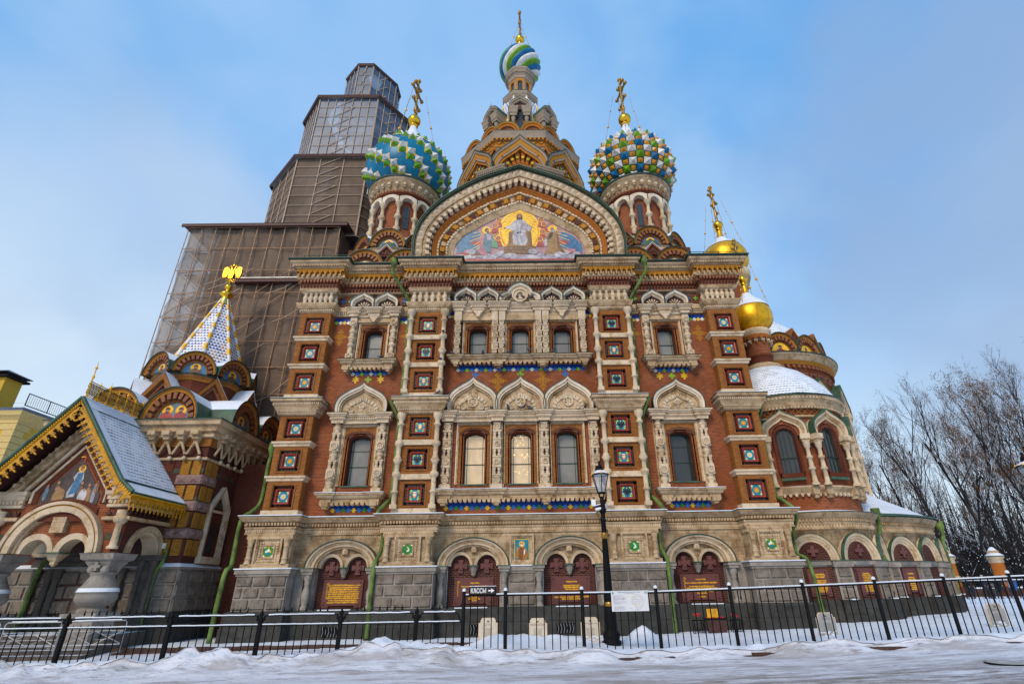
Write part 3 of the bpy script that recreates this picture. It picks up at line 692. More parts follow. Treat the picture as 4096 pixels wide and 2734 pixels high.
def tile_mesh(kind, knobs):                          # origin: centre of the panel on the pier face
    m = MB()
    sqframe(m, .50, .455, -.03, 0, 'brick_ochre'); sqframe(m, .455, .43, -.015, .12, 'terracotta', yi=.05)
    m.q([(-.43, .12, -.43), (.43, .12, -.43), (.43, .12, .43), (-.43, .12, .43)], 'terra_dark')
    for k in range(7):
        for s in (-1, 1):
            for a, b in (((k-3)*.118, s*.365), (s*.365, (k-3)*.118)):
                if knobs:
                    m.q([(a+.052*cos(j*pi/4), .07, b+.052*sin(j*pi/4)) for j in range(8)], 'brown_knob')
                    for j in range(8): m.q([(a+.055*cos(j*pi/4), .12, b+.055*sin(j*pi/4)), (a+.055*cos(j*pi/4+pi/4), .12, b+.055*sin(j*pi/4+pi/4)), (a+.052*cos(j*pi/4+pi/4), .07, b+.052*sin(j*pi/4+pi/4)), (a+.052*cos(j*pi/4), .07, b+.052*sin(j*pi/4))], 'brown_knob')
                else: m.box(a-.054, a+.054, .095, .12, b-.05, b+.05, 'brick_maroon')
    sqframe(m, .30, .262, -.02, .12, 'red_glaze', yi=.0); sqframe(m, .262, .22, .0, .12, 'red_glaze', yi=.08)
    tile_art(m, kind, .212, .085)
    return m
ROWS = [13.08, 11.68, 10.22, 8.06, 6.64, 5.17]
def pier_upper(c, h, inner):
    m = MB()
    for z0, z1 in ((9.62, 13.95), (4.42, 8.62)):
        holes = [(c-.43, c+.43, r-.43, r+.43) for r in ROWS if z0 < r < z1]
        field(m, c-h, c+h, z0, z1, 0, holes, 'brick_ochre')
        for sx in (-1, 1): m.q([(c+sx*h, 0, z0), (c+sx*h, .5, z0), (c+sx*h, .5, z1), (c+sx*h, 0, z1)], 'brick_ochre')
    m.box(c-h, c+h, 0, .5, 8.6, 9.64, 'stone'); m.box(c-h, c+h, 0.002, .5, 13.9, 15.0, 'stone')
    P = [(c-h, .5), (c-h, 0), (c+h, 0), (c+h, .5)]
    # middle ledge with snow
    run(m, P, [(.0, 8.62), (.10, 8.66), (.14, 8.74), (.14, 8.80), (.20, 8.84), (.26, 8.98), (.30, 9.02), (.30, 9.16), (.40, 9.20), (.42, 9.30)], 'stone'); run(m, P, [(.42, 9.30), (.44, 9.34), (.42, 9.36), (0, 9.44)], ['copper_dark', 'snow', 'snow'])
    stud(m, P, .14, .10, .07, .05, 8.78, 8.85, 'stone_pale'); stud(m, P, .30, .09, .05, .04, 9.06, 9.14, 'stone_pale')
    m.box(c-h-.04, c+h+.04, -.05, .5, 9.40, 9.62, 'stone_pale')
    m.box(c-h-.04, c+h+.04, -.05, .5, 4.40, 4.62, 'stone_pale')
    # top ledge and balustrade
    run(m, P, [(0, 13.78), (.06, 13.82), (.06, 13.95), (.14, 13.98), (.20, 14.08), (.24, 14.18), (.26, 14.24), (.0, 14.30)], ['stone']*6+['copper_dark']); stud(m, P, .06, .09, .055, .05, 13.86, 13.94, 'stone_pale')
    run(m, P, [(0, 14.80), (.10, 14.84), (.16, 14.90), (.20, 14.98), (.22, 15.02), (.0, 15.04)], 'stone')
    bl = MB(); bl.lathe([(.085, 0), (.085, .08), (.055, .10), (.12, .2), (.13, .28), (.09, .40), (.05, .46), (.085, .48), (.085, .55)], (0, 0, 14.27), 8, 'stone_pale')
    n = 6
    for k in range(n): m.add(bl, Matrix.Translation((c-h+.1+(2*h-.2)*k/(n-1), -.09, 0)))
    for sx in (-1, 1): m.add(bl, Matrix.Translation((c+sx*(h+.02), .2, 0)))
    for z in (12.38, 10.97, 7.34, 5.88):             # belt stones between the panels
        if inner: m.box(c-h, c+h, -.1, .5, z-.10, z+.12, 'stone_pale')
        else: run(m, P, [(0, z-.10), (.05, z-.08), (.06, z), (.12, z+.04), (.13, z+.12), (0, z+.14)], 'stone_pale')
    if inner:
        for sx in (-1, 1):
            for z0, z1 in ((9.60, 13.82), (4.60, 8.64)):
                x = c+sx*(h-.06); H = z1-z0
                m.box(x-.14, x+.14, -.24, .0, z0, z0+.16, 'stone_pale')
                pf = [(.13, .16), (.105, .2), (.10, .62), (.15, .64), (.15, .70), (.10, .72), (.10, H*.30)]
                for b_ in (H*.33, H*.655):
                    pf += [(.10, b_-.10), (.17, b_-.03), (.19, b_+.04), (.17, b_+.12), (.10, b_+.18)]
                pf += [(.10, H*.49-.16), (.14, H*.49-.14), (.13, H*.49-.1), (.20, H*.49), (.13, H*.49+.1), (.14, H*.49+.14), (.10, H*.49+.16)]
                pf = sorted(pf, key=lambda q_: q_[1])+[(.10, H*.86), (.15, H*.86+.02), (.15, H*.86+.09), (.10, H*.86+.11), (.10, H-.36), (.12, H-.30), (.18, H-.2), (.2, H-.12), (.2, H)]
                m.lathe(pf, (x, -.12, z0), 10, 'stone_pale')
    o = m.build('pier', church)
    if inner: kinds = ['vase', 'eagle'] if c < 0 else ['eagle', 'vase']
    else: kinds = ['rose', 'daisy'] if c < 0 else ['daisy', 'rose']
    for k, z in enumerate(ROWS):
        j = k if k < 3 else (k+1 if inner else k)
        kind = kinds[j % 2]; kn = kind in ('vase', 'rose')
        if (kind, kn) not in TP: TP[(kind, kn)] = tile_mesh(kind, kn).build('tile_panel', o, (c, 0, z))
        else: inst(TP[(kind, kn)], o, (c, 0, z))
    return o
for c, h in PX: pier_upper(c, h, abs(c) < 6)
# ---- stone piers with small tile panel and colonnettes
def stile(kind):
    m = MB()
    sqframe(m, .52, .45, -.06, 0, 'stone'); sqframe(m, .45, .40, -.03, .05, 'stone_carved', yi=.0)
    sqframe(m, .40, .24, .03, .06, 'stone_carved'); sqframe(m, .24, .19, -.02, .06, 'stone', yi=.02)
    for k in range(8):
        for s in (-1, 1):
            for a, b in (((k-3.5)*.095, s*.325), (s*.325, (k-3.5)*.095)):
                m.q([(a-.042, .015, b), (a, -.005, b-.042), (a+.042, .015, b), (a, -.005, b+.042)], 'stone_pale')
    tile_art(m, kind, .20, .045)
    return m
SP = {}
for c, hh, kind in ((-9.8, .62, 'fruit'), (-4.42, .72, 'bird'), (4.42, .72, 'bird'), (9.8, .62, 'fruit')):
    m = MB(); m.box(c-hh-.22, c+hh+.22, YP, .5, 2.44, 4.0, 'stone_wall'); m.box(c-hh-.30, c+hh+.30, YP-.14, .5, 2.44, 2.58, 'stone'); m.box(c-hh-.27, c+hh+.27, YP-.1, .5, 3.48, 3.66, 'stone')
    cl = MB(); cl.lathe([(.13, 0), (.13, .04), (.10, .08), (.10, .16), (.12, .18), (.12, .22), (.085, .24), (.09, .62), (.11, .63), (.11, .66), (.09, .68), (.13, .78), (.14, .9)], (0, 0, 2.58), 10, 'stone')
    for sx in (-1, 1): m.add(cl, Matrix.Translation((c+sx*(hh+.08), YP-.08, 0)))
    o = m.build('stone_pier', church)
    if kind not in SP: SP[kind] = stile(kind).build('tile_panel', o, (c, YP-.05, 3.03))
    else: inst(SP[kind], o, (c, YP-.05, 3.03))
# ---- saint panel between the two middle arches
m = MB(); X0 = .02
for o_, i_, y0, yi, mt in ((.49, .42, .08, .08, 'stone'), (.42, .33, .12, .2, 'stone_carved')):
    R_ = lambda d: [(X0-d, 3.02-d*1.2), (X0-d, 3.02+d*1.2), (X0+d, 3.02+d*1.2), (X0+d, 3.02-d*1.2), (X0-d, 3.02-d*1.2)]
    m.ring(R_(o_), R_(i_), y0, .3, mt, yi=yi)
o = m.build('icon_frame', church)
def icon(mb, cx, z0, w_, h_, y, robe, robe2, bg='t_cyan', beard='t_white', border=True, hair=None, bust=False):
    S_ = lambda P, m_, d: mb.q([(cx+x*w_, y-d, z0+z*h_) for x, z in P], m_)
    if border: S_([(-.5, 0), (.5, 0), (.5, 1), (-.5, 1)], 't_yellow', 0); S_([(-.46, .03), (.46, .03), (.46, .97), (-.46, .97)], bg, .003)
    def di(x, z, r, m_, d, rz=None): mb.q([(cx+x*w_+r*w_*cos(2*pi*k/14), y-d, z0+z*h_+(rz or r)*w_*sin(2*pi*k/14)) for k in range(14)], m_)
    if bust: hz_, hr = .52, .30
    else: hz_, hr = .76, .19
    di(0, hz_, hr, 'gold_paint', .006)
    k = 1.7 if bust else 1.
    S_([(-.28*k, 0.03), (.3*k, .03), (.42*min(k, 1.1), .25), (.3*k, hz_-.22), (.1*k, hz_-.12*k), (-.1*k, hz_-.12*k), (-.28*k, hz_-.2), (-.44*min(k, 1.1), .26)], robe, .009)
    S_([(-.22*k, .03), (.05, .03), (.12*k, hz_-.2), (-.02, hz_-.14*k), (-.2*k, hz_-.26)], robe2, .012)
    di(0, hz_, hr*.46, 'skin', .014, hr*.6); di(0, hz_-hr*.42*w_/h_, hr*.36, beard, .017, hr*.3)
    di(0, hz_+hr*.4*w_/h_, hr*.48, hair or beard, .016, hr*.25)
    if not bust:
        S_([(.12, .28), (.2, .28), (.22, .50), (.14, .50)], 't_white', .014); S_([(-.36, .44), (-.28, .42), (-.27, .62), (-.33, .65)], 'skin', .014)
m = MB(); icon(m, X0, 2.60, .60, .80, .20, 'robe', 'robe2', hair='skin'); plain('robe', (.40, .16, .02), .5, var=.3, sc=12); plain('robe2', (.22, .07, .015), .5, var=.3, sc=12)
m.build('saint_icon', o)
# ------------------------------------------------------------------ church windows with carved stone surrounds
def winarch(cx, z0, z1, hw, rise, n=10):           # opening outline: straight jambs and a flat basket arch
    return [(cx-hw, z0)]+[(cx-hw*cos(pi*k/n), z1-rise+rise*max(0, 1-abs(cos(pi*k/n))**2.3)**.5) for k in range(n+1)]+[(cx+hw, z0)]
def window(cx, z0, z1, hw, glass, rows, y=.5, fw_=.75, ztop=None, lights=False):
    m = MB(); rise = hw*.55
    op = winarch(cx, z0, z1, hw, rise); 
    def off(d): return winarch(cx, z0-.0, z1+d, hw+d, rise+d*.4)
    # brick reveal: ring steps
    m.ring(off(.20), off(.10), y-.03, y+.2, 'brick_ochre'); m.ring(off(.10), off(.05), y-.0, y+.3, 'terracotta'); m.ring(off(.05), op, y+.06, y+.55, 'brick_dark', yi=y+.1)
    # striped arch bricks
    oo, ii = off(.21), off(.09)
    for k in range(1, len(oo)-2):
        for j in range(3):
            t0, t1 = (j+.15)/3, (j+.85)/3; L_ = lambda P, t_: (P[k][0]+(P[k+1][0]-P[k][0])*t_, P[k][1]+(P[k+1][1]-P[k][1])*t_)
            a, b, c, d = L_(ii, t0), L_(ii, t1), L_(oo, t1), L_(oo, t0)
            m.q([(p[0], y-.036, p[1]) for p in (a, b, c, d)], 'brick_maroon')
    if ztop:                                       # rectangular stone frame and brick spandrel around the opening
        xo, xi = fw_, fw_-.10
        fr = lambda d, t_: [(cx-d, z0-.02), (cx-d, t_), (cx+d, t_), (cx+d, z0-.02)]
        sp = off(.19); m.q([(cx-xi, y-.02, z0)]+[(x, y-.02, z) for x, z in sp]+[(cx+xi, y-.02, z0), (cx+xi, y-.02, ztop-.1), (cx-xi, y-.02, ztop-.1)], 'brick_ochre')
        m.ring(fr(xo, ztop), fr(xo-.05, ztop-.05), y-.10, y, 'stone_pale'); m.ring(fr(xo-.05, ztop-.05), fr(xi, ztop-.1), y-.06, y, 'stone')
    m.box(cx-hw-.12, cx+hw+.12, y-.06, y+.4, z0-.05, z0, 'copper_green')
    o = m.build('window', church)
    g = MB(); yg = y+.42
    g.q([(x, yg, z) for x, z in op], glass)
    g.build('pane', o)
    f = MB(); ins = winarch(cx, z0+.04, z1-.05, hw-.04, rise*.95)
    f.ring(op, ins, yg-.03, yg, 'frame_green')
    B_ = lambda x0, x1, a, b: f.box(x0, x1, yg-.025, yg-.002, a, b, 'frame_green')
    B_(cx-hw*.74-.010, cx-hw*.74+.010, z0, z1-rise*.3); B_(cx+hw*.74-.010, cx+hw*.74+.010, z0, z1-rise*.3)
    for k, t_ in enumerate(rows): B_(cx-hw, cx+hw, z0+(z1-z0)*t_-.012-(.008 if k == 0 else 0), z0+(z1-z0)*t_+.012+(.008 if k == 0 else 0))
    B_(cx-hw*.74, cx+hw*.74, z1-rise*.42, z1-rise*.42+.018)
    f.build('frame', o)
    if lights:                                     # chandelier seen through the middle window
        l = MB(); random.seed(3)
        for k in range(46):
            r = k % 5; x = cx+random.uniform(-.34, .34); z = z0+(.25 if r == 0 else .55 if r < 3 else .82 if r == 3 else .93)*(z1-z0)+random.uniform(-.12, .12)
            if abs(x-cx) < hw-.06 and z < z1-.1: l.sph((x, yg-.012, z), random.uniform(.006, .014), 'lamp_glow', 6)
        l.build('chandelier_glow', o)
    return o
for k, x in enumerate(CW):
    window(x, 5.64, 7.92, .46, ('glass_lit', 'glass_lit', 'glass_pale')[k], (.40, .72), ztop=8.33, fw_=.80, lights=k == 1)
    window(x, 11.74, 13.12, .42, 'glass_pale', (.5,), ztop=13.52, fw_=.74)
for s in (-1, 1):
    x = s*SX
    window(x, 5.64, 7.82, .48, 'glass_pale' if s < 0 else 'glass_dark', (.40, .72), ztop=8.30, fw_=.78)
    window(x, 11.44, 13.08, .41, 'glass_pale', (.5,), ztop=13.46, fw_=.74)
# ---- carved pieces
def medallion(mb, x, z, r, y, kind):
    mb.lathe([(r, 0), (r, .03), (r*.86, .05), (r*.76, .02), (r*.70, .02)], (0, 0, 0), 12, 'stone_pale') if False else None
    ring_o = [(x+r*cos(2*pi*k/14), z+r*sin(2*pi*k/14)) for k in range(15)]; ring_i = [(x+r*.74*cos(2*pi*k/14), z+r*.74*sin(2*pi*k/14)) for k in range(15)]
    mb.ring(ring_o, ring_i, y-.05, y+.02, 'stone_pale')
    mb.q([(p, y-.0, q) for p, q in reversed(ring_i[:-1])], 'stone_carved')
    n = (6, 8, 4, 5)[kind % 4]
    for k in range(n):
        a = 2*pi*k/n+(.39 if kind % 2 else 0); c, s = cos(a), sin(a); w_ = r*(.16 if n > 5 else .24)
        P = [(r*.1, -w_*.4), (r*.68, -w_), (r*.68, w_), (r*.1, w_*.4)]
        mb.q([(x+p*c-q*s, y-.025, z+p*s+q*c) for p, q in P], 'stone_pale')
def baluster_col(mb, x, z0, z1, y, fat=.16):       # turned bulbous column with medallion blocks
    H = z1-z0
    pf = [(.10, 0), (.10, .10)]
    seq = [(.62, .10), (.10, .06), (1.0, .16), (.55, .06), (.75, .04), (1.05, .14), (.75, .04), (.55, .06), (1.0, .16), (.10, .06)]
    z = .10; pts = [(fat*.6, .0), (fat*.6, .1)]
    tot = sum(b for a, b in seq)
    for a, b in seq:
        h = b/tot*(H-.2); k = max(a, .5)*fat
        if a > .9: pts += [(fat*.5, z+.01), (k*.92, z+h*.25), (k, z+h*.5), (k*.92, z+h*.75), (fat*.5, z+h-.01)]
        else: pts += [(k, z+.01), (k, z+h-.01)]
        z += h
    pts += [(fat*.6, H-.1), (fat*.6, H)]
    mb.lathe(pts, (x, y, z0), 10, 'stone_pale')
def carved_col(mb, x, z0, z1, hw, y, n, seed):     # square pilaster of alternating carved blocks, medallions and small double balusters
    H = (z1-z0)/n
    for k in range(n):
        a = z0+k*H; kd = (k+seed) % 2
        mb.box(x-hw*1.12, x+hw*1.12, y-.16, y+.1, a, a+H*.12, 'stone_pale')
        mb.box(x-hw*1.0, x+hw*1.0, y-.13, y+.1, a+H*.86, a+H, 'stone_pale')
        mb.box(x-hw*.6, x+hw*.6, y-.03, y+.1, a+H*.12, a+H*.86, 'stone_carved')
        if kd: medallion(mb, x, a+H*.49, min(hw*1.02, H*.38), y-.12, k+seed)
        else:
            mb.box(x-hw*.98, x+hw*.98, y-.12, y, a+H*.14, a+H*.84, 'stone_pale')
            medallion(mb, x, a+H*.49, min(hw, H*.36)*.82, y-.14, k+seed+2)
def dbl_baluster(mb, x, z0, z1, hw, y):
    for s in (-1, 1): mb.lathe([(hw*.32, 0), (hw*.42, .06), (hw*.2, (z1-z0)*.5), (hw*.42, z1-z0-.06), (hw*.34, z1-z0)], (x+s*hw*.5, y-.06, z0), 8, 'stone_pale')
    mb.box(x-hw*.5, x+hw*.5, y, y+.1, z0, z1, 'terra_dark')
def kokoshnik(mb, cx, z0, w_, h_, y, med, style=0, d=.30):
    K = lambda k: keel(cx, z0, w_*k, h_*(1-(1-k)*1.12))
    mb.ring(K(1), K(.91), y-d-.03, y+.02, 'stone_white', yi=y-d); mb.ring(K(.91), K(.84), y-d*.75, y, 'stone_white', yi=y-d*.9); mb.ring(K(.84), K(.78), y-d*.55, y, 'stone', yi=y-d*.7)
    mb.ring(keel(cx, z0, w_*1.015, h_*1.02), keel(cx, z0, w_*.99, h_*.99), y-d-.05, y, 'copper_dark')
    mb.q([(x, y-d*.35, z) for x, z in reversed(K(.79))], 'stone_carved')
    I = K(.62); J = K(.50)
    for k in range(0, len(I)-1):                    # bead moulding
        a, b = I[k], I[k+1]; mb.ring([a, b], [J[k], J[k+1]], y-d*.35-(.07 if k % 2 else .03), y-d*.3, 'stone_pale')
    if style == 0:
        medallion(mb, cx, z0+h_*.26, w_*.21, y-d*.42, med)
        for s in (-1, 1): medallion(mb, cx+s*w_*.38, z0+h_*.10, w_*.10, y-d*.40, 1)
    else:
        P = [(0, .16), (.16, 0), (0, -.16), (-.16, 0)]
        mb.q([(cx+x*w_, y-d*.45, z0+h_*.24+z*w_*1.3) for x, z in P], 'stone_pale'); medallion(mb, cx, z0+h_*.24, w_*.10, y-d*.47, 1)
        for s in (-1, 1): medallion(mb, cx+s*w_*.42, z0+h_*.10, w_*.11, y-d*.40, 1)
def twin_kok(mb, cx, z0, w_, h_, y, n=2):           # low pair of pointed hoods with shell fillings
    for k in range(n):
        c = cx+(k-(n-1)/2)*w_*2/n; ww = w_/n
        K = lambda q_: keel(c, z0, ww*q_, h_*(1-(1-q_)*1.2))
        mb.ring(K(1.02), K(.86), y-.34, y, 'stone_white', yi=y-.30); mb.ring(K(.86), K(.74), y-.22, y, 'stone_pale', yi=y-.18)
        mb.ring(K(1.05), K(1.0), y-.37, y, 'copper_dark')
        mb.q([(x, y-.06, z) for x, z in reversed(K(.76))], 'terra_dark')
        for j in range(7):
            a = pi*(j+.5)/7; r0, r1 = ww*.16, ww*.56; dw = .11
            mb.q([(c+r0*cos(a-dw*.6), y-.12, z0+r0*sin(a-dw*.6)), (c+r1*cos(a-dw), y-.12, z0+r1*sin(a-dw)), (c+r1*1.07*cos(a), y-.12, z0+r1*1.07*sin(a)), (c+r1*cos(a+dw), y-.12, z0+r1*sin(a+dw)), (c+r0*cos(a+dw*.6), y-.12, z0+r0*sin(a+dw*.6))], 'stone_pale')
        mb.lathe([(ww*.17, 0), (ww*.15, .06), (0, .1)], (c, y-.1, z0), 8, 'stone_pale')
def entab(mb, x0, x1, z0, z1, y, bumps, beads=True):   # entablature with projecting blocks over the columns
    h = z1-z0
    P = [(x0, y+.05)]
    for b, hw in bumps: P += [(b-hw, y), (b-hw, y-.14), (b+hw, y-.14), (b+hw, y)]
    P += [(x1, y+.05)]
    P = [p for k, p in enumerate(P) if not (k == 0 or k == len(P)-1)]; P = [(P[0][0], y+.3)]+P[1:-1]+[(P[-1][0], y+.3)]
    run(mb, P, [(0, z0), (.02, z0+h*.05), (.02, z0+h*.30), (.06, z0+h*.33), (.06, z0+h*.62), (.12, z0+h*.66), (.16, z0+h*.80), (.20, z0+h*.84), (.20, z0+h*.97)], 'stone_pale' if beads else 'stone')
    run(mb, P, [(.20, z0+h*.97), (.22, z1), (-.3, z1+.03)], 'copper_dark')
    if beads: stud(mb, P, .06, .085, .06, .05, z0+h*.40, z0+h*.58, 'stone_pale')
def sill(mb, x0, x1, z0, z1, y, bumps, snow):
    h = z1-z0
    P = [(x0, y+.35), (x0, y)]
    for b, hw in bumps:
        if b-hw > x0+.01: P += [(b-hw, y), (b-hw, y-.08)]
        else: P[-1] = (x0, y-.08)
        P += [(min(b+hw, x1), y-.08)]
        if b+hw < x1-.01: P += [(b+hw, y)]
    P += [(x1, y+.35)] if P[-1][0] >= x1-.01 else [(x1, y), (x1, y+.35)]
    run(mb, P, [(-.06, z0+h*.22), (-.02, z0+h*.25), (-.02, z0+h*.52), (.06, z0+h*.60), (.10, z0+h*.78), (.16, z0+h*.84), (.18, z0+h*.97)], 'stone')
    run(mb, P, [(.18, z0+h*.97), (.20, z1), (.16, z1+.03), (-.3, z1+.10)], ['copper_dark', 'snow', 'snow'] if snow else 'copper_dark')
    stud(mb, P, .06, .07, .04, .04, z0+h*.70, z0+h*.77, 'stone_pale')
    t_ = MB(); t_.pr([(-.07, z0+h*.26), (-.07, z0+h*.08), (-.03, z0), (.03, z0), (.07, z0+h*.08), (.07, z0+h*.26)], -.12, .1, 'stone')
    along(P[1:-1] if len(P) > 4 else P, -.10, .21, lambda M, s_: mb.add(t_, M))
    for b, hw in bumps: mb.box(b-hw*.6, b+hw*.6, y-.14, y+.3, z0-.04, z0+h*.3, 'stone'); mb.box(b-hw*.35, b+hw*.35, y-.10, y+.3, z0-.12, z0-.02, 'stone_carved')
# ---- lower triple surround
cols = (-3.24, -1.04, 1.04, 3.24)
m = MB(); entab(m, -3.5, 3.5, 8.32, 8.80, .28, [(c, .24) for c in cols])
for c in cols[1:3]: m.box(c-.30, c+.30, .40, .52, 5.4, 8.33, 'stone')
for c in (cols[0], cols[3]): m.box(c-.22, c+.22, .40, .52, 5.4, 8.33, 'stone')
m.build('window_entablature', church)
m = MB(); sill(m, -3.55, 3.55, 4.86, 5.36, .16, [(c, .30) for c in cols], True); m.build('window_sill', church)
for k, c in enumerate(cols):
    m = MB(); z = 5.42
    m.box(c-.24, c+.24, .18, .5, z, z+.16, 'stone_pale')
    hs = [.40, .24, .40, .26]*3
    z += .16; tot = 8.30-z; u = tot/7.0
    for j in range(7):
        if j % 2 == 0:
            carved_col(m, c, z, z+u*1.0, .17, .36, 1, 1 if j in (0, 6) else 0)
        else:
            m.box(c-.19, c+.19, .2, .45, z, z+.05, 'stone_pale'); dbl_baluster(m, c, z+.05, z+u-.05, .2, .34); m.box(c-.19, c+.19, .2, .45, z+u-.05, z+u, 'stone_pale')
        z += u
    m.build('carved_column', church)
for k, x in enumerate((-2.16, 0, 2.16)):
    m = MB(); kokoshnik(m, x, 8.80, 1.10, 1.60, .32, 2 if k == 1 else 0); m.build('kokoshnik', church)
# ---- upper triple surround
m = MB(); bp = [(-3.02, .22), (-2.05, .28), (-1.06, .40), (1.06, .40), (2.05, .28), (3.02, .22)]
entab(m, -3.2, 3.2, 13.90, 14.36, .28, bp)
for c, hw in ((-2.05, .30), (2.05, .30)):
    m.pr([(c-.3, 13.95), (c-.12, 13.76), (c-.08, 13.62), (c, 13.56), (c+.08, 13.62), (c+.12, 13.76), (c+.3, 13.95)], .12, .4, 'stone_pale')
m.box(-3.15, 3.15, .30, .5, 13.46, 13.92, 'stone')
m.build('window_entablature', church)
m = MB(); sill(m, -3.28, 3.28, 11.08, 11.50, .16, [(-3.02, .22), (-1.06, .4), (1.06, .4), (3.02, .22)], False); m.build('window_sill', church)
for k, c in enumerate((-3.02, -1.22, -.90, .90, 1.22, 3.02)):
    m = MB(); m.box(c-.16, c+.16, .36, .5, 11.55, 13.55, 'terra_dark'); carved_col(m, c, 11.55, 13.42, .145, .30, 6, k % 2); m.box(c-.18, c+.18, .16, .5, 13.42, 13.92, 'stone_pale'); m.build('carved_column', church)
for x in (-2.12, 2.12): m = MB(); twin_kok(m, x, 14.38, 1.08, .78, .26); m.build('kokoshnik', church)
m = MB(); c3 = []                                     # trefoil hood over the middle window
def tref(k): 
    R = bez((1.04*k, 0), (1.06*k, .3*k), (.85*k, .42*k), (.62*k, .46*k), 6)+bez((.60*k, .46*k), (.55*k, .78*k), (.25*k, .93*k), (0, 1.0*k), 6)[1:]
    return [(-x, 14.38+z*.98) for x, z in R]+[(x, 14.38+z*.98) for x, z in reversed(R[:-1])]
m.ring(tref(1.02), tref(.88), -.10, .5, 'stone_white', yi=-.06); m.ring(tref(.88), tref(.74), .0, .5, 'stone_pale', yi=.06); m.ring(tref(1.05), tref(1.0), -.14, .5, 'copper_dark'); m.q([(x, .20, z) for x, z in reversed(tref(.76))], 'stone_carved')
for r0, r1, d in ((.40, .32, .2), (.32, .24, .14), (.24, .16, .18)): m.ring([(r0*cos(2*pi*k/18), 14.72+r0*sin(2*pi*k/18)) for k in range(19)], [(r1*cos(2*pi*k/18), 14.72+r1*sin(2*pi*k/18)) for k in range(19)], .20-d, .22, 'stone_pale')
disc(m, 0, 14.72, .16, 'stone_pale', .12, 12)
m.build('kokoshnik', church)
# ---- side windows
for s in (-1, 1):
    x = s*SX
    m = MB(); entab(m, x-1.25, x+1.25, 8.30, 8.76, .28, [(x-1.0, .24), (x+1.0, .24)]); 
    for d in (-1, 1): m.box(x+d*1.0-.22, x+d*1.0+.22, .38, .52, 5.3, 8.31, 'stone')
    m.build('window_entablature', church)
    m = MB(); sill(m, x-1.25, x+1.25, 4.80, 5.28, .16, [(x-1.0, .25), (x+1.0, .25)], True); m.build('window_sill', church)
    m = MB(); kokoshnik(m, x, 8.76, 1.14, 1.42, .32, 1, 1); m.build('kokoshnik', church)
    for d in (-1, 1):
        m = MB(); c = x+d*1.0; m.box(c-.2, c+.2, .2, .5, 5.3, 5.5, 'stone_pale')
        z = 5.5; u = (8.3-z)/7
        for j in range(7):
            if j in (1, 4): m.box(c-.19, c+.19, .2, .5, z, z+u, 'stone_pale'); medallion(m, c, z+u/2, .16, .17, j)
            elif j in (2, 5): m.box(c-.18, c+.18, .22, .5, z, z+.06, 'stone_pale'); dbl_baluster(m, c, z+.06, z+u-.06, .19, .34); m.box(c-.18, c+.18, .22, .5, z+u-.06, z+u, 'stone_pale')
            else: m.lathe([(.12, 0), (.14, .04), (.09, .07), (.17, u*.45), (.18, u*.55), (.10, u*.85), (.14, u-.05), (.14, u)], (c, .32, z), 10, 'stone_pale')
            z += u
        m.build('carved_column', church)
    m = MB(); entab(m, x-1.1, x+1.1, 13.66, 14.10, .28, [(x-.98, .2), (x, .26), (x+.98, .2)]); m.pr([(x-.28, 13.70), (x-.12, 13.52), (x-.06, 13.40), (x, 13.36), (x+.06, 13.40), (x+.12, 13.52), (x+.28, 13.70)], .14, .4, 'stone_pale'); m.box(x-1.1, x+1.1, .32, .5, 13.42, 13.68, 'stone')
    for a, b in ((x-2.0, x-1.15), (x+1.15, x+2.0)): m.box(a, b, .38, .5, 13.80, 13.90, 'stone'); m.box(a, b, .30, .5, 14.0, 14.26, 'stone'); stud(m, [(a, .38), (b, .38)], 0, .09, .055, .05, 13.9, 13.98, 'stone_pale')
    m.build('window_entablature', church)
    m = MB(); twin_kok(m, x, 14.12, 1.14, .78, .26); m.build('kokoshnik', church)
    m = MB(); sill(m, x-1.18, x+1.18, 10.86, 11.34, .16, [(x-.98, .22), (x+.98, .22)], False); m.build('window_sill', church)
    for d in (-1, 1):
        m = MB(); c = x+d*.98; m.box(c-.17, c+.17, .22, .5, 11.38, 11.72, 'stone_pale'); medallion(m, c, 11.6, .12, .2, 0); m.box(c-.16, c+.16, .22, .5, 13.20, 13.68, 'stone_pale'); medallion(m, c, 13.36, .13, .2, 1)
        baluster_col(m, c, 11.72, 13.20, .32, .17); m.box(c-.18, c+.18, .42, .52, 11.4, 13.7, 'stone'); m.build('carved_column', church)
# ------------------------------------------------------------------ gable with mosaic
def resample(P, n):
    d = [0]
    for a, b in zip(P, P[1:]): d.append(d[-1]+sqrt((a[0]-b[0])**2+(a[1]-b[1])**2))
    out = []; j = 0
    for k in range(n+1):
        t = d[-1]*k/n
        while j < len(P)-2 and d[j+1] < t: j += 1
        u = (t-d[j])/max(1e-9, d[j+1]-d[j]); out.append((P[j][0]+(P[j+1][0]-P[j][0])*u, P[j][1]+(P[j+1][1]-P[j][1])*u))
    return out
def smoothhalf(P, n):                               # Catmull-Rom through the points
    out = []
    for k in range(len(P)-1):
        p0, p1, p2, p3 = P[max(k-1, 0)], P[k], P[k+1], P[min(k+2, len(P)-1)]
        for j in range(n):
            t = j/n; out.append(tuple(.5*(2*p1[i]+(p2[i]-p0[i])*t+(2*p0[i]-5*p1[i]+4*p2[i]-p3[i])*t*t+(3*p1[i]-p0[i]-3*p2[i]+p3[i])*t**3) for i in range(len(p1))))
    return out+[P[-1]]
GO = [(5.40, 16.5), (5.42, 17.2), (5.42, 17.95), (5.12, 19.05), (4.15, 20.35), (2.36, 21.68), (0, 22.68)]
GI = [(3.42, 16.5), (3.42, 17.0), (3.42, 17.75), (2.98, 18.52), (2.25, 19.0), (1.28, 19.64), (0, 20.24)]
NG = 30
go = resample(smoothhalf(GO, 8), NG); gi = resample(smoothhalf(GI[:4], 8)+[GI[5], GI[6]], NG)
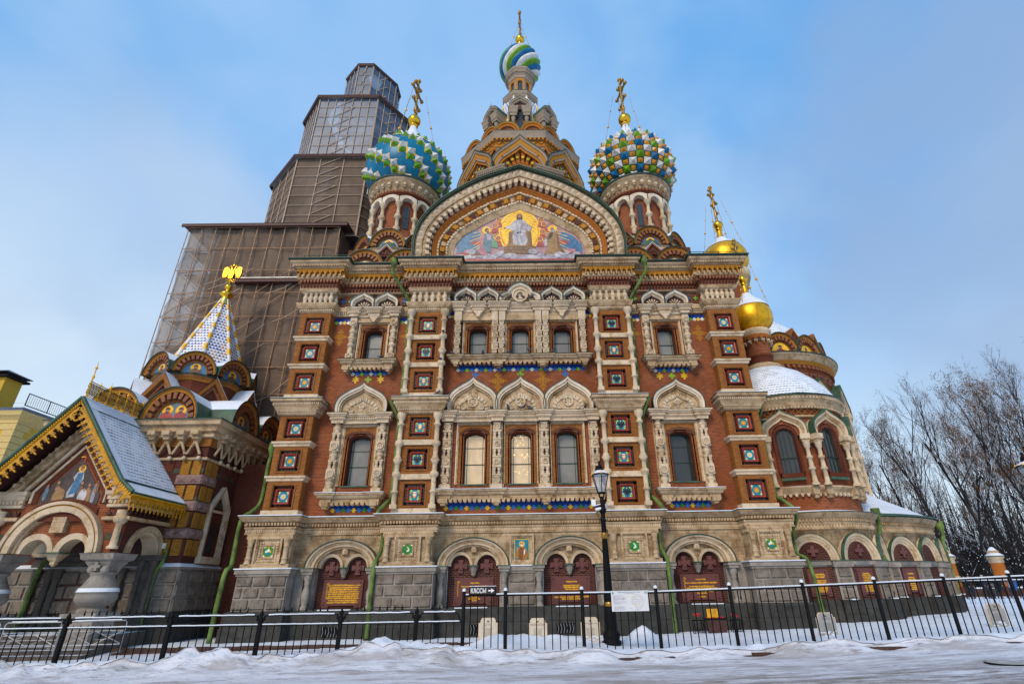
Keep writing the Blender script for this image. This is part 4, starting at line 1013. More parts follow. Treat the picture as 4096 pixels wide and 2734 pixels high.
def gcurve(t):
    R = [(a[0]+(b[0]-a[0])*t, a[1]+(b[1]-a[1])*t) for a, b in zip(go, gi)]
    return [(-x, z) for x, z in R]+list(reversed(R))[1:]
m = MB()
def layer(t0, t1, y, mt, yi=None): m.ring(gcurve(t0), gcurve(t1), y, .6, mt, yi=yi, out=False)
m.ring(gcurve(-.02), gcurve(0), -.55, 9., 'copper_green'); m.ring(gcurve(0), gcurve(.03), -.50, .6, 'copper_dark')
layer(.03, .22, -.30, 'stone'); layer(.22, .33, -.22, 'stone_carved'); layer(.33, .46, -.10, 'brick_dark')
for t0, t1, y, yi in ((.46, .50, -.12, -.06), (.50, .54, -.04, .02), (.54, .58, .04, .08)): layer(t0, t1, y, 'brick_orange', yi)
layer(.58, .62, .06, 'stone_pale'); layer(.62, .80, .14, 'brick_ochre'); layer(.80, .85, .14, 'stone_pale'); layer(.85, 1.0, .12, 'stone', .26)
def between(n, t0, t1, fn):                          # n cells along the curve band
    a, b = resample(gcurve(t0), n), resample(gcurve(t1), n)
    for k in range(n): fn(k, a[k], a[k+1], b[k+1], b[k])
def ctr(*P): return (sum(p[0] for p in P)/len(P), sum(p[1] for p in P)/len(P))
def pyr(k, a, b, c, d, y=-.30, h=.13, mt='stone_pale', sh=.9):
    e = ctr(a, b, c, d)
    P = [(e[0]+(p[0]-e[0])*sh, e[1]+(p[1]-e[1])*sh) for p in (a, b, c, d)]
    for i in range(4): p, q = P[i], P[(i+1) % 4]; m.q([(p[0], y, p[1]), (q[0], y, q[1]), (e[0], y-h, e[1])], mt)
between(44, .04, .215, pyr)
between(60, .225, .325, lambda k, a, b, c, d: pyr(k, a, b, c, d, -.22, .10, 'stone', 1.0))
def tooth(k, a, b, c, d, y0=-.36, y1=-.06, mt='stone_pale', w_=.28):
    L_ = lambda p, q, t_: (p[0]+(q[0]-p[0])*t_, p[1]+(q[1]-p[1])*t_)
    P = [L_(a, b, .5-w_), L_(a, b, .5+w_), L_(d, c, .5+w_), L_(d, c, .5-w_)]
    m.pr(list(reversed(P)), y0, y1, mt); m.pr([L_(d, c, .5-w_*.7), L_(d, c, .5+w_*.7), L_(L_(d, c, .5+w_*.7), L_(a, b, .5+w_*.7), -.35), L_(L_(d, c, .5-w_*.7), L_(a, b, .5-w_*.7), -.35)], y0+.12, y1, mt)
between(42, .31, .41, tooth)
def blk(k, a, b, c, d): tooth(k, a, b, c, d, *(((.02, .15, 'brick_gold', .32), (.10, .15, 'brick_maroon', .30), (.02, .15, 'brick_gold', .32), (.10, .15, 'stone_carved', .3))[k % 4]))
between(33, .65, .77, blk)
between(70, .58, .62, lambda k, a, b, c, d: tooth(k, a, b, c, d, .0 if k % 3 else .03, .1, 'stone_pale', .36))
between(70, .80, .85, lambda k, a, b, c, d: tooth(k, a, b, c, d, .06 if k % 3 else .09, .15, 'stone_pale', .36))
gable = m.build('gable', church)
# mosaic: a plain generic group of figures in gold, white and blue tesserae
def mosaicmat(name, c, c2, sc=26):
    m_, nt, b = newmat(name)
    vo = nd(nt, 'ShaderNodeTexVoronoi', i_Scale=sc); g_ = nd(nt, 'ShaderNodeNewGeometry'); nt.links.new(g_.outputs['Position'], vo.inputs['Vector'])
    f = noise(nt, 3., 6, .7, None, 1.)
    k = mixrgb(nt, rng(nt, f, .35, .65), c, c2); k = mixrgb(nt, .30, k, mixrgb(nt, vo.outputs['Color'], (0, 0, 0), c2), 'SOFT_LIGHT')
    nt.links.new(k, b.inputs['Base Color']); b.inputs['Roughness'].default_value = .45; MATS[name] = m_
mosaicmat('mo_blue', (.03, .12, .24), (.09, .24, .36)); mosaicmat('mo_mauve', (.34, .16, .17), (.46, .29, .29)); mosaicmat('mo_gold', (.85, .46, .01), (.98, .66, .06)); mosaicmat('mo_deep', (.62, .26, .008), (.78, .36, .01))
mosaicmat('mo_white', (.62, .58, .58), (.36, .33, .34)); mosaicmat('mo_cloud', (.46, .42, .45), (.30, .27, .32)); mosaicmat('mo_red', (.32, .035, .04), (.48, .10, .07)); mosaicmat('mo_brown', (.16, .075, .03), (.26, .14, .06))
mosaicmat('mo_ochre', (.42, .25, .09), (.28, .16, .06)); mosaicmat('mo_teal', (.08, .17, .22), (.20, .27, .30)); mosaicmat('mo_pink', (.55, .25, .27), (.40, .14, .18)); mosaicmat('mo_dark', (.05, .03, .025), (.10, .06, .05)); mosaicmat('mo_flesh', (.46, .24, .14), (.36, .17, .10)); mosaicmat('mo_green', (.10, .28, .14), (.18, .34, .2))
m = MB(); YM = .30; gm_ = gcurve(1.0)
PX_ = lambda x, y: ((x-1108)/228., 16.97+(1150-y)/178.0)      # mosaic sketch grid -> wall metres
m.q([(x, YM, z) for x, z in gm_], 'mo_mauve')
def mo(P, mt, d): m.q([(PX_(*p)[0], YM-d, PX_(*p)[1]) for p in P], mt)
def mdisc(x, y, rx, ry, mt, d, n=28): mo([(x+rx*cos(2*pi*k/n), y+ry*sin(2*pi*k/n)) for k in range(n)], mt, d)
mo([(352, 1080), (358, 960), (450, 862), (600, 800), (640, 850), (600, 960), (610, 1080)], 'mo_blue', .006); mo([(1860, 1080), (1855, 990), (1750, 880), (1620, 830), (1590, 900), (1600, 1080)], 'mo_blue', .006)
for x0, s in ((880, -1), (1340, 1)):
    for k in range(7): x1 = x0+s*(330+20*(k % 3)); y0 = 760+k*22; y1 = 840+k*46; mo([(x0, y0), (x0, y0+7), (x1, y1+5), (x1, y1)], 'mo_gold', .008)
    for k in range(6): mdisc(x0+s*(70+75*k), 800+62*k-30*(k % 2), 70, 20, 'mo_red' if k % 2 else 'mo_pink', .007, 14)
mdisc(1108, 830, 256, 300*.86, 'mo_gold', .012, 40); mdisc(1108, 835, 236, 238, 'mo_deep', .014, 40); mdisc(1108, 828, 222, 226, 'mo_gold', .016, 40)
for k in range(26): a = 2*pi*k/26; mo([(1108+60*cos(a), 700+45*sin(a)), (1108+200*cos(a+.03), 760+170*sin(a+.03)), (1108+200*cos(a-.03), 760+170*sin(a-.03))], 'mo_deep', .018)
mo([(980, 830), (1250, 830), (1262, 1000), (968, 1000)], 'mo_brown', .02); mo([(1020, 770), (1200, 770), (1215, 995), (1005, 995)], 'mo_ochre', .021)
mdisc(1108, 645, 54, 46, 'mo_gold', .022); mdisc(1108, 645, 48, 41, 'mo_deep', .023); mdisc(1108, 645, 42, 36, 'mo_gold', .024)
mo([(1075, 640), (1085, 622), (1108, 616), (1131, 622), (1142, 640), (1146, 685), (1130, 700), (1086, 700), (1070, 685)], 'mo_dark', .026); mdisc(1108, 650, 19, 22, 'mo_flesh', .028, 14); mo([(1092, 662), (1124, 662), (1116, 682), (1100, 682)], 'mo_dark', .029)
mo([(1060, 692), (1156, 692), (1196, 722), (1200, 800), (1180, 860), (1208, 930), (1180, 985), (1040, 985), (1022, 900), (1040, 830), (985, 800), (930, 792), (928, 780), (990, 760), (1030, 712)], 'mo_white', .027)
for P in ([(1060, 720), (1075, 716), (1100, 840), (1050, 960), (1042, 958), (1080, 840)], [(1130, 700), (1142, 700), (1120, 860), (1150, 980), (1138, 980), (1104, 870)], [(1020, 860), (1110, 830), (1180, 850), (1175, 862), (1108, 844), (1024, 874)], [(1085, 870), (1094, 870), (1090, 982), (1076, 982)]): mo(P, 'mo_cloud', .029)
mo([(1150, 725), (1268, 772), (1230, 842), (1120, 795)], 'mo_ochre', .031); mo([(1158, 733), (1206, 752), (1178, 815), (1130, 793)], 'mo_cloud', .033); mo([(1212, 755), (1258, 775), (1226, 832), (1184, 818)], 'mo_cloud', .033)
mdisc(926, 785, 16, 9, 'mo_flesh', .03, 10)
mo([(920, 1000), (1300, 1000), (1300, 1085), (920, 1085)], 'mo_brown', .022)
for k in range(12): mdisc(945+30*k, 1022, 10, 8, 'mo_red' if k % 2 else 'mo_green', .024, 8); mdisc(945+30*k, 1060, 10, 8, 'mo_green' if k % 2 else 'mo_red', .024, 8)
mo([(960, 970), (1200, 970), (1210, 1000), (950, 1000)], 'mo_ochre', .025)
# kneeling figures
mdisc(706, 812, 52, 44, 'mo_gold', .02); mdisc(706, 812, 44, 37, 'mo_deep', .021); mdisc(706, 812, 40, 34, 'mo_gold', .0215); mdisc(712, 812, 26, 25, 'mo_flesh', .024, 12); mo([(684, 800), (706, 784), (730, 792), (726, 804), (700, 812), (694, 836), (682, 824)], 'mo_dark', .025); mo([(712, 822), (738, 824), (728, 846), (712, 842)], 'mo_dark', .0255)
mo([(680, 848), (740, 840), (800, 920), (812, 990), (770, 1000), (760, 1070), (640, 1060), (650, 960)], 'mo_teal', .024); mo([(668, 860), (690, 850), (660, 1000), (735, 1100), (660, 1095), (615, 1060)], 'mo_pink', .026); mo([(650, 1050), (530, 1090), (525, 1100), (660, 1098)], 'mo_brown', .025); mo([(770, 910), (850, 960), (845, 1020), (780, 1010)], 'mo_green', .026); mo([(700, 850), (760, 870), (770, 920), (720, 930)], 'mo_cloud', .027)
mdisc(1512, 800, 54, 44, 'mo_gold', .02); mdisc(1512, 800, 45, 37, 'mo_deep', .021); mdisc(1512, 800, 41, 34, 'mo_gold', .0215); mdisc(1505, 806, 25, 24, 'mo_flesh', .024, 12); mo([(1484, 815), (1510, 820), (1530, 800), (1545, 830), (1510, 850), (1488, 840)], 'mo_cloud', .025)
mo([(1500, 840), (1560, 830), (1572, 900), (1580, 990), (1690, 1080), (1690, 1095), (1390, 1098), (1440, 1040), (1450, 960), (1415, 900)], 'mo_ochre', .024); mo([(1470, 855), (1520, 835), (1500, 900), (1440, 930)], 'mo_dark', .026); mo([(1410, 910), (1440, 920), (1432, 1000), (1408, 1000)], 'mo_white', .027); mo([(1560, 850), (1575, 860), (1590, 1000), (1660, 1085), (1600, 1070), (1560, 990)], 'mo_brown', .026)
for x, y in ((855, 690), (812, 755), (850, 905), (1372, 690), (1408, 745), (1385, 830), (1355, 915)): mdisc(x, y, 36, 30, 'mo_gold', .018, 16); mdisc(x, y, 30, 25, 'mo_red', .0185, 16); mdisc(x, y+3, 17, 17, 'mo_flesh', .019, 10); mo([(x-28, y+26), (x+28, y+26), (x+45, y+90), (x-45, y+90)], 'mo_red', .017)
random.seed(5)
for k in range(34): mdisc(400+42*k+random.uniform(-15, 15), 1105+random.uniform(-14, 22)-(45 if k % 9 == 3 else 0), random.uniform(40, 75), random.uniform(18, 32), 'mo_cloud' if k % 2 else 'mo_white', .0195+.0002*k, 14)
mo([(352, 1142), (1862, 1142), (1862, 1165), (352, 1165)], 'mo_red', .03)
mos = m.build('mosaic', gable)

# ------------------------------------------------------------------ little hoods used on the turrets, chapel and apse
brick('brick_brown', (.13, .05, .02), (.08, .03, .015), (.07, .04, .025))
def rhood(mb, w_, h_, d, col='brick_ochre', snow=True, face=None, art='mo_blue', depth=.9, robe='mo_red', saints=1):    # faces -Y, centred on x = 0, base z = 0
    K = lambda k: arc(0, 0, w_*k, h_*k, 18)
    mb.ring(K(1.02), K(.98), -d-.04, depth, 'copper_dark', out=False)
    mb.ring(K(1.0), K(.93), -d, depth, col, out=False, yi=-d+.02); mb.ring(K(.93), K(.86), -d+.05, depth, 'brick_gold' if col == 'brick_ochre' else col, yi=-d+.09, out=False)
    mb.ring(K(.86), K(.60), -d*.45, .2, 'brick_brown', out=False)
    n = 11
    for k in range(n):
        a = pi*(k+.5)/n; dw = pi/n*.30
        P = [(w_*r*cos(t_), h_*r*sin(t_)) for r, t_ in ((.64, a-dw), (.84, a-dw), (.84, a+dw), (.64, a+dw))]
        mb.pr(P, -d*.8, -d*.4, 'terracotta' if col != 'brick_gold' else 'brick_gold')
    mb.ring(K(.60), K(.54), -d*.35, .2, 'brick_ochre', yi=-.02)
    mb.q([(x, -.01, z) for x, z in reversed(K(.55))], art)
    if face is not False:
        for s in ([0] if saints == 1 else [-.24, .24]):
            r = h_*.20 if saints == 1 else h_*.17; zc = h_*.30
            mb.q([(w_*s+r*cos(2*pi*k/14), -.016, zc+r*sin(2*pi*k/14)) for k in range(14)], 'gold_paint')
            mb.q([(w_*s-r*1.3, -.019, .01), (w_*s+r*1.3, -.019, .01), (w_*s+r*.9, -.019, zc-r*.55), (w_*s+r*.3, -.019, zc-r*.3), (w_*s-r*.3, -.019, zc-r*.3), (w_*s-r*.9, -.019, zc-r*.55)], robe)
            mb.q([(w_*s+r*.42*cos(2*pi*k/12), -.022, zc+r*.56*sin(2*pi*k/12)) for k in range(12)], 'mo_flesh'); mb.q([(w_*s+r*.45*cos(pi*k/8), -.024, zc+r*.12+r*.48*sin(pi*k/8)) for k in range(9)], 'mo_dark'); mb.q([(w_*s-r*.28, -.0245, zc-r*.2), (w_*s-r*.18, -.0245, zc-r*.62), (w_*s+r*.18, -.0245, zc-r*.62), (w_*s+r*.28, -.0245, zc-r*.2)], 'mo_dark')
    # barrel roof with snow on the crown
    P, Q = K(1.02), K(1.06)
    for k in range(len(P)-1):
        a, b = P[k], P[k+1]; up_ = (a[1]+b[1])/2/h_
        mb.q([(a[0], -d-.04, a[1]), (b[0], -d-.04, b[1]), (b[0], depth, b[1]), (a[0], depth, a[1])], 'snow' if snow and up_ > .45 else 'copper_green', True)
def place(mb, o, ang, r, c, z):                      # put a -Y facing piece on a circle; ang is the outward direction
    a = ang+pi/2; mb.add(o, Matrix.Translation((c[0]+r*cos(ang), c[1]+r*sin(ang), z)) @ Matrix.Rotation(a, 4, 'Z'))
def ortho_cross(mb, c, z0, h, rot, m='gold_old'):    # eight-ended cross with trefoil tips
    o = MB(); w_ = h*.022; T = [(0, 0, 0), (0, 0, h)]
    def bar(a, b, k=1.):
        o.tube([a, b], w_*k, m, 6)
        for p in (a, b): o.sph(p, w_*1.9*k, m, 6)
    bar((0, 0, 0), (0, 0, h), 1.15); bar((-h*.21, 0, h*.66), (h*.21, 0, h*.66)); bar((-h*.11, 0, h*.86), (h*.11, 0, h*.86)); bar((-h*.13, 0, h*.40), (h*.13, 0, h*.32))
    for s in (-1, 1):
        for k in (1, 2): o.tube([(s*h*.04*k, 0, h*.66+h*.05*(3-k)), (s*h*.05*(3-k), 0, h*.66+h*.04*k)], w_*.4, m, 4); o.tube([(s*h*.04*k, 0, h*.66-h*.05*(3-k)), (s*h*.05*(3-k), 0, h*.66-h*.04*k)], w_*.4, m, 4)
        o.tube([(0, 0, h*.06), (s*h*.07, 0, h*.13), (s*h*.05, 0, h*.19)], w_*.6, m, 5)
    mb.add(o, Matrix.Translation((c[0], c[1], z0)) @ Matrix.Rotation(rot, 4, 'Z'))
def chains(mb, c, ztop, rtop, zbot, rbot, angs):
    for a in angs:
        p, q = Vector((c[0]+rtop*cos(a), c[1]+rtop*sin(a), ztop)), Vector((c[0]+rbot*cos(a), c[1]+rbot*sin(a), zbot))
        pts = [p+(q-p)*t_-Vector((0, 0, .12*sin(pi*t_))) for t_ in [k/8 for k in range(9)]]
        mb.tube(pts, .012, 'gold_old', 4)
        for k in (2, 4, 6, 7): mb.sph(pts[k], .055 if k % 4 else .09, 'gold_leaf', 6)
def onion(R, z0, H, rb, n=26, rt=.12):               # onion profile: radius rb at the foot, R at the belly, drawn to a neck
    P = smoothhalf([(rb, 0), (R*.92, H*.13), (R, H*.28), (R*.95, H*.42), (R*.72, H*.57), (R*.38, H*.70), (R*.17, H*.84), (rt, H)], 5)
    return [(r, z0+z) for r, z in P]
# ------------------------------------------------------------------ the two corner turrets with studded onion domes
def turret(c, kind, label):
    cx, cy = c
    m = MB()
    m.box(cx-2.15, cx+2.15, cy-2.15, cy+2.15, 16.4, 18.5, 'brick_dark')
    h1 = MB(); rhood(h1, 1.08, 1.22, .25, snow=True)
    for a in (-pi/2, 0, pi, pi/2):
        for d in (-1.1, 1.1):
            M = Matrix.Translation((cx, cy, 17.05)) @ Matrix.Rotation(a+pi/2, 4, 'Z') @ Matrix.Translation((d, -2.3, 0)); m.add(h1, M)
        t_ = MB(); t_.pr([(-.55, 0), (.55, 0), (0, .62)], -.12, .5, 'brick_dark'); t_.ring([(-.62, -.02), (0, .70), (.62, -.02)], [(-.52, -.02), (0, .58), (.52, -.02)], -.22, .5, 'terracotta'); t_.ring([(-.64, .0), (0, .74), (.64, 0)], [(-.62, -.02), (0, .71), (.62, -.02)], -.25, .6, 'snow')
        for k in range(3): t_.box(-.06+(k-1)*.16, .02+(k-1)*.16, -.17, 0, .12, .24+.1*(k == 1), 'terra_dark')
        m.add(t_, Matrix.Translation((cx, cy, 17.95)) @ Matrix.Rotation(a+pi/2, 4, 'Z') @ Matrix.Translation((0, -2.2, 0)))
    oc = [(cx+2.35*cos(pi/8+k*pi/4), cy+2.35*sin(pi/8+k*pi/4)) for k in range(8, -1, -1)]; oc = [(x, y) for x, y in oc][::-1]
    run(m, oc, [(-.15, 18.0), (-.15, 18.3), (.0, 18.32), (.04, 18.40), (.02, 18.52), (.10, 18.56), (.10, 18.6), (-.6, 18.7)], ['brick_dark', 'stone', 'stone', 'stone', 'stone', 'copper_dark', 'snow'])
    h2 = MB(); rhood(h2, .98, 1.16, .28, art='mo_blue')
    for k in range(8): place(m, h2, -pi/2+k*pi/4, 2.12, c, 18.62)
    m.build('turret', church)
    m = MB()                                            # drum
    m.lathe([(2.2, 18.6), (2.1, 19.4), (1.62, 19.85), (1.62, 23.0)], (cx, cy, 0), 40, ['copper_green', 'stone', 'brick_red'])
    for k in range(12):
        a = -pi/2+.12+k*pi/6
        cl = MB(); cl.lathe([(.04, -.42), (.13, -.30), (.15, -.2), (.11, -.12), (.20, 0), (.20, .06), (.11, .12), (.10, .7), (.16, .74), (.21, .86), (.16, .98), (.10, 1.02), (.095, 1.55), (.14, 1.6), (.16, 1.7), (.22, 1.78), (.22, 1.86)], (0, 0, 0), 8, 'stone_pale')
        place(m, cl, a, 1.86, c, 20.2)
    for k in range(12):
        a = -pi/2+.12+pi/12+k*pi/6
        ar = MB(); A0 = [(-.385, 0), (-.385, .42)]; 
        I = arc(0, 0, .34, .38, 12)
        top = [(x, .40+.18*(1-(abs(x)/.50)**2)) for x, z in [(-.50+1.0*j/12, 0) for j in range(13)]]
        ar.ring(top, I, -.20, .14, 'stone_white'); ar.q([(-.50, -.2, 0), (-.34, -.2, 0), (-.50, -.2, .4)], 'stone_white'); ar.q([(.34, -.2, 0), (.50, -.2, 0), (.50, -.2, .4)], 'stone_white')
        place(m, ar, a, 1.76, c, 22.03)
    drum = m.build('drum', church)
    m = MB()
    m.lathe([(1.66, 22.45), (1.66, 22.85), (1.82, 22.9), (1.85, 23.0), (1.88, 23.3), (1.98, 23.36), (2.0, 23.5), (2.16, 23.6), (2.22, 23.75), (2.28, 23.8), (2.28, 23.88), (1.7, 24.0)], (cx, cy, 0), 48, ['brick_dark', 'brick_dark', 'brick_red', 'stone', 'stone', 'stone', 'stone', 'stone', 'copper_dark', 'copper_dark', 'copper_green'])
    b = MB(); b.box(-.085, .085, -.16, 0, 0, .18, 'stone_pale'); b.box(-.07, .07, -.10, 0, -.12, 0, 'stone')
    d_ = MB(); d_.pr([(-.05, 0), (-.05, -.12), (0, -.16), (.05, -.12), (.05, 0)], -.07, 0, 'terracotta')
    for k in range(28): place(m, b, 2*pi*k/28, 1.93, c, 23.30)
    for k in range(56): place(m, d_, 2*pi*k/56, 1.80, c, 23.1)
    m.build('drum_cornice', church)
    for k in range(12):                                 # narrow windows in every other arch
        a = -pi/2+.12+pi/12+k*pi/6
        if k % 2 == (0 if kind == 'spiral' else 1):
            w_ = MB(); P = [(-.17, 0), (.17, 0), (.17, 1.45)]+[(.17*cos(pi*j/6), 1.45+.17*sin(pi*j/6)) for j in range(1, 6)]+[(-.17, 1.45)]
            w_.q([(x, -.012, z) for x, z in P], 'glass_dark'); w_.box(-.015, .015, -.03, 0, 0, 1.6, 'frame_green'); w_.box(-.17, .17, -.03, 0, .75, .79, 'frame_green')
            o2 = MB(); place(o2, w_, a, 1.64, c, 20.4)
            o2.build('drum_window', drum)
    # dome
    m = MB(); rows = 11; cols = 32 if kind == 'spiral' else 34
    base = onion(2.64, 23.9, 6.4, 1.75)
    P = resample(base, rows+7)
    m.lathe(base, (cx, cy, 0), 48, 'd_turq' if kind == 'spiral' else 'd_dark')
    def cell(i, j, mt, h, sh, frame=None):
        a0, a1 = 2*pi*j/cols, 2*pi*(j+1)/cols
        if kind == 'spiral': pass
        (r0, z0), (r1, z1) = P[i], P[i+1]
        C = [Vector((r*cos(a), r*sin(a), z)) for r, a, z in ((r0, a0, z0), (r0, a1, z0), (r1, a1, z1), (r1, a0, z1))]
        e = sum(C, Vector())/4; nn = (C[1]-C[0]).cross(C[3]-C[0]).normalized(); e0 = e.copy()
        Q = [e+(p-e)*sh+nn*.012 for p in C]; tip = e0+nn*h; off = Vector((cx, cy, 0))
        if frame:
            F = [e+(p-e)*1.0+nn*.006 for p in C]; m.q([tuple(p+off) for p in F], frame)
        for k in range(4): m.q([tuple(Q[k]+off), tuple(Q[(k+1) % 4]+off), tuple(tip+off)], mt[k] if isinstance(mt, list) else mt)
    for i in range(0, rows+1):
        for j in range(cols):
            if kind == 'spiral':
                v = (j+i) % 4
                if v in (0, 1): cell(i, j, 'd_green' if v == 0 else 'd_white', .26*min(1, P[i][0]/1.8), .86, 'gold_paint')
            else:
                if (i+j) % 2 == 0:
                    v = i % 2; mt = 'd_white' if v == 0 else ('d_green' if (i//2+j//2) % 2 else 'd_blue')
                    cell(i, j, mt, .30*min(1, P[i][0]/1.8), 1.02)
                else: cell(i, j, 'd_ochre', .17, .68)
    if kind == 'spiral':                                 # seams between the flat blue plates
        for i in range(rows+1):
            for j in range(cols):
                if (j+i) % 4 == 2:
                    a = 2*pi*(j+1)/cols; (r0, z0), (r1, z1) = P[i], P[i+1]
                    m.tube([(cx+(r0+.004)*cos(a), cy+(r0+.004)*sin(a), z0), (cx+(r1+.004)*cos(a), cy+(r1+.004)*sin(a), z1)], .009, 'd_blue', 4, False)
    # snow cap on the shoulders
    cap = [(r+.05, z) for r, z in base if z > 27.0]; m.lathe(cap, (cx, cy, 0), 32, 'snow')
    dome = m.build('onion_dome', church)
    m = MB(); zt = 29.75
    m.lathe([(.34, zt-.5), (.20, zt), (.19, zt+.45), (.30, zt+.50), (.30, zt+.58), (.2, zt+.62)], (cx, cy, 0), 14, 'gold'); m.sph((cx, cy, zt+1.05), .44, 'gold', 18)
    m.build('finial', dome)
    m = MB(); ortho_cross(m, c, zt+1.45, 3.6, radians(78 if kind == 'spiral' else 102)); chains(m, c, zt+3.7, .6, 27.9, 1.75, (radians(75-180 if kind == 'spiral' else -105), radians(160), radians(20), radians(95)))
    m.build('cross', dome)
turret((-7.28, 3.6), 'spiral', ''); turret((7.28, 3.6), 'stud', '')

# ------------------------------------------------------------------ central tent tower
TC = (0., 10.)
def octo(R, rot=pi/8, n=8): return [(TC[0]+R*cos(rot+2*pi*k/n), TC[1]+R*sin(rot+2*pi*k/n)) for k in range(n+1)]
m = MB()
run(m, octo(4.45), [(0, 20), (0, 31.0)], 'brick_tower')
run(m, octo(4.5), [(.05, 30.2), (.10, 30.25), (.10, 30.5), (.16, 30.52), (.16, 30.95), (.26, 31.0), (.26, 31.2), (.34, 31.22), (.38, 31.5), (.45, 31.75), (.47, 31.8), (.47, 31.86), (-.8, 32.2)], ['brick_tower', 'stone_tower', 'stone_tower', 'brick_tower', 'brick_tower', 'terra_dark', 'brick_tower', 'stone_tower', 'stone_tower', 'stone_tower', 'copper_dark', 'copper_green'])
stud(m, octo(4.5), .26, .30, .16, .12, 31.0, 31.2, 'brick_gold')
zz = MB(); zz.pr([(-.25, 0), (.25, 0), (0, -.2)], -.06, 0, 'brick_gold'); along(octo(4.5), .16, .5, lambda M, s_: m.add(zz, Matrix.Translation((0, 0, 30.93)) @ M))
tower = m.build('central_tower', church)
m = MB()                                               # big ogee hoods on each side
bh = MB(); W_, H_ = 1.98, 3.75
K = lambda k: keel(0, 0, W_*k, H_*(1-(1-k)*1.15), sharp=2.)
bh.ring(K(1.03), K(1.0), -.72, .5, 'copper_dark'); bh.ring(K(1.0), K(.95), -.70, .5, 'stone_tower', yi=-.66); bh.ring(K(.95), K(.85), -.60, .5, 'brick_gold'); bh.ring(K(.85), K(.80), -.58, .5, 'stone_tower'); bh.ring(K(.80), K(.74), -.5, .5, 'brick_tower'); bh.ring(arc(0, 0, W_*.76, H_*.66, 20), arc(0, 0, W_*.46, H_*.40, 20), -.30, .5, 'brick_orange')
bh.q([(x, -.27, z) for x, z in reversed(K(.76))], 'brick_orange')
for k in range(10):
    a = pi*(k+.5)/10
    for dw, mt, y in ((.105, 'stone_tower', -.42),):
        for s in (-1, 1):
            a2 = a+s*pi/20; P = [(W_*.49*cos(a2-.025), H_*.43*sin(a2-.025)), (W_*.75*cos(a2-.03), H_*.64*sin(a2-.03)), (W_*.75*cos(a2+.03), H_*.64*sin(a2+.03)), (W_*.49*cos(a2+.025), H_*.43*sin(a2+.025))]
            bh.pr(P, y, -.28, mt)
    x, z = W_*.62*cos(a), H_*.53*sin(a); bh.box(x-.11, x+.11, -.36, -.28, z-.13, z+.13, 'brick_gold'); bh.box(x-.06, x+.06, -.38, -.28, z-.08, z+.08, 't_green' if k % 2 else 't_yellow')
bh.ring(arc(0, 0, W_*.46, H_*.40, 16), arc(0, 0, W_*.36, H_*.31, 16), -.2, .6, 'terracotta', yi=-.1)
bh.q([(x, .35, z) for x, z in reversed(arc(0, 0, W_*.38, H_*.33, 16))], 'terra_dark')
for k in range(8): place(m, bh, -pi/2+k*pi/4, 4.45*cos(pi/8)-.02, TC, 27.4)
tr = MB(); tr.ring([(-.7, -.2), (0, 1.0), (.7, -.2)], [(-.5, -.2), (0, .72), (.5, -.2)], -.3, .3, 'brick_orange'); tr.q([(-.5, -.1, -.2), (.5, -.1, -.2), (0, -.1, .72)], 'copper_green')
cb = MB()
run(cb, [(-.85, .5), (-.85, -.25), (.85, -.25), (.85, .5)], [(0, -1.2), (0, -.15), (.1, -.1), (.14, .0), (.18, .2), (.26, .3), (.28, .42), (-.5, .5)], ['brick_orange', 'brick_gold']+['stone_tower']*4+['copper_green'])
stud(cb, [(-.85, .5), (-.85, -.25), (.85, -.25), (.85, .5)], .18, .16, .09, .08, .06, .18, 'stone_tower')
for k in range(8): place(m, tr, -pi/2+pi/8+k*pi/4, 4.55, TC, 29.4); place(m, cb, -pi/2+pi/8+k*pi/4, 4.95, TC, 27.4)
m.build('tower_hoods', church)
m = MB()                                               # small round hoods over the cornice
sh = MB(); K2 = lambda k: arc(0, 0, .94*k, 1.2*k, 14)
sh.ring(K2(1.0), K2(.9), -.2, 1.2, 'brick_gold', yi=-.18); sh.ring(K2(.9), K2(.68), -.12, .5, 'brick_orange'); sh.ring(K2(.68), K2(.5), -.02, .5, 'terracotta', yi=.05); sh.q([(x, .1, z) for x, z in reversed(K2(.55))], 'brick_maroon'); sh.q([(-.2, .05, 0), (.2, .05, 0), (0, .05, .25)], 't_green'); sh.ring(K2(1.03), K2(1.0), -.22, 1.2, 'copper_green')
for k in range(8):
    for d in (-.93, .93):
        a = -pi/2+k*pi/4
        m.add(sh, Matrix.Translation((TC[0], TC[1], 31.9)) @ Matrix.Rotation(a+pi/2, 4, 'Z') @ Matrix.Translation((d, -4.5*cos(pi/8)+.05, 0)))
m.build('tower_round_hoods', church)
m = MB()                                               # tent with tiled faces and striped ribs
def tentm(mb, c, R0, z0, R1, z1, n, rot, tile, ribA='t_yellow', ribB='t_white', rw=.1, nseg=14):
    for k in range(n):
        a, b = rot+2*pi*k/n, rot+2*pi*(k+1)/n
        P = [(c[0]+R0*cos(a), c[1]+R0*sin(a), z0), (c[0]+R0*cos(b), c[1]+R0*sin(b), z0), (c[0]+R1*cos(b), c[1]+R1*sin(b), z1), (c[0]+R1*cos(a), c[1]+R1*sin(a), z1)]
        L_ = sqrt((R0-R1)**2+(z1-z0)**2); w0 = R0*sin(pi/n); w1 = R1*sin(pi/n)
        mb.q(P, tile, False, [(-w0, 0), (w0, 0), (w1, L_), (-w1, L_)])
        for j in range(nseg):
            t0, t1 = j/nseg, (j+1)/nseg; p, q = [(c[0]+(R0+(R1-R0)*t_)*cos(a), c[1]+(R0+(R1-R0)*t_)*sin(a), z0+(z1-z0)*t_) for t_ in (t0, t1)]
            mb.tube([p, q], rw*(1-.55*t0), ribA if j % 2 else ribB, 6, False)
tentm(m, TC, 3.6, 31.8, 1.25, 40.0, 8, pi/8, 'tiles_tower', rw=.16, nseg=16)
m.build('tent_roof', church)
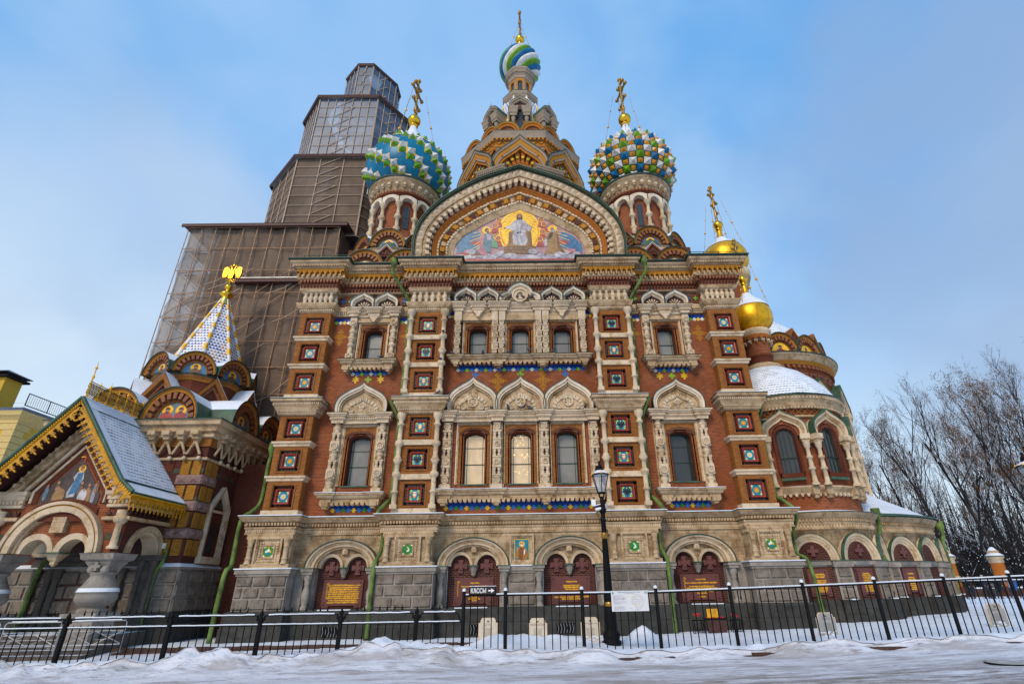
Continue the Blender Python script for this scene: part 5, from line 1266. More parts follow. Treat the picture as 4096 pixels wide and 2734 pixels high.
dm = MB()                                              # gabled dormers
dm.box(-.62, .62, .1, 1.6, -.6, 2.6, 'brick_tower'); dm.q([(-.24, .06, .1), (.24, .06, .1), (.24, .06, 2.2), (0, .06, 2.5), (-.24, .06, 2.2)], 'glass_dark')
for k in range(3): dm.box(-.24+.12*(k+1)-.012, -.24+.12*(k+1)+.012, .04, .08, .1, 2.3, 'frame_green')
for s in (-1, 1):
    dm.lathe([(.17, 0), (.17, .12), (.12, .16), (.13, .4), (.19, .5), (.12, .6), (.11, 1.1), (.16, 1.14), (.12, 1.2), (.2, 1.45), (.2, 1.55)], (s*.52, -.12, 0), 10, 'stone_tower')
    run(dm, [(s*.52-.26, 1.2), (s*.52-.26, -.36), (s*.52+.26, -.36), (s*.52+.26, 1.2)], [(0, 1.5), (.0, 1.75), (.05, 1.8), (.08, 2.1), (.14, 2.3), (.16, 2.4), (-.3, 2.45)], ['stone_tower']*5+['copper_dark'])
K3 = lambda k: keel(0, 0, .80*k, 1.25*k, sharp=2)
D_ = MB(); D_.ring(K3(1.0), K3(.86), -.36, 1.2, 'stone_tower', yi=-.32); D_.ring(K3(.86), K3(.66), -.24, .5, 'stone_tower'); D_.q([(x, -.1, z) for x, z in reversed(K3(.7))], 'terra_dark'); D_.ring(K3(1.04), K3(1.0), -.38, 1.4, 'copper_green')
for k in range(12): a = pi*(k+.5)/12; D_.box(.60*cos(a)-.04, .60*cos(a)+.04, -.30, -.2, .80*sin(a)-.04, .80*sin(a)+.04, 'stone_tower')
D_.lathe([(.05, 1.2), (.03, 1.4), (0, 1.75)], (0, -.3, 0), 6, 'gold')
dm.add(D_, Matrix.Translation((0, 0, 2.42)))
for k in (0, 1, 7, 3, 5, 4):
    o = MB(); place(o, dm, -pi/2+k*pi/4, 3.05, TC, 33.3); o.build('dormer', tower)
m = MB()
for k in (2, 6):
    b = MB(); b.box(-.45, .45, -.3, .6, -1., .9, 'brick_tower'); run(b, [(-.45, .6), (-.45, -.3), (.45, -.3), (.45, .6)], [(0, .5), (.1, .55), (.16, .8), (.2, .9), (-.3, .95)], 'stone_tower'); b.box(-.4, .4, -.3, .5, .95, 1.25, 't_blue'); place(m, b, -pi/2+k*pi/4, 4.0, TC, 32.3)
m.build('corner_box', tower)
m = MB()                                               # neck cornice and lantern
run(m, octo(1.30), [(-.2, 38.0), (.0, 39.0), (.02, 39.3), (.10, 39.35), (.14, 39.6), (.24, 39.75), (.30, 40.0), (.32, 40.06), (-.4, 40.35)], ['brick_tower', 'stone_tower', 'stone_tower', 'stone_tower', 'stone_tower', 'stone_tower', 'copper_dark', 'copper_green'])
stud(m, octo(1.30), .10, .16, .09, .08, 39.45, 39.6, 'stone_tower')
run(m, octo(.92), [(.0, 40.1), (.0, 42.1)], 'brick_tower')
run(m, octo(.98), [(.0, 41.95), (.06, 42.0), (.06, 42.2), (.12, 42.25), (.14, 42.5), (.26, 42.7), (.34, 42.95), (.44, 43.1), (.45, 43.25), (-.3, 43.4)], ['brick_gold', 'brick_gold', 'stone_tower', 'stone_tower', 'stone_tower', 'stone_tower', 'stone_tower', 'stone_tower', 'copper_dark'])
stud(m, octo(.98), .26, .17, .09, .1, 42.72, 42.88, 'stone_tower')
la = MB(); la.ring([(-.36, 0), (-.36, 1.0)]+arc(0, 1.0, .36, .36, 8)[1:-1]+[(.36, 1.0), (.36, 0)], [(-.2, 0), (-.2, .95)]+arc(0, .95, .2, .22, 8)[1:-1]+[(.2, .95), (.2, 0)], -.1, .1, 'brick_gold'); la.q([(-.2, .0, 0), (.2, .0, 0), (.2, .0, 1.0), (-.2, .0, 1.0)], 'glass_dark'); la.q([(-.2, -.01, .9), (.2, -.01, .9), (.14, -.01, 1.12), (-.14, -.01, 1.12)], 'terra_dark')
for k in range(8):
    place(m, la, -pi/2+k*pi/4, .92*cos(pi/8)+.02, TC, 40.75)
    cl = MB(); cl.lathe([(.12, -.1), (.12, 0), (.09, .05), (.09, .5), (.15, .6), (.09, .72), (.09, .9), (.16, 1.05), (.16, 1.12)], (0, 0, 0), 8, 'stone_tower'); place(m, cl, -pi/2+pi/8+k*pi/4, .97, TC, 40.75)
    hh = MB(); hh.ring(arc(0, 0, .36, .34, 10), arc(0, 0, .28, .26, 10), -.08, .1, 'stone_tower'); place(m, hh, -pi/2+k*pi/4, .98, TC, 40.3)
m.build('lantern', church)
m = MB()                                               # swirled onion: fifteen rounded lobes
nL = 15; base = onion(1.72, 43.3, 5.4, 1.05, rt=.12); nz = len(base)
colr = ['d_blue', 'd_white', 'd_green']
for k in range(nL):
    for s in range(6):
        t0, t1 = s/6, (s+1)/6
        for j in range(nz-1):
            pts = []
            for (r, z), t_ in ((base[j], t0), (base[j], t1), (base[j+1], t1), (base[j+1], t0)):
                u = (z-43.3)/5.0; a = 2*pi*(k+t_)/nL+2.9*u**.85; rr = r*(1+.12*sin(pi*t_)**.6) if r > .2 else r
                pts.append((TC[0]+rr*cos(a), TC[1]+rr*sin(a), z))
            m.q(pts, colr[k % 3], True)
dome = m.build('swirl_dome', church)
m = MB(); m.lathe([(.22, 47.7), (.2, 48.0), (.26, 48.1), (.26, 48.2), (.18, 48.25)], (0, 10, 0), 12, 'gold'); m.sph((0, 10, 48.75), .45, 'gold', 18); m.build('finial', dome)
m = MB(); ortho_cross(m, TC, 49.1, 3.8, radians(88)); chains(m, TC, 51.4, .1, 47.0, 1.05, (radians(-10), radians(190), radians(60))); m.build('cross', dome)

# ------------------------------------------------------------------ east side: apses and gilded domes
SA = (13.2, 4.0)
def ang(d): return radians(d)
def cwall(mb, c, r, prof_or_z, a0, a1, n, m): mb.lathe(prof_or_z, (c[0], c[1], 0), n, m, a0, a1)
m = MB(); A0, A1 = ang(-200), ang(60)
m.lathe([(2.86, 4.35), (2.86, 9.3)], (*SA, 0), 60, 'brick_red', A0, A1)
m.lathe([(2.9, 8.58), (2.98, 8.6), (2.98, 8.68), (2.9, 8.7), (2.9, 8.98), (2.98, 9.0), (3.02, 9.06), (3.04, 9.12), (3.1, 9.2), (3.12, 9.34), (3.22, 9.4), (3.25, 9.52), (3.3, 9.56), (3.32, 9.66), (2.85, 9.8)], (*SA, 0), 60, ['stone', 'stone', 'stone', 'brick_dark', 'brick_dark', 'stone', 'stone', 'stone', 'stone', 'stone', 'stone', 'stone', 'copper_dark', 'copper_green'], A0, A1)
lt = MB()
for s in (-1, 1): lt.tube([(-s*.14, -.02, 0), (s*.14, -.02, .28)], .03, 'brick_ochre', 4, False)
dn = MB(); dn.box(-.03, .03, -.05, 0, 0, .07, 'stone_pale')
for k in range(40): place(m, lt, ang(-190+k*6), 2.9, SA, 8.70)
for k in range(80): place(m, dn, ang(-190+k*3), 3.02, SA, 9.02); place(m, dn, ang(-190+k*3+1), 3.22, SA, 9.44)
m.box(10.6, 12.4, 1.75, 6, 4.3, 9.4, 'brick_red')
m.lathe([(2.92, 5.12), (2.98, 5.16), (3.0, 5.3), (3.1, 5.36), (3.12, 5.46), (2.8, 5.52)], (*SA, 0), 60, ['stone']*4+['snow'], A0, A1)
tt = MB(); tt.pr([(-.06, 0), (-.06, -.1), (0, -.16), (.06, -.1), (.06, 0)], -.06, .05, 'stone_pale')
for k in range(52): place(m, tt, ang(-190+k*4.6), 2.95, SA, 5.18)
tt2 = MB(); tt2.box(-.13, .13, -.22, .05, -.05, .3, 'stone'); tt2.box(-.08, .08, -.18, .05, -.2, 0, 'stone')
for a in (-124, -97, -86, -59, -48, -21): place(m, tt2, ang(a), 2.95, SA, 5.15)
cross(m, 0, 0, 't_grass', [1], y=50)
m.build('side_apse', church)
for wi, a in enumerate((-111, -73, -35, 3)):
    w_ = MB(); P = [(-.33, 0), (.33, 0), (.33, 1.62)]+[(.33*cos(pi*j/10), 1.62+.36*sin(pi*j/10)) for j in range(1, 10)]+[(-.33, 1.62)]
    I = [(x*.86, .06+z*.95) for x, z in P]
    w_.ring([(-.53, 0), (-.53, 1.6)]+arc(0, 1.6, .53, .57, 12)[1:-1]+[(.53, 1.6), (.53, 0)], [(-.42, 0), (-.42, 1.6)]+arc(0, 1.6, .42, .44, 12)[1:-1]+[(.42, 1.6), (.42, 0)], -.10, .3, 'brick_dark')
    w_.ring([(-.42, 0), (-.42, 1.6)]+arc(0, 1.6, .42, .44, 12)[1:-1]+[(.42, 1.6), (.42, 0)], [(-.33, 0), (-.33, 1.62)]+arc(0, 1.62, .33, .36, 12)[1:-1]+[(.33, 1.62), (.33, 0)], -.06, .4, 'brick_maroon', yi=.02)
    for x in (-.02, .20, -.2): w_.box(x-.012, x+.012, -.015, .02, 0, 1.95, 'frame_green')
    w_.box(-.33, .33, -.015, .02, .68, .72, 'frame_green'); w_.box(-.5, .5, -.16, .05, -.32, -.22, 'copper_green'); w_.box(-.45, .45, -.08, .05, -.2, 0, 'brick_dark')
    K4 = lambda k: keel(0, 2.0-.35, .92*k, 1.18*(1-(1-k)*1.1), sharp=1.4)
    w_.ring(K4(1.0), K4(.90), -.34, .2, 'stone_pale', yi=-.30); w_.ring(K4(.90), K4(.80), -.26, .2, 'stone', yi=-.22); w_.ring(K4(.80), K4(.70), -.18, .2, 'stone_pale'); w_.ring(K4(1.04), K4(1.0), -.36, .0, 'copper_green'); w_.ring(K4(.70), arc(0, 1.65, .53, .57, len(K4(1))-1), -.08, .2, 'brick_red')
    for s in (-1, 1):
        w_.box(s*.80-.2, s*.80+.2, -.36, .1, 1.42, 1.66, 'stone_pale'); w_.box(s*.8-.16, s*.8+.16, -.30, .1, 1.30, 1.42, 'stone')
        w_.lathe([(.16, -.6), (.16, -.5), (.11, -.45), (.09, .05), (.15, .08), (.15, .16), (.1, .2), (.09, .55), (.14, .58), (.14, .66), (.09, .7), (.085, 1.0), (.13, 1.05), (.17, 1.3)], (s*.80, -.16, 0), 10, 'stone_pale')
    o = MB(); place(o, w_, ang(a), 2.97, SA, 6.05); ob = o.build('apse_window', church)
    g_ = MB(); p_ = MB(); p_.q([(x, .0, z) for x, z in P], 'glass_dark'); place(g_, p_, ang(a), 2.885, SA, 6.05); g_.build('pane', ob)
m = MB()                                               # snowy tiled half dome and the slim drum with its gilded onion
rp = [(3.15, 9.72), (3.0, 9.95), (2.75, 10.4), (2.35, 10.95), (1.8, 11.5), (1.1, 11.95), (.7, 12.1)]
m.lathe(rp, (*SA, 0), 48, 'tiles_dark'); m.lathe([(1.0, 11.98), (1.1, 12.1), (.95, 12.22), (.7, 12.3)], (*SA, 0), 24, 'stone')
m.build('apse_roof', church)
def gilded(c, z0, R, H, rb, zc, hc, rot, drum_prof, drum_m, name='gilded_dome'):
    m = MB(); m.lathe(drum_prof, (*c, 0), 28, drum_m)
    o = m.build('dome_drum', church)
    m = MB(); base = onion(R, z0, H, rb, rt=R*.10); m.lathe(base, (*c, 0), 40, 'gold_leaf')
    for k in range(10): a = 2*pi*k/10+.2; m.tube([(c[0]+(r+.002)*cos(a), c[1]+(r+.002)*sin(a), z) for r, z in base], .008, 'gold_old', 3, False)
    cap = [(r*1.02+.015, z) for r, z in base if z > z0+H*(.44 if R < 1.3 else .54) and z < z0+H*.84]; m.lathe(cap, (*c, 0), 32, 'snow')
    d = m.build(name, church)
    m = MB(); zt = z0+H; m.lathe([(R*.10, zt-.1), (R*.10, zt), (R*.17, zt+.05), (R*.17, zt+.14), (.06, zt+.18)], (*c, 0), 12, 'gold'); m.sph((*c, zt+.18+R*.22), R*.23, 'gold', 14); m.build('finial', d)
    m = MB(); ortho_cross(m, c, zt+.2+R*.42, hc, rot); chains(m, c, zt+hc*.8, hc*.18, z0+H*.52, R*.92, [radians(a) for a in (-130, -40, 40, 140)]); m.build('cross', d)
A6 = MB()
gilded(SA, 14.45, 1.13, 3.05, .62, 0, 2.6, radians(48), [(.72, 12.2), (.72, 12.35), (.64, 12.4), (.62, 12.8), (.7, 12.84), (.7, 12.92), (.62, 12.95), (.62, 13.5), (.70, 13.75), (.76, 14.05), (.76, 14.1), (.82, 14.16), (.86, 14.3), (.8, 14.42), (.6, 14.5)], ['stone', 'brick_dark', 'brick_dark', 'brick_red', 'brick_red', 'brick_red', 'brick_red', 'brick_orange', 'brick_orange', 'stone_pale', 'stone_pale', 'stone_pale', 'stone_pale', 'stone'])
m = MB(); nic = MB(); nic.q([(-.09, -.01, 0), (.09, -.01, 0), (.09, -.01, .2)]+[(.09*cos(pi*j/6), -.01, .2+.09*sin(pi*j/6)) for j in range(1, 6)]+[(-.09, -.01, .2)], 'terra_dark'); nic.box(-.17, -.09, -.1, .05, -.02, .08, 'stone_pale'); nic.box(.09, .17, -.1, .05, -.02, .08, 'stone_pale'); nic.box(-.15, -.11, -.06, .05, -.1, -.02, 'stone_pale')
for k in range(14): place(m, nic, 2*pi*k/14, .71, SA, 13.62)
m.build('drum_arcade', church)
MA = (15.2, 10.0)
gilded(MA, 22.2, 1.62, 3.9, .95, 0, 3.4, radians(48), [(1.1, 16), (1.1, 20.6), (1.25, 20.8), (1.3, 21.1), (1.45, 21.5), (1.5, 22.0), (1.3, 22.15), (.9, 22.25)], ['brick_red', 'stone', 'stone', 'stone', 'stone_pale', 'stone', 'stone'])
# stone storey of the side apse and the low ambulatory behind it
def stone_round(c, r, a0, a1, n, arches, aw, name):
    m = MB()
    m.lathe([(r, 2.44), (r, 3.66), (r+.06, 3.68), (r+.03, 3.72), (r+.03, 3.86), (r+.08, 3.9), (r+.04, 3.96), (r+.08, 4.02), (r+.10, 4.1), (r+.2, 4.16), (r+.26, 4.26), (r+.32, 4.32), (r+.34, 4.36), (r-.3, 4.48)], (*c, 0), n, ['stone_wall']+['stone']*10+['copper_dark', 'snow'], a0, a1)
    b1 = MB(); b1.box(-.035, .035, -.07, 0, 0, .1, 'stone'); b2 = MB(); b2.box(-.02, .02, -.03, 0, 0, .11, 'stone_pale')
    N_ = int((a1-a0)*r/.13)
    for k in range(N_): a = a0+(a1-a0)*k/N_; place(m, b1, a, r+.06, c, 3.98); place(m, b2, a, r+.03, c, 3.74)
    # granite with pilasters, cap, plinth
    m.lathe([(r+.02, .95), (r+.02, 2.2), (r+.08, 2.22), (r+.1, 2.26), (r+.16, 2.30), (r+.16, 2.42), (r+.2, 2.44), (r-.2, 2.48)], (*c, 0), n, ['granite', 'granite', 'granite', 'granite', 'granite', 'copper_dark', 'copper_green'], a0, a1)
    m.lathe([(r+.32, -.8), (r+.32, .5), (r+.28, .54), (r+.26, .96), (r+.0, 1.02)], (*c, 0), n, 'plinth', a0, a1)
    pb = MB(); hw = .34; pb.box(-hw, hw, -.22, 0, 1.0, 2.2, 'granite'); rustic(pb, -hw+.06, hw-.06, -.22, 1.02, 2.18, 3); pb.box(-hw-.06, hw+.06, -.30, 0, 2.2, 2.42, 'granite'); pb.box(-hw-.08, hw+.08, -.33, 0, 2.42, 2.45, 'copper_green'); pb.box(-hw-.08, hw+.08, -.42, 0, -.8, 1.0, 'plinth'); pb.box(-.1, .1, -.5, -.3, 1.0, 1.04, 'snow')
    mids = [(p+q)/2 for p, q in zip(arches, arches[1:])]+[arches[0]-(arches[1]-arches[0])/2, arches[-1]+(arches[1]-arches[0])/2]
    for a in mids: place(m, pb, ang(a), r, c, 0)
    o = m.build(name, church)
    for k, a in enumerate(arches):
        ar = MB(); hw2, hh = aw, 1.05
        for d0, d1, y in ((0, .10, -.20), (.10, .2, -.14), (.2, .31, -.08)): ar.ring(arc(0, 2.44, hw2-d0, hh-d0, 18), arc(0, 2.44, hw2-d1, hh-d1, 18), y, .3, 'stone_pale', yi=y+.03)
        ar.ring(arc(0, 2.44, hw2+.03, hh+.03, 18), arc(0, 2.44, hw2, hh, 18), -.22, -.06, 'copper_green')
        iw = hw2-.40
        ar.q([(-iw-.1, -.035, 1.0), (iw+.1, -.035, 1.0), (iw+.1, -.035, 2.44)]+[(x, -.035, z) for x, z in reversed(arc(0, 2.44, iw+.1, hh-.30, 12))]+[(-iw-.1, -.035, 2.44)], 'brick_maroon')
        ar.box(-iw-.1, iw+.1, -.14, 0, 2.28, 2.42, 'granite')
        if not (name == 'ambulatory' and k == 1):
            cr = [(-.07, .22), (.07, .22), (.07, .07), (.22, .07), (.22, -.07), (.07, -.07), (.07, -.22), (-.07, -.22), (-.07, -.07), (-.22, -.07), (-.22, .07), (-.07, .07)]
            ar.pr([(x*.95, 2.82+z*.95) for x, z in reversed(cr)], -.12, -.03, 'porphyry')
        b = MB(); place(b, ar, ang(a), r, c, 0); ob = b.build('blind_arch', church)
        if not (name == 'ambulatory' and k >= 1):
            p_ = MB(); plaque(p_, 0, -.035, 1.12, 2.12, min(.38, iw), ['19 Февраля 1861 года|Манифестъ объ отмѣнѣ|крѣпостнаго права||Осѣни себя крестнымъ знаменіемъ|православный народъ|и призови съ нами|Божіе благословеніе|на твой свободный трудъ|залогъ твоего домашняго|благополучія и блага|общественнаго', '1 Января 1864 года|Положеніе о земскихъ|учрежденіяхъ губерній|и уѣздовъ призвать|къ ближайшему участію|въ завѣдываніи дѣлами|мѣстное населеніе|и водворить судъ скорый|правый милостивый|равный для всѣхъ|подданныхъ нашихъ', '19 Августа 1878 года||Освобожденіе|балканскихъ народовъ||миръ заключенъ|въ Санъ Стефано|по волѣ Царя|АЛЕКСАНДРЪ II'][k if name != 'ambulatory' else 2], initial=False)
            b = MB(); place(b, p_, ang(a), r, c, 0); b.build('memorial_plaque', ob)
stone_round(SA, 3.06, ang(-200), ang(60), 64, [-110, -75, -40], .92, 'apse_stone_storey')
stone_round(MA, 7.1, ang(-100), ang(100), 80, [-73, -58, -43, -28], .91, 'ambulatory')
m = MB(); m.box(10.6, 12.4, 1.6, 6, -.5, 4.4, 'stone_wall')
m.lathe([(7.52, 4.36), (7.48, 4.44), (7.2, 4.5), (4.5, 6.1)], (*MA, 0), 60, ['copper_green', 'copper_green', 'snow'], ang(-110), ang(100))
lv = MB(); lv.pr([(-.35, 0), (.35, 0), (0, .4)], -.5, .3, 'copper_dark'); lv.ring([(-.4, 0), (0, .46), (.4, 0)], [(-.34, 0), (0, .39), (.34, 0)], -.56, .6, 'copper_green')
place(m, lv, ang(-80), 5.6, MA, 5.1)
m.build('ambulatory_roof', church)
m = MB(); U0, U1 = ang(-180), ang(90)                    # tall middle apse with icon hoods
m.lathe([(4.6, 4.4), (4.6, 13.0), (4.72, 13.05), (4.72, 13.2), (4.85, 13.25), (4.9, 13.4), (5.02, 13.5), (5.1, 13.62), (5.14, 13.7), (4.4, 13.85)], (*MA, 0), 60, ['brick_red', 'brick_dark', 'brick_gold', 'brick_gold', 'stone', 'stone', 'stone', 'copper_dark', 'copper_green'], U0, U1)
b = MB(); b.pr([(-.09, 0), (-.09, -.14), (0, -.2), (.09, -.14), (.09, 0)], -.14, 0, 'terracotta'); e_ = MB(); e_.box(-.22, .22, -.06, 0, -.3, .12, 'terracotta'); e_.box(-.15, .15, -.08, 0, -.23, .05, 'terra_dark'); e_.box(-.1, .1, -.1, 0, -.11, -.06, 'brick_dark'); e_.box(-.025, .025, -.1, 0, -.2, 0, 'brick_dark')
for k in range(60): place(m, b, ang(-180+k*4), 4.62, MA, 13.0)
for k in range(30): place(m, e_, ang(-180+k*8), 4.58, MA, 12.45)
kd = MB(); rhood(kd, 1.02, 1.3, .22, art='mo_gold', robe='mo_red', snow=False, depth=.7)
for a in (-122, -99, -77, -55): pass
for a in (-111, -88, -64, -40): place(m, kd, ang(a), 4.35, MA, 13.85)
tg = MB(); tg.pr([(-.32, 0), (.32, 0), (.32, .9), (0, 1.5), (-.32, .9)], -.1, .4, 'brick_dark'); tg.ring([(-.42, .85), (0, 1.65), (.42, .85)], [(-.32, .85), (0, 1.45), (.32, .85)], -.18, .4, 'brick_ochre')
for a in (-100, -76, -52, -28): place(m, tg, ang(a), 4.42, MA, 13.85)
m.lathe([(4.1, 14.9), (3.7, 15.9), (2.8, 16.9), (1.2, 17.7)], (*MA, 0), 40, 'tiles_dark')
m.build('main_apse', church)
m = MB()                                               # arcade of paired arches with gablets and long shafts round the middle apse
ar = MB()
for s in (-1, 1): ar.ring(arc(s*.42, 0, .44, .5, 10), arc(s*.42, 0, .28, .33, 10), -.3, .1, 'stone_pale'); ar.q([(x, -.05, z) for x, z in reversed(arc(s*.42, 0, .3, .35, 10))], 'terra_dark')
ar.ring([(-1.0, -.1), (-.95, .35), (0, 1.5), (.95, .35), (1.0, -.1)], [(-.84, -.1), (-.78, .3), (0, 1.2), (.78, .3), (.84, -.1)], -.38, .1, 'stone_pale'); ar.ring([(-1.05, -.1), (-1.0, .38), (0, 1.6), (1.0, .38), (1.05, -.1)], [(-1.0, -.1), (-.95, .35), (0, 1.5), (.95, .35), (1.0, -.1)], -.44, .2, 'copper_green')
for s in (-1, 1): ar.box(s*.92-.16, s*.92+.16, -.42, .1, -.3, 0, 'stone_pale'); ar.lathe([(.13, -5.3), (.13, -4.9), (.10, -4.8), (.10, -2.7), (.16, -2.65), (.16, -2.5), (.1, -2.45), (.1, -.6), (.18, -.3)], (s*.92, -.22, 0), 8, 'stone_pale')
for a in (-95, -69, -43, -17, 9): place(m, ar, ang(a), 4.6, MA, 10.6)
m.build('apse_arcade', church)

# ------------------------------------------------------------------ drainpipes
def pipe(pts, r, funnel=True, brackets=True):
    m = MB(); P = smoothhalf(pts, 4); m.tube(P, r, 'pipe', 10)
    if funnel:
        x, y, z = pts[0]; m.lathe([(r, -.02), (r*1.3, .06), (r*2.1, .25), (r*2.3, .36), (r*2.0, .40), (r*2.1, .44), (r*2.1, .56), (r*1.9, .57)], (x, y, z), 14, 'pipe')
    d = 0
    for a, b in zip(P, P[1:]):
        d += (Vector(b)-Vector(a)).length
        if d > 1.2: m.sph(b, r*1.22, 'pipe', 8, .35); d = 0
    return m.build('drainpipe', church)
for s in (-1, 1):
    pipe([(s*6.22, -.62, 15.9), (s*6.2, -.6, 15.6), (s*5.55, .1, 14.6), (s*5.44, .2, 14.2), (s*5.43, .25, 13.6), (s*5.43, .25, 9.5)], .072)
    pipe([(s*5.72, -.25, 9.30), (s*5.70, -.2, 9.1), (s*5.46, .2, 8.5), (s*5.43, .25, 8.1), (s*5.43, .25, 5.2), (s*5.5, .1, 4.95), (s*5.68, -.5, 4.5), (s*5.66, -.55, 4.3), (s*5.5, -.3, 3.95), (s*5.48, -.26, 3.7), (s*5.5, -.26, 3.0), (s*5.6, -.62, 2.55), (s*5.6, -.68, 2.2), (s*5.58, -.72, .05)], .075, False)
pipe([(-10.95, .6, 7.0), (-10.95, .5, 6.6), (-10.95, .5, 5.1), (-11.1, .2, 4.6), (-11.25, -.2, 4.2), (-11.2, -.3, 2.6), (-11.15, -.75, 2.2), (-11.15, -.8, 0)], .085)
pipe([(11.1, .75, 8.95), (11.05, .7, 8.7), (10.8, .5, 8.35), (10.75, .4, 7.6), (10.75, .4, 5.2), (10.9, .1, 4.75), (11.2, -.1, 4.35), (11.15, -.1, 3.9), (11.1, .3, 3.5), (11.05, .2, 2.7), (11.2, -.3, 2.3), (11.2, -.5, .2)], .07)
pipe([(16.2, 2.55, 4.1), (16.15, 2.5, 3.8), (15.95, 2.6, 3.2), (16.0, 2.55, 2.6), (16.05, 2.5, 2.4)], .09)
pipe([(22.35, 7.05, 3.95), (22.33, 7.0, 3.75), (22.2, 7.0, 3.4), (22.15, 7.0, 1.5), (22.05, 7.0, .25)], .09)
m = MB()
for s in (-1, 1):                                       # thin roof rails
    for x0, x1, y in ((s*8.6, s*10.9, -.3), (s*2.9, s*8.3, -.2)):
        a, b = sorted((x0, x1)); 
        if abs(x0) > 8: m.tube([(a, y, 16.95), (b, y, 16.95)], .022, 'copper_green', 4)
        if abs(x0) > 8:
            for k in range(4): x = a+(b-a)*k/3; m.tube([(x, y, 16.5), (x, y, 16.95)], .02, 'copper_green', 4); m.tube([(x, y, 16.95), (x+.3, y+.3, 16.5)], .014, 'copper_green', 4)
m.build('roof_rail', church)
# ------------------------------------------------------------------ tent-roofed chapel beside the church
CX, CY, CH = -16.35, 2.8, 3.2
chapel = thing('chapel', (CX, CY, 0), 'small square chapel with striped tent roof and gilded two-headed eagle, left of the church', 'chapel')
m = MB()
brick('brick_purple', (.13, .038, .026), (.075, .026, .022), (.09, .055, .045), w=.17, h=.06, stf=.4)
brick('brick_yellow', (.46, .215, .03), (.30, .115, .02), (.15, .07, .02), w=.17, h=.06, stf=.35)
m.box(CX-CH, CX+CH, CY-CH, CY+CH, 2.6, 7.2, 'brick_purple')
sq = lambda d: [(CX-CH-d, CY+CH+d), (CX-CH-d, CY-CH-d), (CX+CH+d, CY-CH-d), (CX+CH+d, CY+CH+d)]
run(m, sq(0), [(.012, 3.65), (.012, 3.85)], 'brick_green'); run(m, sq(0), [(.012, 4.95), (.012, 5.15)], 'brick_green'); run(m, sq(0), [(.012, 6.1), (.012, 6.3)], 'brick_green'); brick('brick_green', (.10, .10, .065), (.07, .075, .055), (.09, .07, .055), w=.17, h=.06)
m.build('wall', chapel)
m = MB()                                               # banded corner: yellow brick panels and pink diamond blocks
def band(face):                                        # face: MB matrix placing a -Y facing strip whose right edge is the corner
    o = MB()
    for z0 in (2.95, 3.98, 5.02, 6.02):
        for k in range(2): x = -.06-.40-k*.46; o.box(x, x+.36, -.05, 0, z0, z0+.58, 'brick_yellow')
    for z0 in (3.58, 4.62, 5.66):
        o.box(-1.0, .03, -.07, 0, z0, z0+.36, 'pink_granite')
        for k in range(2):
            x0 = -.98+k*.5; e = (x0+.25, z0+.18); P = [(x0+.02, z0+.03), (x0+.48, z0+.03), (x0+.48, z0+.33), (x0+.02, z0+.33)]
            for i in range(4): p, q = P[i], P[(i+1) % 4]; o.q([(p[0], -.072, p[1]), (q[0], -.072, q[1]), (e[0], -.17, e[1])], 'pink_granite')
    for k in range(5): o.box(-1.6-k*.55, -1.25-k*.55, -.04, 0, 6.15, 6.6, 'brick_dark')
    m.add(o, face)
band(Matrix.Translation((CX+CH, CY-CH, 0)))
mir = Matrix.Translation((CX+CH, CY-CH, 0)) @ Matrix.Rotation(pi/2, 4, 'Z') @ Matrix.Diagonal((-1, 1, 1, 1)); band(mir)
m.build('corner_quoin', chapel)
m = MB()
m.box(CX-CH-.12, CX+CH+.12, CY-CH-.12, CY+CH+.12, .95, 2.5, 'granite')
rustic(m, CX-CH-.12, CX+CH+.12, CY-CH-.12, .98, 2.45, 3)
rs = MB(); rustic(rs, 0, 2*CH+.24, 0, .98, 2.45, 3); m.add(rs, Matrix.Translation((CX+CH+.12, CY-CH-.12, 0)) @ Matrix.Rotation(pi/2, 4, 'Z'))
run(m, sq(.12), [(0, 2.45), (.06, 2.48), (.10, 2.55), (-.1, 2.68)], ['granite', 'granite', 'snow']); run(m, sq(.12), [(.18, -.6), (.18, .6), (.1, .66), (.1, .95), (0, 1.0)], 'plinth')
m.build('granite_base', chapel)
m = MB()                                               # bracketed stone cornice
run(m, sq(0), [(.03, 6.62), (.08, 6.65), (.08, 6.72), (.03, 6.75)], 'stone'); run(m, sq(0), [(.10, 7.55), (.16, 7.6), (.16, 7.75), (.30, 7.8), (.34, 8.0), (.48, 8.05), (.5, 8.2), (.55, 8.24), (.55, 8.3), (-1, 8.42)], ['stone']*7+['copper_dark', 'snow'])
b = MB(); b.box(-.16, .16, -.42, 0, 7.62, 7.8, 'stone'); b.box(-.12, .12, -.30, 0, 7.45, 7.62, 'stone'); b.pr([(-.1, 7.45), (-.06, 7.25), (.06, 7.25), (.1, 7.45)], -.18, 0, 'stone')
for s in (-1, 1): b.tube([(0, -.16, 7.4), (s*.27, -.12, 6.85)], .055, 'stone', 6)
b.lathe([(.0, -.1), (.07, -.03), (.09, .03), (.05, .1)], (.27, -.12, 6.66), 8, 'stone_pale')
along(sq(0), .06, .58, lambda M, s_: m.add(b, M), .25)
m.box(CX-CH-.06, CX+CH+.06, CY-CH-.06, CY+CH+.06, 7.2, 7.6, 'brick_ochre')
m.build('cornice', chapel)
ck = MB(); rhood(ck, 1.22, 1.42, .30, art='mo_teal', robe='mo_red', depth=1.6, saints=2)
ck1 = MB(); rhood(ck1, 1.22, 1.42, .30, art='mo_blue', robe='mo_teal', depth=1.6)
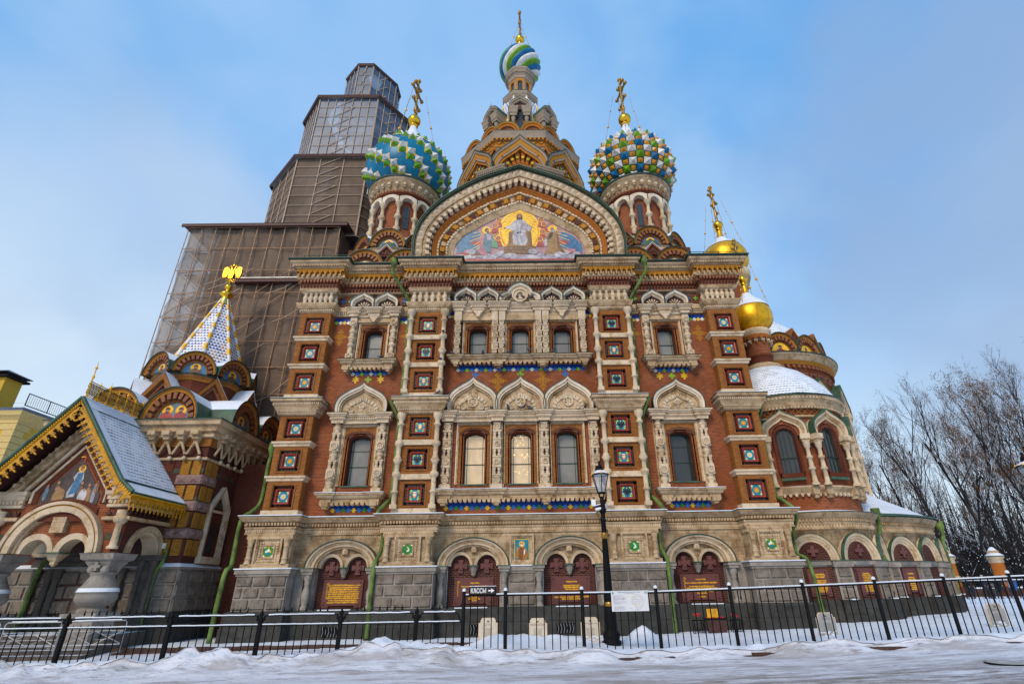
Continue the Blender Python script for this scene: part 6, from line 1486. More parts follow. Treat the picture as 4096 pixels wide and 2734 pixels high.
for a in (-pi/2, 0, pi, pi/2):
    for k, d in enumerate((-1.25, 1.25)):
        o = MB(); o.add(ck if (a == -pi/2 and k == 1) else ck1, Matrix.Translation((CX, CY, 8.40)) @ Matrix.Rotation(a+pi/2, 4, 'Z') @ Matrix.Translation((d, -CH+.05, 0)))
        o.build('icon_hood', chapel)
m = MB()                                               # star of snowy gables, then the ring of round icons
m.lathe([(3.3, 8.4), (2.5, 9.4), (2.0, 10.3)], (CX, CY, 0), 8, 'snow', pi/8, 2*pi+pi/8)
run(m, [(CX+2.2*cos(pi/8+k*pi/4), CY+2.2*sin(pi/8+k*pi/4)) for k in range(9)], [(-.1, 9.2), (-.1, 10.75), (.0, 10.8), (.1, 10.95), (.12, 11.05), (-.4, 11.2)], ['brick_dark', 'brick_gold', 'brick_ochre', 'copper_dark', 'snow'])
tg = MB(); tg.pr([(-.8, 0), (.8, 0), (0, 1.15)], -.1, .6, 'brick_dark'); tg.ring([(-.98, -.05), (0, 1.36), (.98, -.05)], [(-.78, -.05), (0, 1.06), (.78, -.05)], -.40, 1.3, 'brick_ochre', out=False); tg.ring([(-.75, -.05), (0, 1.02), (.75, -.05)], [(-.6, -.05), (0, .80), (.6, -.05)], -.25, .3, 'terracotta')
for s in (-1, 1):
    tg.q([(s*1.0, -.42, -.08), (0, -.42, 1.42), (0, 1.4, 1.42), (s*1.0, 1.4, -.08)], 'snow')
    for k in range(6): t_ = k/6+.08; tg.box(s*.82*(1-t_)-.05, s*.82*(1-t_)+.05, -.36, -.2, 1.08*t_-.02, 1.08*t_+.12, 'brick_ochre')
for k in range(8): place(m, tg, -pi/2+k*pi/4, 2.35, (CX, CY), 9.45)
m.build('gablet_ring', chapel)
ik = MB(); rhood(ik, .92, 1.05, .26, art='mo_blue', robe='mo_brown', depth=.8)
for k in range(8): o = MB(); place(o, ik, -pi/2+pi/8+k*pi/4, 2.1, (CX, CY), 11.05); o.build('icon_hood', chapel)
m = MB(); tentm(m, (CX, CY), 1.85, 11.5, .2, 16.2, 8, pi/8, 'tiles_blue', 'gold_paint', 't_white', .115, 13); m.lathe([(2.0, 11.3), (1.8, 11.75)], (CX, CY, 0), 8, 'snow', pi/8, 2*pi+pi/8)
m.build('tent_roof', chapel)
m = MB(); m.lathe([(.34, 15.85), (.2, 16.3), (.2, 16.4), (.34, 16.46), (.36, 16.56), (.14, 16.75), (.1, 16.85), (.20, 16.95), (.2, 17.1), (.08, 17.2), (.06, 17.6)], (CX, CY, 0), 14, 'gold')
for s in (-1, 1):                                       # two-headed eagle finial
    E_ = lambda P, y0, y1: m.pr([(CX+s*x, z) for x, z in (P if s > 0 else list(reversed(P)))], CY+y0, CY+y1, 'gold', back=True)
    E_([(0, 17.55), (.12, 17.6), (.16, 17.9), (.10, 18.12), (0, 18.15)], -.12, .12)
    E_([(.1, 17.95), (.16, 18.2), (.30, 18.34), (.42, 18.36), (.50, 18.25), (.52, 17.9), (.46, 17.62), (.42, 17.78), (.38, 17.6), (.33, 17.78), (.29, 17.64), (.24, 17.85)], -.05, .05)
    m.tube([(CX+s*.05, CY, 18.1), (CX+s*.10, CY, 18.3), (CX+s*.13, CY, 18.42), (CX+s*.26, CY, 18.4)], .06, 'gold', 6, True, .03); m.sph((CX+s*.14, CY, 18.44), .075, 'gold', 8)
    m.tube([(CX+s*.05, CY, 17.62), (CX+s*.2, CY, 17.5), (CX+s*.3, CY, 17.56)], .05, 'gold', 6, True, .02); m.tube([(CX+s*.04, CY, 17.5), (CX+s*.16, CY, 17.38), (CX+s*.26, CY, 17.4)], .05, 'gold', 6, True, .02)
m.lathe([(.07, 18.4), (.09, 18.5), (.05, 18.58), (.0, 18.66)], (CX, CY, 0), 8, 'gold')
m.build('eagle_finial', chapel)
m = MB()                                               # pointed window of the side facing the church
wn_ = MB(); OW = [(-.72, 0), (-.72, 2.1), (0, 3.0), (.72, 2.1), (.72, 0)]; IW = [(-.52, .16), (-.52, 2.0), (0, 2.72), (.52, 2.0), (.52, .16)]
wn_.ring(OW, IW, -.2, .05, 'stone_pale', yi=-.14); wn_.box(-.74, .74, -.22, .05, -.1, .16, 'stone_pale'); wn_.box(-.52, .52, -.1, .05, 1.9, 2.0, 'stone_pale'); wn_.q([(-.52, -.02, .16), (.52, -.02, .16), (.52, -.02, 1.95), (-.52, -.02, 1.95)], 'brick_dark')
wn_.ring(arc(0, 1.1, .36, .4, 10), arc(0, 1.1, .22, .26, 10), -.06, .05, 'brick_maroon'); wn_.q([(-.22, -.03, .3), (.22, -.03, .3), (.22, -.03, 1.1), (0, -.03, 1.36), (-.22, -.03, 1.1)], 'glass_dark'); wn_.box(-.015, .015, -.05, 0, .3, 1.3, 'frame_green')
m.add(wn_, Matrix.Translation((CX+CH, 1.25, 2.8)) @ Matrix.Rotation(pi/2, 4, 'Z'))
m.build('window', chapel)

# ------------------------------------------------------------------ gabled entrance porch
PXC, PY = CX, -2.6
porch = thing('entrance_porch', (PXC, PY, 0), 'gabled entrance porch with snowy tiled roof and gilded lacework edging, on fat stone columns', 'porch')
def farch(cx, z0, r, n=16): return arc(cx, z0, r, r, n)
m = MB()
gp = [(-2.3, 4.9), (-2.3, 2.95), (2.3, 2.95), (2.3, 4.9), (1.75, 5.15), (0, 7.35), (-1.75, 5.15)]
P = [(PXC-2.3, 2.95), (PXC-1.55, 2.95)]+farch(PXC, 2.95, 1.55, 18)[1:-1]+[(PXC+1.55, 2.95), (PXC+2.3, 2.95), (PXC+2.3, 5.0), (PXC+1.85, 5.2), (PXC, 7.5), (PXC-1.85, 5.2), (PXC-2.3, 5.0)]
m.q([(x, PY, z) for x, z in P], 'brick_red')
m.q([(PXC-2.3, PY, 3.35), (PXC-1.7, PY-.004, 3.35), (PXC-1.7, PY-.004, 3.6), (PXC-2.3, PY-.004, 3.6)], 'brick_green'); m.q([(PXC+1.7, PY-.004, 3.35), (PXC+2.3, PY-.004, 3.35), (PXC+2.3, PY-.004, 3.6), (PXC+1.7, PY-.004, 3.6)], 'brick_green')
for s in (-1, 1):                                        # east and west arches
    X = PXC+s*2.3; sp = [(PY, 2.95)]+[(PY+1.2-.82*cos(pi*k/14)+.05, 2.95+.82*sin(pi*k/14)) for k in range(15)]+[(CY-CH, 2.95), (CY-CH, 5.0), (PY, 5.0)]
    m.q([(X, y, z) for y, z in sp], 'brick_purple')
    o = MB(); o.ring(farch(0, 2.95, .98, 14), farch(0, 2.95, .78, 14), -.12, .5, 'stone'); o.ring(farch(0, 2.95, .82, 14), farch(0, 2.95, .70, 14), -.05, .5, 'stone_pale')
    m.add(o, Matrix.Translation((X, PY+1.25, 0)) @ Matrix.Rotation(s*pi/2, 4, 'Z'))
m.q([(PXC-2.3, PY, 5.0), (PXC+2.3, PY, 5.0), (PXC+2.3, CY-CH, 5.0), (PXC-2.3, CY-CH, 5.0)], 'terra_dark')
m.build('porch_wall', porch)
m = MB()                                                # stone arch mouldings with hanging capital
for r0, r1, y, mt in ((1.72, 1.62, -.24, 'stone_pale'), (1.62, 1.50, -.16, 'brick_gold'), (1.56, 1.36, -.20, 'stone_pale'), (1.36, 1.26, -.06, 'stone')): m.ring(farch(PXC, 2.95, r0, 26), farch(PXC, 2.95, r1, 26), PY+y, PY+.5, mt, yi=PY+y+.02)
for s in (-1, 1): c2 = PXC+s*.66; m.ring(farch(c2, 2.95, .66, 16), farch(c2, 2.95, .46, 16), PY+.02, PY+.55, 'stone_pale', yi=PY+.05)
up_ = farch(PXC, 2.95, 1.30, 20); lo = farch(PXC-.66, 2.95, .64, 10)+farch(PXC+.66, 2.95, .64, 10)
m.q([(x, PY+.1, z) for x, z in up_]+[(x, PY+.1, z) for x, z in reversed(lo)], 'brick_red')
for d, y in ((.26, -.12), (.18, -.02), (.08, -.08)): m.box(PXC-d*.9, PXC+d*.9, PY+y, PY+.2, 3.88-d, 3.88+d, 'stone')
m.lathe([(.03, -.42), (.12, -.34), (.12, -.26), (.2, -.2), (.26, -.08), (.34, -.04), (.34, 0)], (PXC, PY+.28, 2.95), 4, 'stone_pale', pi/4, 2*pi+pi/4, False)
m.box(PXC-.4, PXC+.4, PY-.1, PY+.6, 2.95, 2.98, 'copper_green')
for s in (-1, 1): m.lathe([(.17, 0), (.17, .1), (.12, .12), (.12, .16), (.11, .2), (.10, .8), (.14, .85), (.2, .9), (.24, 1.0), (.24, 1.08), (.18, 1.1), (.18, 1.3)], (PXC+s*2.15, PY-.1, 3.05), 10, 'stone_pale')
m.build('arch_moulding', porch)
m = MB()                                                # pediment mouldings around the icon
def ped(d, drop=0): w_ = 1.62-d*.8; return [(PXC-w_-.0, 4.62-drop), (PXC-w_, 5.1-d*.2), (PXC, 7.15-d*1.25), (PXC+w_, 5.1-d*.2), (PXC+w_, 4.62-drop)]
for a, b_, y, mt in ((0, .12, -.16, 'stone_pale'), (.12, .34, -.04, 'brick_dark'), (.34, .42, -.12, 'stone_pale'), (.42, .62, -.06, 'brick_dark'), (.62, .72, .02, 'terracotta')): m.ring(ped(a), ped(b_), PY+y, PY+.1, mt, yi=PY+y+.03)
for s in (-1, 1):
    a, b_ = sorted((PXC+s*1.55, PXC+s*2.42)); pth = [(a, PY+.1), (a, PY-.1), (b_, PY-.1), (b_, CY-CH)] if s > 0 else [(a, CY-CH), (a, PY-.1), (b_, PY-.1), (b_, PY+.1)]
    run(m, pth, [(0, 4.45), (.04, 4.48), (.04, 4.55), (-.02, 4.58), (.02, 4.72), (.08, 4.74), (.08, 4.86), (.14, 4.9), (.16, 5.02), (-.2, 5.06)], 'stone_pale'); stud(m, pth, -.02, .13, .08, .07, 4.60, 4.70, 'stone_pale')
    run(m, pth, [(0, 4.0), (.06, 4.03), (.06, 4.12), (0, 4.15)], 'stone'); 
    z_ = MB(); z_.pr([(-.1, 4.2), (.1, 4.2), (0, 4.36)], .01, .05, 'terra_dark'); along(pth, .0, .22, lambda M, s_: m.add(z_, Matrix.Translation((0, -.03, 0)) @ M))
# long raking stone mouldings to the eaves
for s in (-1, 1):
    rk = [(PXC, 7.75), (PXC+s*2.15, 5.0)]; ri = [(PXC, 7.2), (PXC+s*1.75, 5.0)]
    if s > 0: m.ring(rk, ri, PY-.28, PY+.1, 'stone_carved'); 
    else: m.ring(list(reversed(rk)), list(reversed(ri)), PY-.28, PY+.1, 'stone_carved')
    for k in range(11): t_ = (k+.6)/11.5; x, z = PXC+s*1.95*t_, 7.48-2.48*t_; m.box(x-.06, x+.06, PY-.42, PY-.2, z-.05, z+.08, 'stone')
m.build('pediment', porch)
m = MB(); P = ped(.72)
m.q([(P[0][0], PY-.03, 4.0), (P[4][0], PY-.03, 4.0)]+[(x, PY-.03, z) for x, z in reversed(P[1:4])], 'mo_dark')
gx = lambda x, z, mt, d: m.q([(PXC+a, PY-.03-d, b_) for a, b_ in zip(x, z)], mt)
def blob(x, z, rx, rz, mt, d, n=12): m.q([(PXC+x+rx*cos(2*pi*k/n), PY-.03-d, z+rz*sin(2*pi*k/n)) for k in range(n)], mt)
blob(.10, 5.86, .13, .13, 'gold_paint', .004); blob(.10, 5.85, .07, .085, 'mo_flesh', .006); blob(.10, 5.92, .08, .05, 'mo_brown', .007)
gx((-.02, .2, .27, .17, .12, -.14, -.18, -.04, -.12), (5.74, 5.74, 5.5, 5.2, 4.85, 4.82, 5.0, 5.4, 5.55), 'mo_white', .005); gx((.0, .2, .22, .05, -.12), (5.7, 5.72, 5.0, 4.95, 4.9), 'mo_blue', .0055)
random.seed(11)
for k in range(22):
    x = random.uniform(-.95, .95); z = random.uniform(4.75, 5.25)
    if abs(x) < .25: continue
    blob(x, z, random.uniform(.06, .1), random.uniform(.18, .3), random.choice(['mo_brown', 'mo_teal', 'mo_mauve', 'mo_ochre', 'mo_cloud']), .004+.0001*k); blob(x, z+.27, .05, .06, 'mo_flesh', .0075+.0001*k)
blob(-.42, 4.9, .2, .26, 'mo_ochre', .008); blob(.42, 4.85, .16, .28, 'mo_white', .008); blob(-.2, 6.3, .3, .03, 'gold_paint', .004); gx((-.12, .3, .3, -.12), (6.36, 6.36, 6.39, 6.39), 'mo_red', .005); gx((.07, .11, .11, .07), (6.1, 6.1, 6.55, 6.55), 'mo_red', .005)
m.q([(PXC-1.2, PY-.06, 4.0), (PXC+1.2, PY-.06, 4.0), (PXC+1.15, PY-.06, 4.62)]+[(PXC+1.15*cos(a), PY-.06, 4.35+.42*sin(a)) for a in [pi*k/12 for k in range(1, 12)]]+[(PXC-1.15, PY-.06, 4.62)], 'brick_dark')
m.build('mosaic', porch)
m = MB()                                                # roof with kick at the eaves, snow on tiles
RY0, RY1 = PY-1.0, CY-CH+.3
RP = [(0, 8.30), (2.42, 5.25), (2.95, 4.82)]
for s in (-1, 1):
    for k in range(2):
        (x0, z0), (x1, z1) = RP[k], RP[k+1]; l0 = sqrt((x1-x0)**2+(z1-z0)**2)
        A_ = [(PXC+s*x0, RY0, z0), (PXC+s*x0, RY1, z0), (PXC+s*x1, RY1, z1), (PXC+s*x1, RY0, z1)]
        m.q(A_, 'tiles_dark' if k == 0 else 'snow', False, [(0, l0), (RY1-RY0, l0), (RY1-RY0, 0), (0, 0)])
        m.q([(x, y, z-.12) for x, y, z in A_], 'terra_dark')
    m.tube([(PXC+s*2.42, RY0, 5.25), (PXC+s*2.42, RY1, 5.25)], .05, 'copper_dark', 6); m.tube([(PXC+s*2.95, RY0, 4.8), (PXC+s*2.95, RY1, 4.8)], .05, 'copper_green', 6)
    m.tube([(PXC, RY0-.02, 8.32), (PXC+s*2.42, RY0-.02, 5.27), (PXC+s*2.95, RY0-.02, 4.84)], .07, 'copper_green', 6)
    m.q([(PXC, RY0+.02, 8.36), (PXC, RY0+.42, 8.36), (PXC+s*2.45, RY0+.42, 5.3), (PXC+s*2.45, RY0+.02, 5.3)], 'snow')
    m.q([(PXC, RY0+.0, 8.38), (PXC, RY1, 8.38), (PXC+s*.35, RY1, 7.94), (PXC+s*.35, RY0, 7.94)], 'snow')
m.build('roof', porch)
m = MB()                                                # gilded lace bargeboards and eave valances
def lace(n, L_):                                        # strip along +X, hanging down from z = 0
    o = MB(); o.box(0, L_, -.05, .05, -.10, .0, 'gold_lace'); o.box(0, L_, -.02, .02, -.20, -.10, 'gold_lace')
    for k in range(n*3): x = L_*(k+.5)/(n*3); o.sph((x, -.06, -.05), .03, 'gold_leaf', 6)
    w_ = L_/n
    for k in range(n):
        x = w_*(k+.5)
        o.pr([(x-w_*.30, -.20), (x-w_*.22, -.27), (x-w_*.36, -.33), (x-w_*.22, -.40), (x-w_*.12, -.34), (x-w_*.06, -.41), (x-w_*.13, -.47), (x, -.55), (x+w_*.13, -.47), (x+w_*.06, -.41), (x+w_*.12, -.34), (x+w_*.22, -.40), (x+w_*.36, -.33), (x+w_*.22, -.27), (x+w_*.30, -.20)], -.02, .02, 'gold_lace', back=True)
        for q in (-.22, .22): o.q([(x+w_*q+.025*cos(j), -.024, -.32+.025*sin(j)) for j in [2*pi*i/6 for i in range(6)]], 'terra_dark')
    return o
th = atan2(3.05, 2.42); Lr = sqrt(2.42**2+3.05**2)
lc = lace(15, Lr)
m.add(lc, Matrix.Translation((PXC, RY0+.05, 8.24)) @ Matrix.Rotation(th, 4, 'Y'))
m.add(lc, Matrix.Translation((PXC, RY0+.05, 8.24)) @ Matrix.Diagonal((-1, 1, 1, 1)) @ Matrix.Rotation(th, 4, 'Y'))
le = lace(16, RY1-RY0)
for s in (-1, 1):
    m.add(le, Matrix.Translation((PXC+s*2.9, RY0, 4.80)) @ Matrix.Rotation(pi/2, 4, 'Z'))
    o = lace(2, .68); M = Matrix.Translation((PXC+s*2.42, RY0+.05, 5.2)) @ Matrix.Diagonal((s, 1, 1, 1)) @ Matrix.Rotation(atan2(.43, .53), 4, 'Y'); m.add(o, M)
m.build('gilded_bargeboard', porch)
m = MB()                                                # gilded ridge cresting
for k in range(8):
    y = RY0+.1+(RY1-RY0-.1)*k/7; h = 1.5 if k == 0 else .95 if k % 2 == 0 else .80
    m.lathe([(.05, 0), (.03, .05), (.025, h*.5), (.06, h*.55), (.02, h*.6), (.02, h*.75), (.06, h*.79), (.02, h*.83), (0, h)], (PXC, y, 8.35), 6, 'gold_paint')
for k in range(42):
    y = RY0+.1+(RY1-RY0-.2)*k/41
    for z0 in (8.48, 8.72):
        c = [(PXC, y+.07*cos(a), z0+.10+.11*sin(a)) for a in [2*pi*i/8 for i in range(9)]]
        m.tube(c, .018, 'gold_old', 4, False)
for z in (8.42, 8.98): m.tube([(PXC, RY0+.05, z), (PXC, RY1, z)], .022, 'gold_paint', 4)
m.build('ridge_cresting', porch)
m = MB()                                                # fat baluster column on pedestal
m.box(-.62, .62, -.62, .62, -.4, .18, 'granite'); m.box(-.5, .5, -.5, .5, .18, .92, 'granite'); m.box(-.58, .58, -.58, .58, .92, 1.08, 'granite')
m.lathe([(.42, 1.08), (.44, 1.14), (.40, 1.2), (.34, 1.22), (.36, 1.26), (.52, 1.36), (.60, 1.48), (.60, 1.58), (.585, 1.6), (.585, 1.70), (.60, 1.72), (.55, 1.84), (.45, 2.0), (.38, 2.14), (.35, 2.22), (.40, 2.26), (.40, 2.32)], (0, 0, 0), 24, 'granite')
m.lathe([(.61, 1.71), (.56, 1.83), (.47, 1.86)], (0, 0, 0), 24, 'snow', -2.6, .9)
for s in (-1, 1): m.lathe([(.1, 0), (.16, .1), (.1, .22)], (s*.22, -.28, 2.3), 8, 'granite')
m.lathe([(.40, 2.32), (.48, 2.5), (.60, 2.62), (.60, 2.66), (.76, 2.72), (.82, 2.88), (.86, 2.92), (.1, 2.95)], (0, 0, 0), 4, ['granite']*6+['copper_green'], pi/4, 2*pi+pi/4, False)
c_ = MB()
for P in ([(-.05, -.14), (.05, -.14), (.05, .14), (-.05, .14)], [(-.14, -.05), (.14, -.05), (.14, .05), (-.14, .05)]): c_.pr(P, -.06, .02, 'granite')
m.add(c_, Matrix.Translation((0, -.42, 2.5)))
col0 = m.build('column', porch, (PXC+1.88, PY+.25, 0)); inst(col0, porch, (PXC-1.88, PY+.25, 0))
m = MB()                                                # back wall of the porch: portal with colonnettes
yb = CY-CH-.05; m.box(PXC-2.3, PXC+2.3, yb-.05, yb+.04, .2, 3.0, 'granite_shaded'); m.box(PXC-1.0, PXC+.3, yb-.08, yb, .2, 2.4, 'terra_dark'); m.box(PXC-2.3, PXC+2.3, yb-.12, yb+.03, 2.5, 2.75, 'granite_shaded')
for x in (-1.9, -1.4, -1.1, .55, .95, 1.3): m.lathe([(.13, .2), (.13, .5), (.09, .55), (.13, .9), (.09, 1.2), (.13, 1.25), (.09, 1.3), (.13, 1.7), (.09, 2.0), (.14, 2.2), (.17, 2.5)], (PXC+x, yb-.2, 0), 8, 'granite_shaded')
for x in (-1.75,): m.q([(PXC+x-.45, yb-.06, 2.95), (PXC+x+.65, yb-.06, 2.95), (PXC+x+.65, yb-.06, 3.6), (PXC+x-.45, yb-.06, 3.6)], 'brick_yellow')
m.q([(PXC-2.3, yb-.055, 2.95), (PXC+2.3, yb-.055, 2.95), (PXC+2.3, yb-.055, 5), (PXC-2.3, yb-.055, 5)], 'terra_dark')
for k in range(5): m.box(PXC-2.8+.0*k, PXC+2.8-.0*k, PY-.9+k*.28, PY-.9+(k+1)*.28 if k < 4 else yb, -.3, -.05+k*.12, 'granite_shaded', 'snow')
for y in (CY-CH-.12,): m.box(PXC+2.05, PXC+2.55, y-.35, y+.1, -.3, 2.75, 'granite_shaded'); m.box(PXC+1.98, PXC+2.62, y-.42, y+.1, 2.75, 2.95, 'granite_shaded')
for s in (-.18, .18): m.lathe([(.10, 1.0), (.10, 1.2), (.07, 1.3), (.11, 1.6), (.07, 1.9), (.11, 2.0), (.07, 2.1), (.1, 2.5), (.13, 2.75)], (PXC+2.3+s*1.2, CY-CH-.5, 0), 8, 'granite_shaded')
m.build('portal', porch)
m = MB(); P = smoothhalf([(PXC+2.75, RY1-.2, 4.75), (PXC+2.5, RY1-.25, 4.4), (PXC+2.45, RY1-.25, 3.4), (PXC+2.6, RY1-.35, 3.0), (PXC+2.62, RY1-.5, 2.6), (PXC+2.5, RY1-.55, 2.2), (PXC+2.5, RY1-.6, 0)], 4); m.tube(P, .075, 'pipe', 8); m.box(PXC+2.38, PXC+2.52, RY1-.42, RY1-.3, 3.2, 3.4, 'white_paint'); m.build('drainpipe', porch)
m = MB(); P = smoothhalf([(PXC-1.5, -.75, 3.6), (PXC-1.55, -.8, 2.9), (PXC-1.7, -.85, 2.5), (PXC-1.75, -.9, .2)], 4); m.tube(P, .075, 'pipe', 8); m.build('drainpipe', porch)

# ------------------------------------------------------------------ bell tower wrapped in scaffolding
bt = thing('wrapped_bell_tower', (-17, 9, 0), 'tall bell tower wrapped in brown netting and scaffolding, glazed boxes on top', 'scaffolded tower')
BX0, BX1, BY0, BY1, BZ = -21.2, -11.55, 5.0, 12.0, 22.7
m = MB(); m.box(-19.4, -12.0, 7.0, 14, 0, 21.5, 'brick_purple'); m.build('tower_core', bt)
def grid_poles(mb, pts, z0, z1, nx, nz, r, mt, diag=0):
    a, b = Vector((*pts[0], 0)), Vector((*pts[1], 0))
    for k in range(nx+1): p = a+(b-a)*k/nx; mb.tube([(p.x, p.y, z0), (p.x, p.y, z1)], r, mt, 4, False)
    for k in range(nz+1): z = z0+(z1-z0)*k/nz; mb.tube([(a.x, a.y, z), (b.x, b.y, z)], r*.8, mt, 4, False)
    random.seed(int(diag*10))
    for k in range(int(diag)):
        i, j = random.randrange(nx-1), random.randrange(nz-1); p, q = a+(b-a)*i/nx, a+(b-a)*min(nx, i+2)/nx
        za, zb = z0+(z1-z0)*j/nz, z0+(z1-z0)*(j+1)/nz; mb.tube([(p.x, p.y, za), (q.x, q.y, zb)], r*.9, mt, 4, False)
m = MB(); NX, NZ = 30, 40; XS = BX0+2.0                    # sagging net sheets; thin see-through net past the tower's edge
random.seed(4)
def sag(x, z): return .10*sin(x*2.1)*sin(z*1.3)+.05*sin(x*5.3+z*2.1)+.04*sin(z*4.7)
for (x0, x1, mt, n) in ((XS, BX1, 'netting', 24), (BX0, XS, 'netting_thin', 6)):
    for i in range(n):
        for j in range(NZ):
            a, b = x0+(x1-x0)*i/n, x0+(x1-x0)*(i+1)/n; c, d = BZ*j/NZ, BZ*(j+1)/NZ
            m.q([(p, BY0-.1+sag(p, q), q) for p, q in ((a, c), (b, c), (b, d), (a, d))], mt, True)
for j in range(NZ): c, d = BZ*j/NZ, BZ*(j+1)/NZ; m.q([(BX0, BY0, c), (BX0, BY1, c), (BX0, BY1, d), (BX0, BY0, d)], 'netting_thin'); m.q([(BX1, BY0, c), (BX1, BY1, c), (BX1, BY1, d), (BX1, BY0, d)], 'netting')
m.build('netting', bt)
m = MB(); grid_poles(m, ((BX0, BY0-.28), (BX1, BY0-.28)), 0, BZ, 11, 14, .035, 'scaf_pipe', 14)
random.seed(21)
for k in range(17): x, z, l_ = random.uniform(XS-1, BX1-2.2), random.uniform(8, BZ-2), random.uniform(1.4, 2.6); m.tube([(x, BY0-.33, z), (x+l_*.5, BY0-.30, z+.22*l_), (x+l_, BY0-.33, z+random.uniform(.5, .75)*l_)], .032, 'pole_pale', 4, False)
grid_poles(m, ((BX0, BY0+.1), (BX0, BY1)), 0, BZ, 3, 14, .04, 'scaf_pipe', 0); grid_poles(m, ((BX0, BY0+1.1), (XS+.6, BY0+1.1)), 0, BZ, 3, 14, .04, 'scaf_pipe', 8); grid_poles(m, ((BX0, BY0+2.2), (XS+.6, BY0+2.2)), 0, BZ, 3, 14, .04, 'scaf_pipe', 8)
for k in range(1, 14): z = BZ*k/14; m.tube([(BX0, BY0, z), (BX0, BY0+2.2, z+BZ/14)], .035, 'scaf_pipe', 4, False)
m.build('scaffold_pole', bt)
m = MB()
for k in range(1, 14):
    z = BZ*k/14; m.box(BX0+.3, XS+1.2, BY0+.15, BY0+2.2, z-.05, z, 'scaf_board')
    if k % 2: m.tube([(BX0+.4, BY0+.6, z+BZ/14), (XS+.6, BY0+.6, z)], .06, 'zinc', 4)
m.build('work_platform', bt)
m = MB(); m.q([(BX0-.35, BY0-.5, BZ+.1), (BX1+.5, BY0-.5, BZ+.15), (BX1+.9, BY1, BZ+.25), (BX0-.3, BY1, BZ+.2)], 'terra_dark'); m.box(BX0-.35, BX1+.5, BY0-.52, BY0-.42, BZ-.05, BZ+.14, 'terra_dark'); m.q([(BX0-.35, BY0-.5, BZ+.17), (BX1+.5, BY0-.5, BZ+.2), (BX1+.9, BY1, BZ+.3), (BX0-.3, BY1, BZ+.27)], 'roof_metal')
m.box(-17.3, BX1+.4, BY0-.55, BY0-.1, 18.45, 18.68, 'terra_dark'); m.box(-17.3, BX1+.4, BY0-.6, BY0-.1, 18.68, 18.73, 'zinc'); m.build('canopy', bt)
def tier(front, left, right, z0, z1, skin, pole, nx, nz, name, cap=True, depth=None, diag=0, pr_=.05):
    (xa, xb, yf), (xl, yl), (xr, yr) = front, left, right
    yc = (yf+depth)
    poly = [(xl, 2*yc-yl), (xl, yl), (xa, yf), (xb, yf), (xr, yr), (xr, 2*yc-yr), (xb, 2*yc-yf), (xa, 2*yc-yf)]
    m = MB()
    for k in range(8):
        a, b = poly[k], poly[(k+1) % 8]; m.q([(*a, z0), (*b, z0), (*b, z1), (*a, z1)], skin)
    o = m.build(name, bt)
    m = MB()
    for k in range(7):
        a, b = poly[k], poly[k+1]; L_ = sqrt((a[0]-b[0])**2+(a[1]-b[1])**2); n = max(2, int(round(L_*nx)))
        dx, dy = (b[0]-a[0])/L_, (b[1]-a[1])/L_; ox, oy = dy*.06, -dx*.06
        grid_poles(m, ((a[0]+ox, a[1]+oy), (b[0]+ox, b[1]+oy)), z0, z1, n, nz, pr_*.7, pole, 0)
        if diag and k in (2, 3):
            for j in range(nz): p, q = (.3, .62); m.tube([(a[0]+(b[0]-a[0])*p+ox, a[1]+(b[1]-a[1])*p+oy, z0+(z1-z0)*j/nz), (a[0]+(b[0]-a[0])*q+ox, a[1]+(b[1]-a[1])*q+oy, z0+(z1-z0)*(j+1)/nz)], pr_*.8, pole, 4, False)
    m.build('framing', o)
    if cap:
        m = MB(); P = [(p[0]*1.0+(p[0]-(xa+xb)/2)*.05, p[1]+(p[1]-yc)*.05) for p in poly]
        run(m, P+[P[0]], [(0, z1-.12), (.08, z1+.08), (-.1, z1+.14), (-1.6, z1+1.2)], ['terra_dark', 'terra_dark', 'snow' if skin == 'netting' else 'roof_metal']); m.build('tier_roof', o)
    return o
tier((-15.81, -10.84, 5.6), (-18.82, 8.56), (-8.2, 8.4), 22.6, 29.45, 'netting', 'pole_pale', .62, 8, 'netted_tier', depth=5.5, diag=1)
tier((-15.61, -11.13, 6.4), (-17.73, 8.86), (-9.38, 8.75), 29.5, 36.5, 'polycarb', 'pole_pale', 1.55, 7, 'glazed_tier', depth=4.5, diag=1, pr_=.045)
tier((-13.61, -12.39, 7.5), (-15.04, 8.87), (-10.97, 9.4), 36.0, 41.8, 'polycarb', 'pole_pale', 1.7, 5, 'glazed_cap', depth=2.5, diag=1, pr_=.04)
m = MB(); m.lathe([(3.2, 22.5), (3.0, 28.5), (2.6, 30), (2.2, 32), (1.4, 35), (.6, 38)], (-13.3, 11.3, 0), 12, 'brick_purple'); m.build('inner_tower', bt)

# ------------------------------------------------------------------ yellow house at the far left
yh = thing('yellow_house', (-42, 20, 0), 'yellow stucco house with cream quoins and a roof railing, at the left edge', 'house')
YX, YY = -36.3, 14.0
m = MB(); m.box(YX-16, YX, YY, YY+30, 0, 13.2, 'yellow_wall'); m.build('wall', yh)
m = MB(); P = [(YX-16, YY), (YX, YY), (YX, YY+30)]
run(m, P, [(0, 12.75), (.08, 12.8), (.08, 13.0), (.25, 13.2), (.4, 13.3), (.45, 13.5), (.5, 13.6)], 'cream_trim'); run(m, P, [(.5, 13.6), (.55, 13.8), (-1.5, 14.2)], ['roof_metal', 'roof_metal'])
m.q([(YX-16, YY-.7, 14.0), (YX-6, YY-.7, 14.0), (YX-6, YY+9, 17.5), (YX-16, YY+9, 17.5)], 'yellow_wall'); m.q([(YX-16, YY-.9, 14.3), (YX-2.8, YY-.9, 13.95), (YX-2.8, YY+10, 15.5), (YX-16, YY+10, 18)], 'roof_metal')
m.build('roof_cornice', yh)
m = MB()
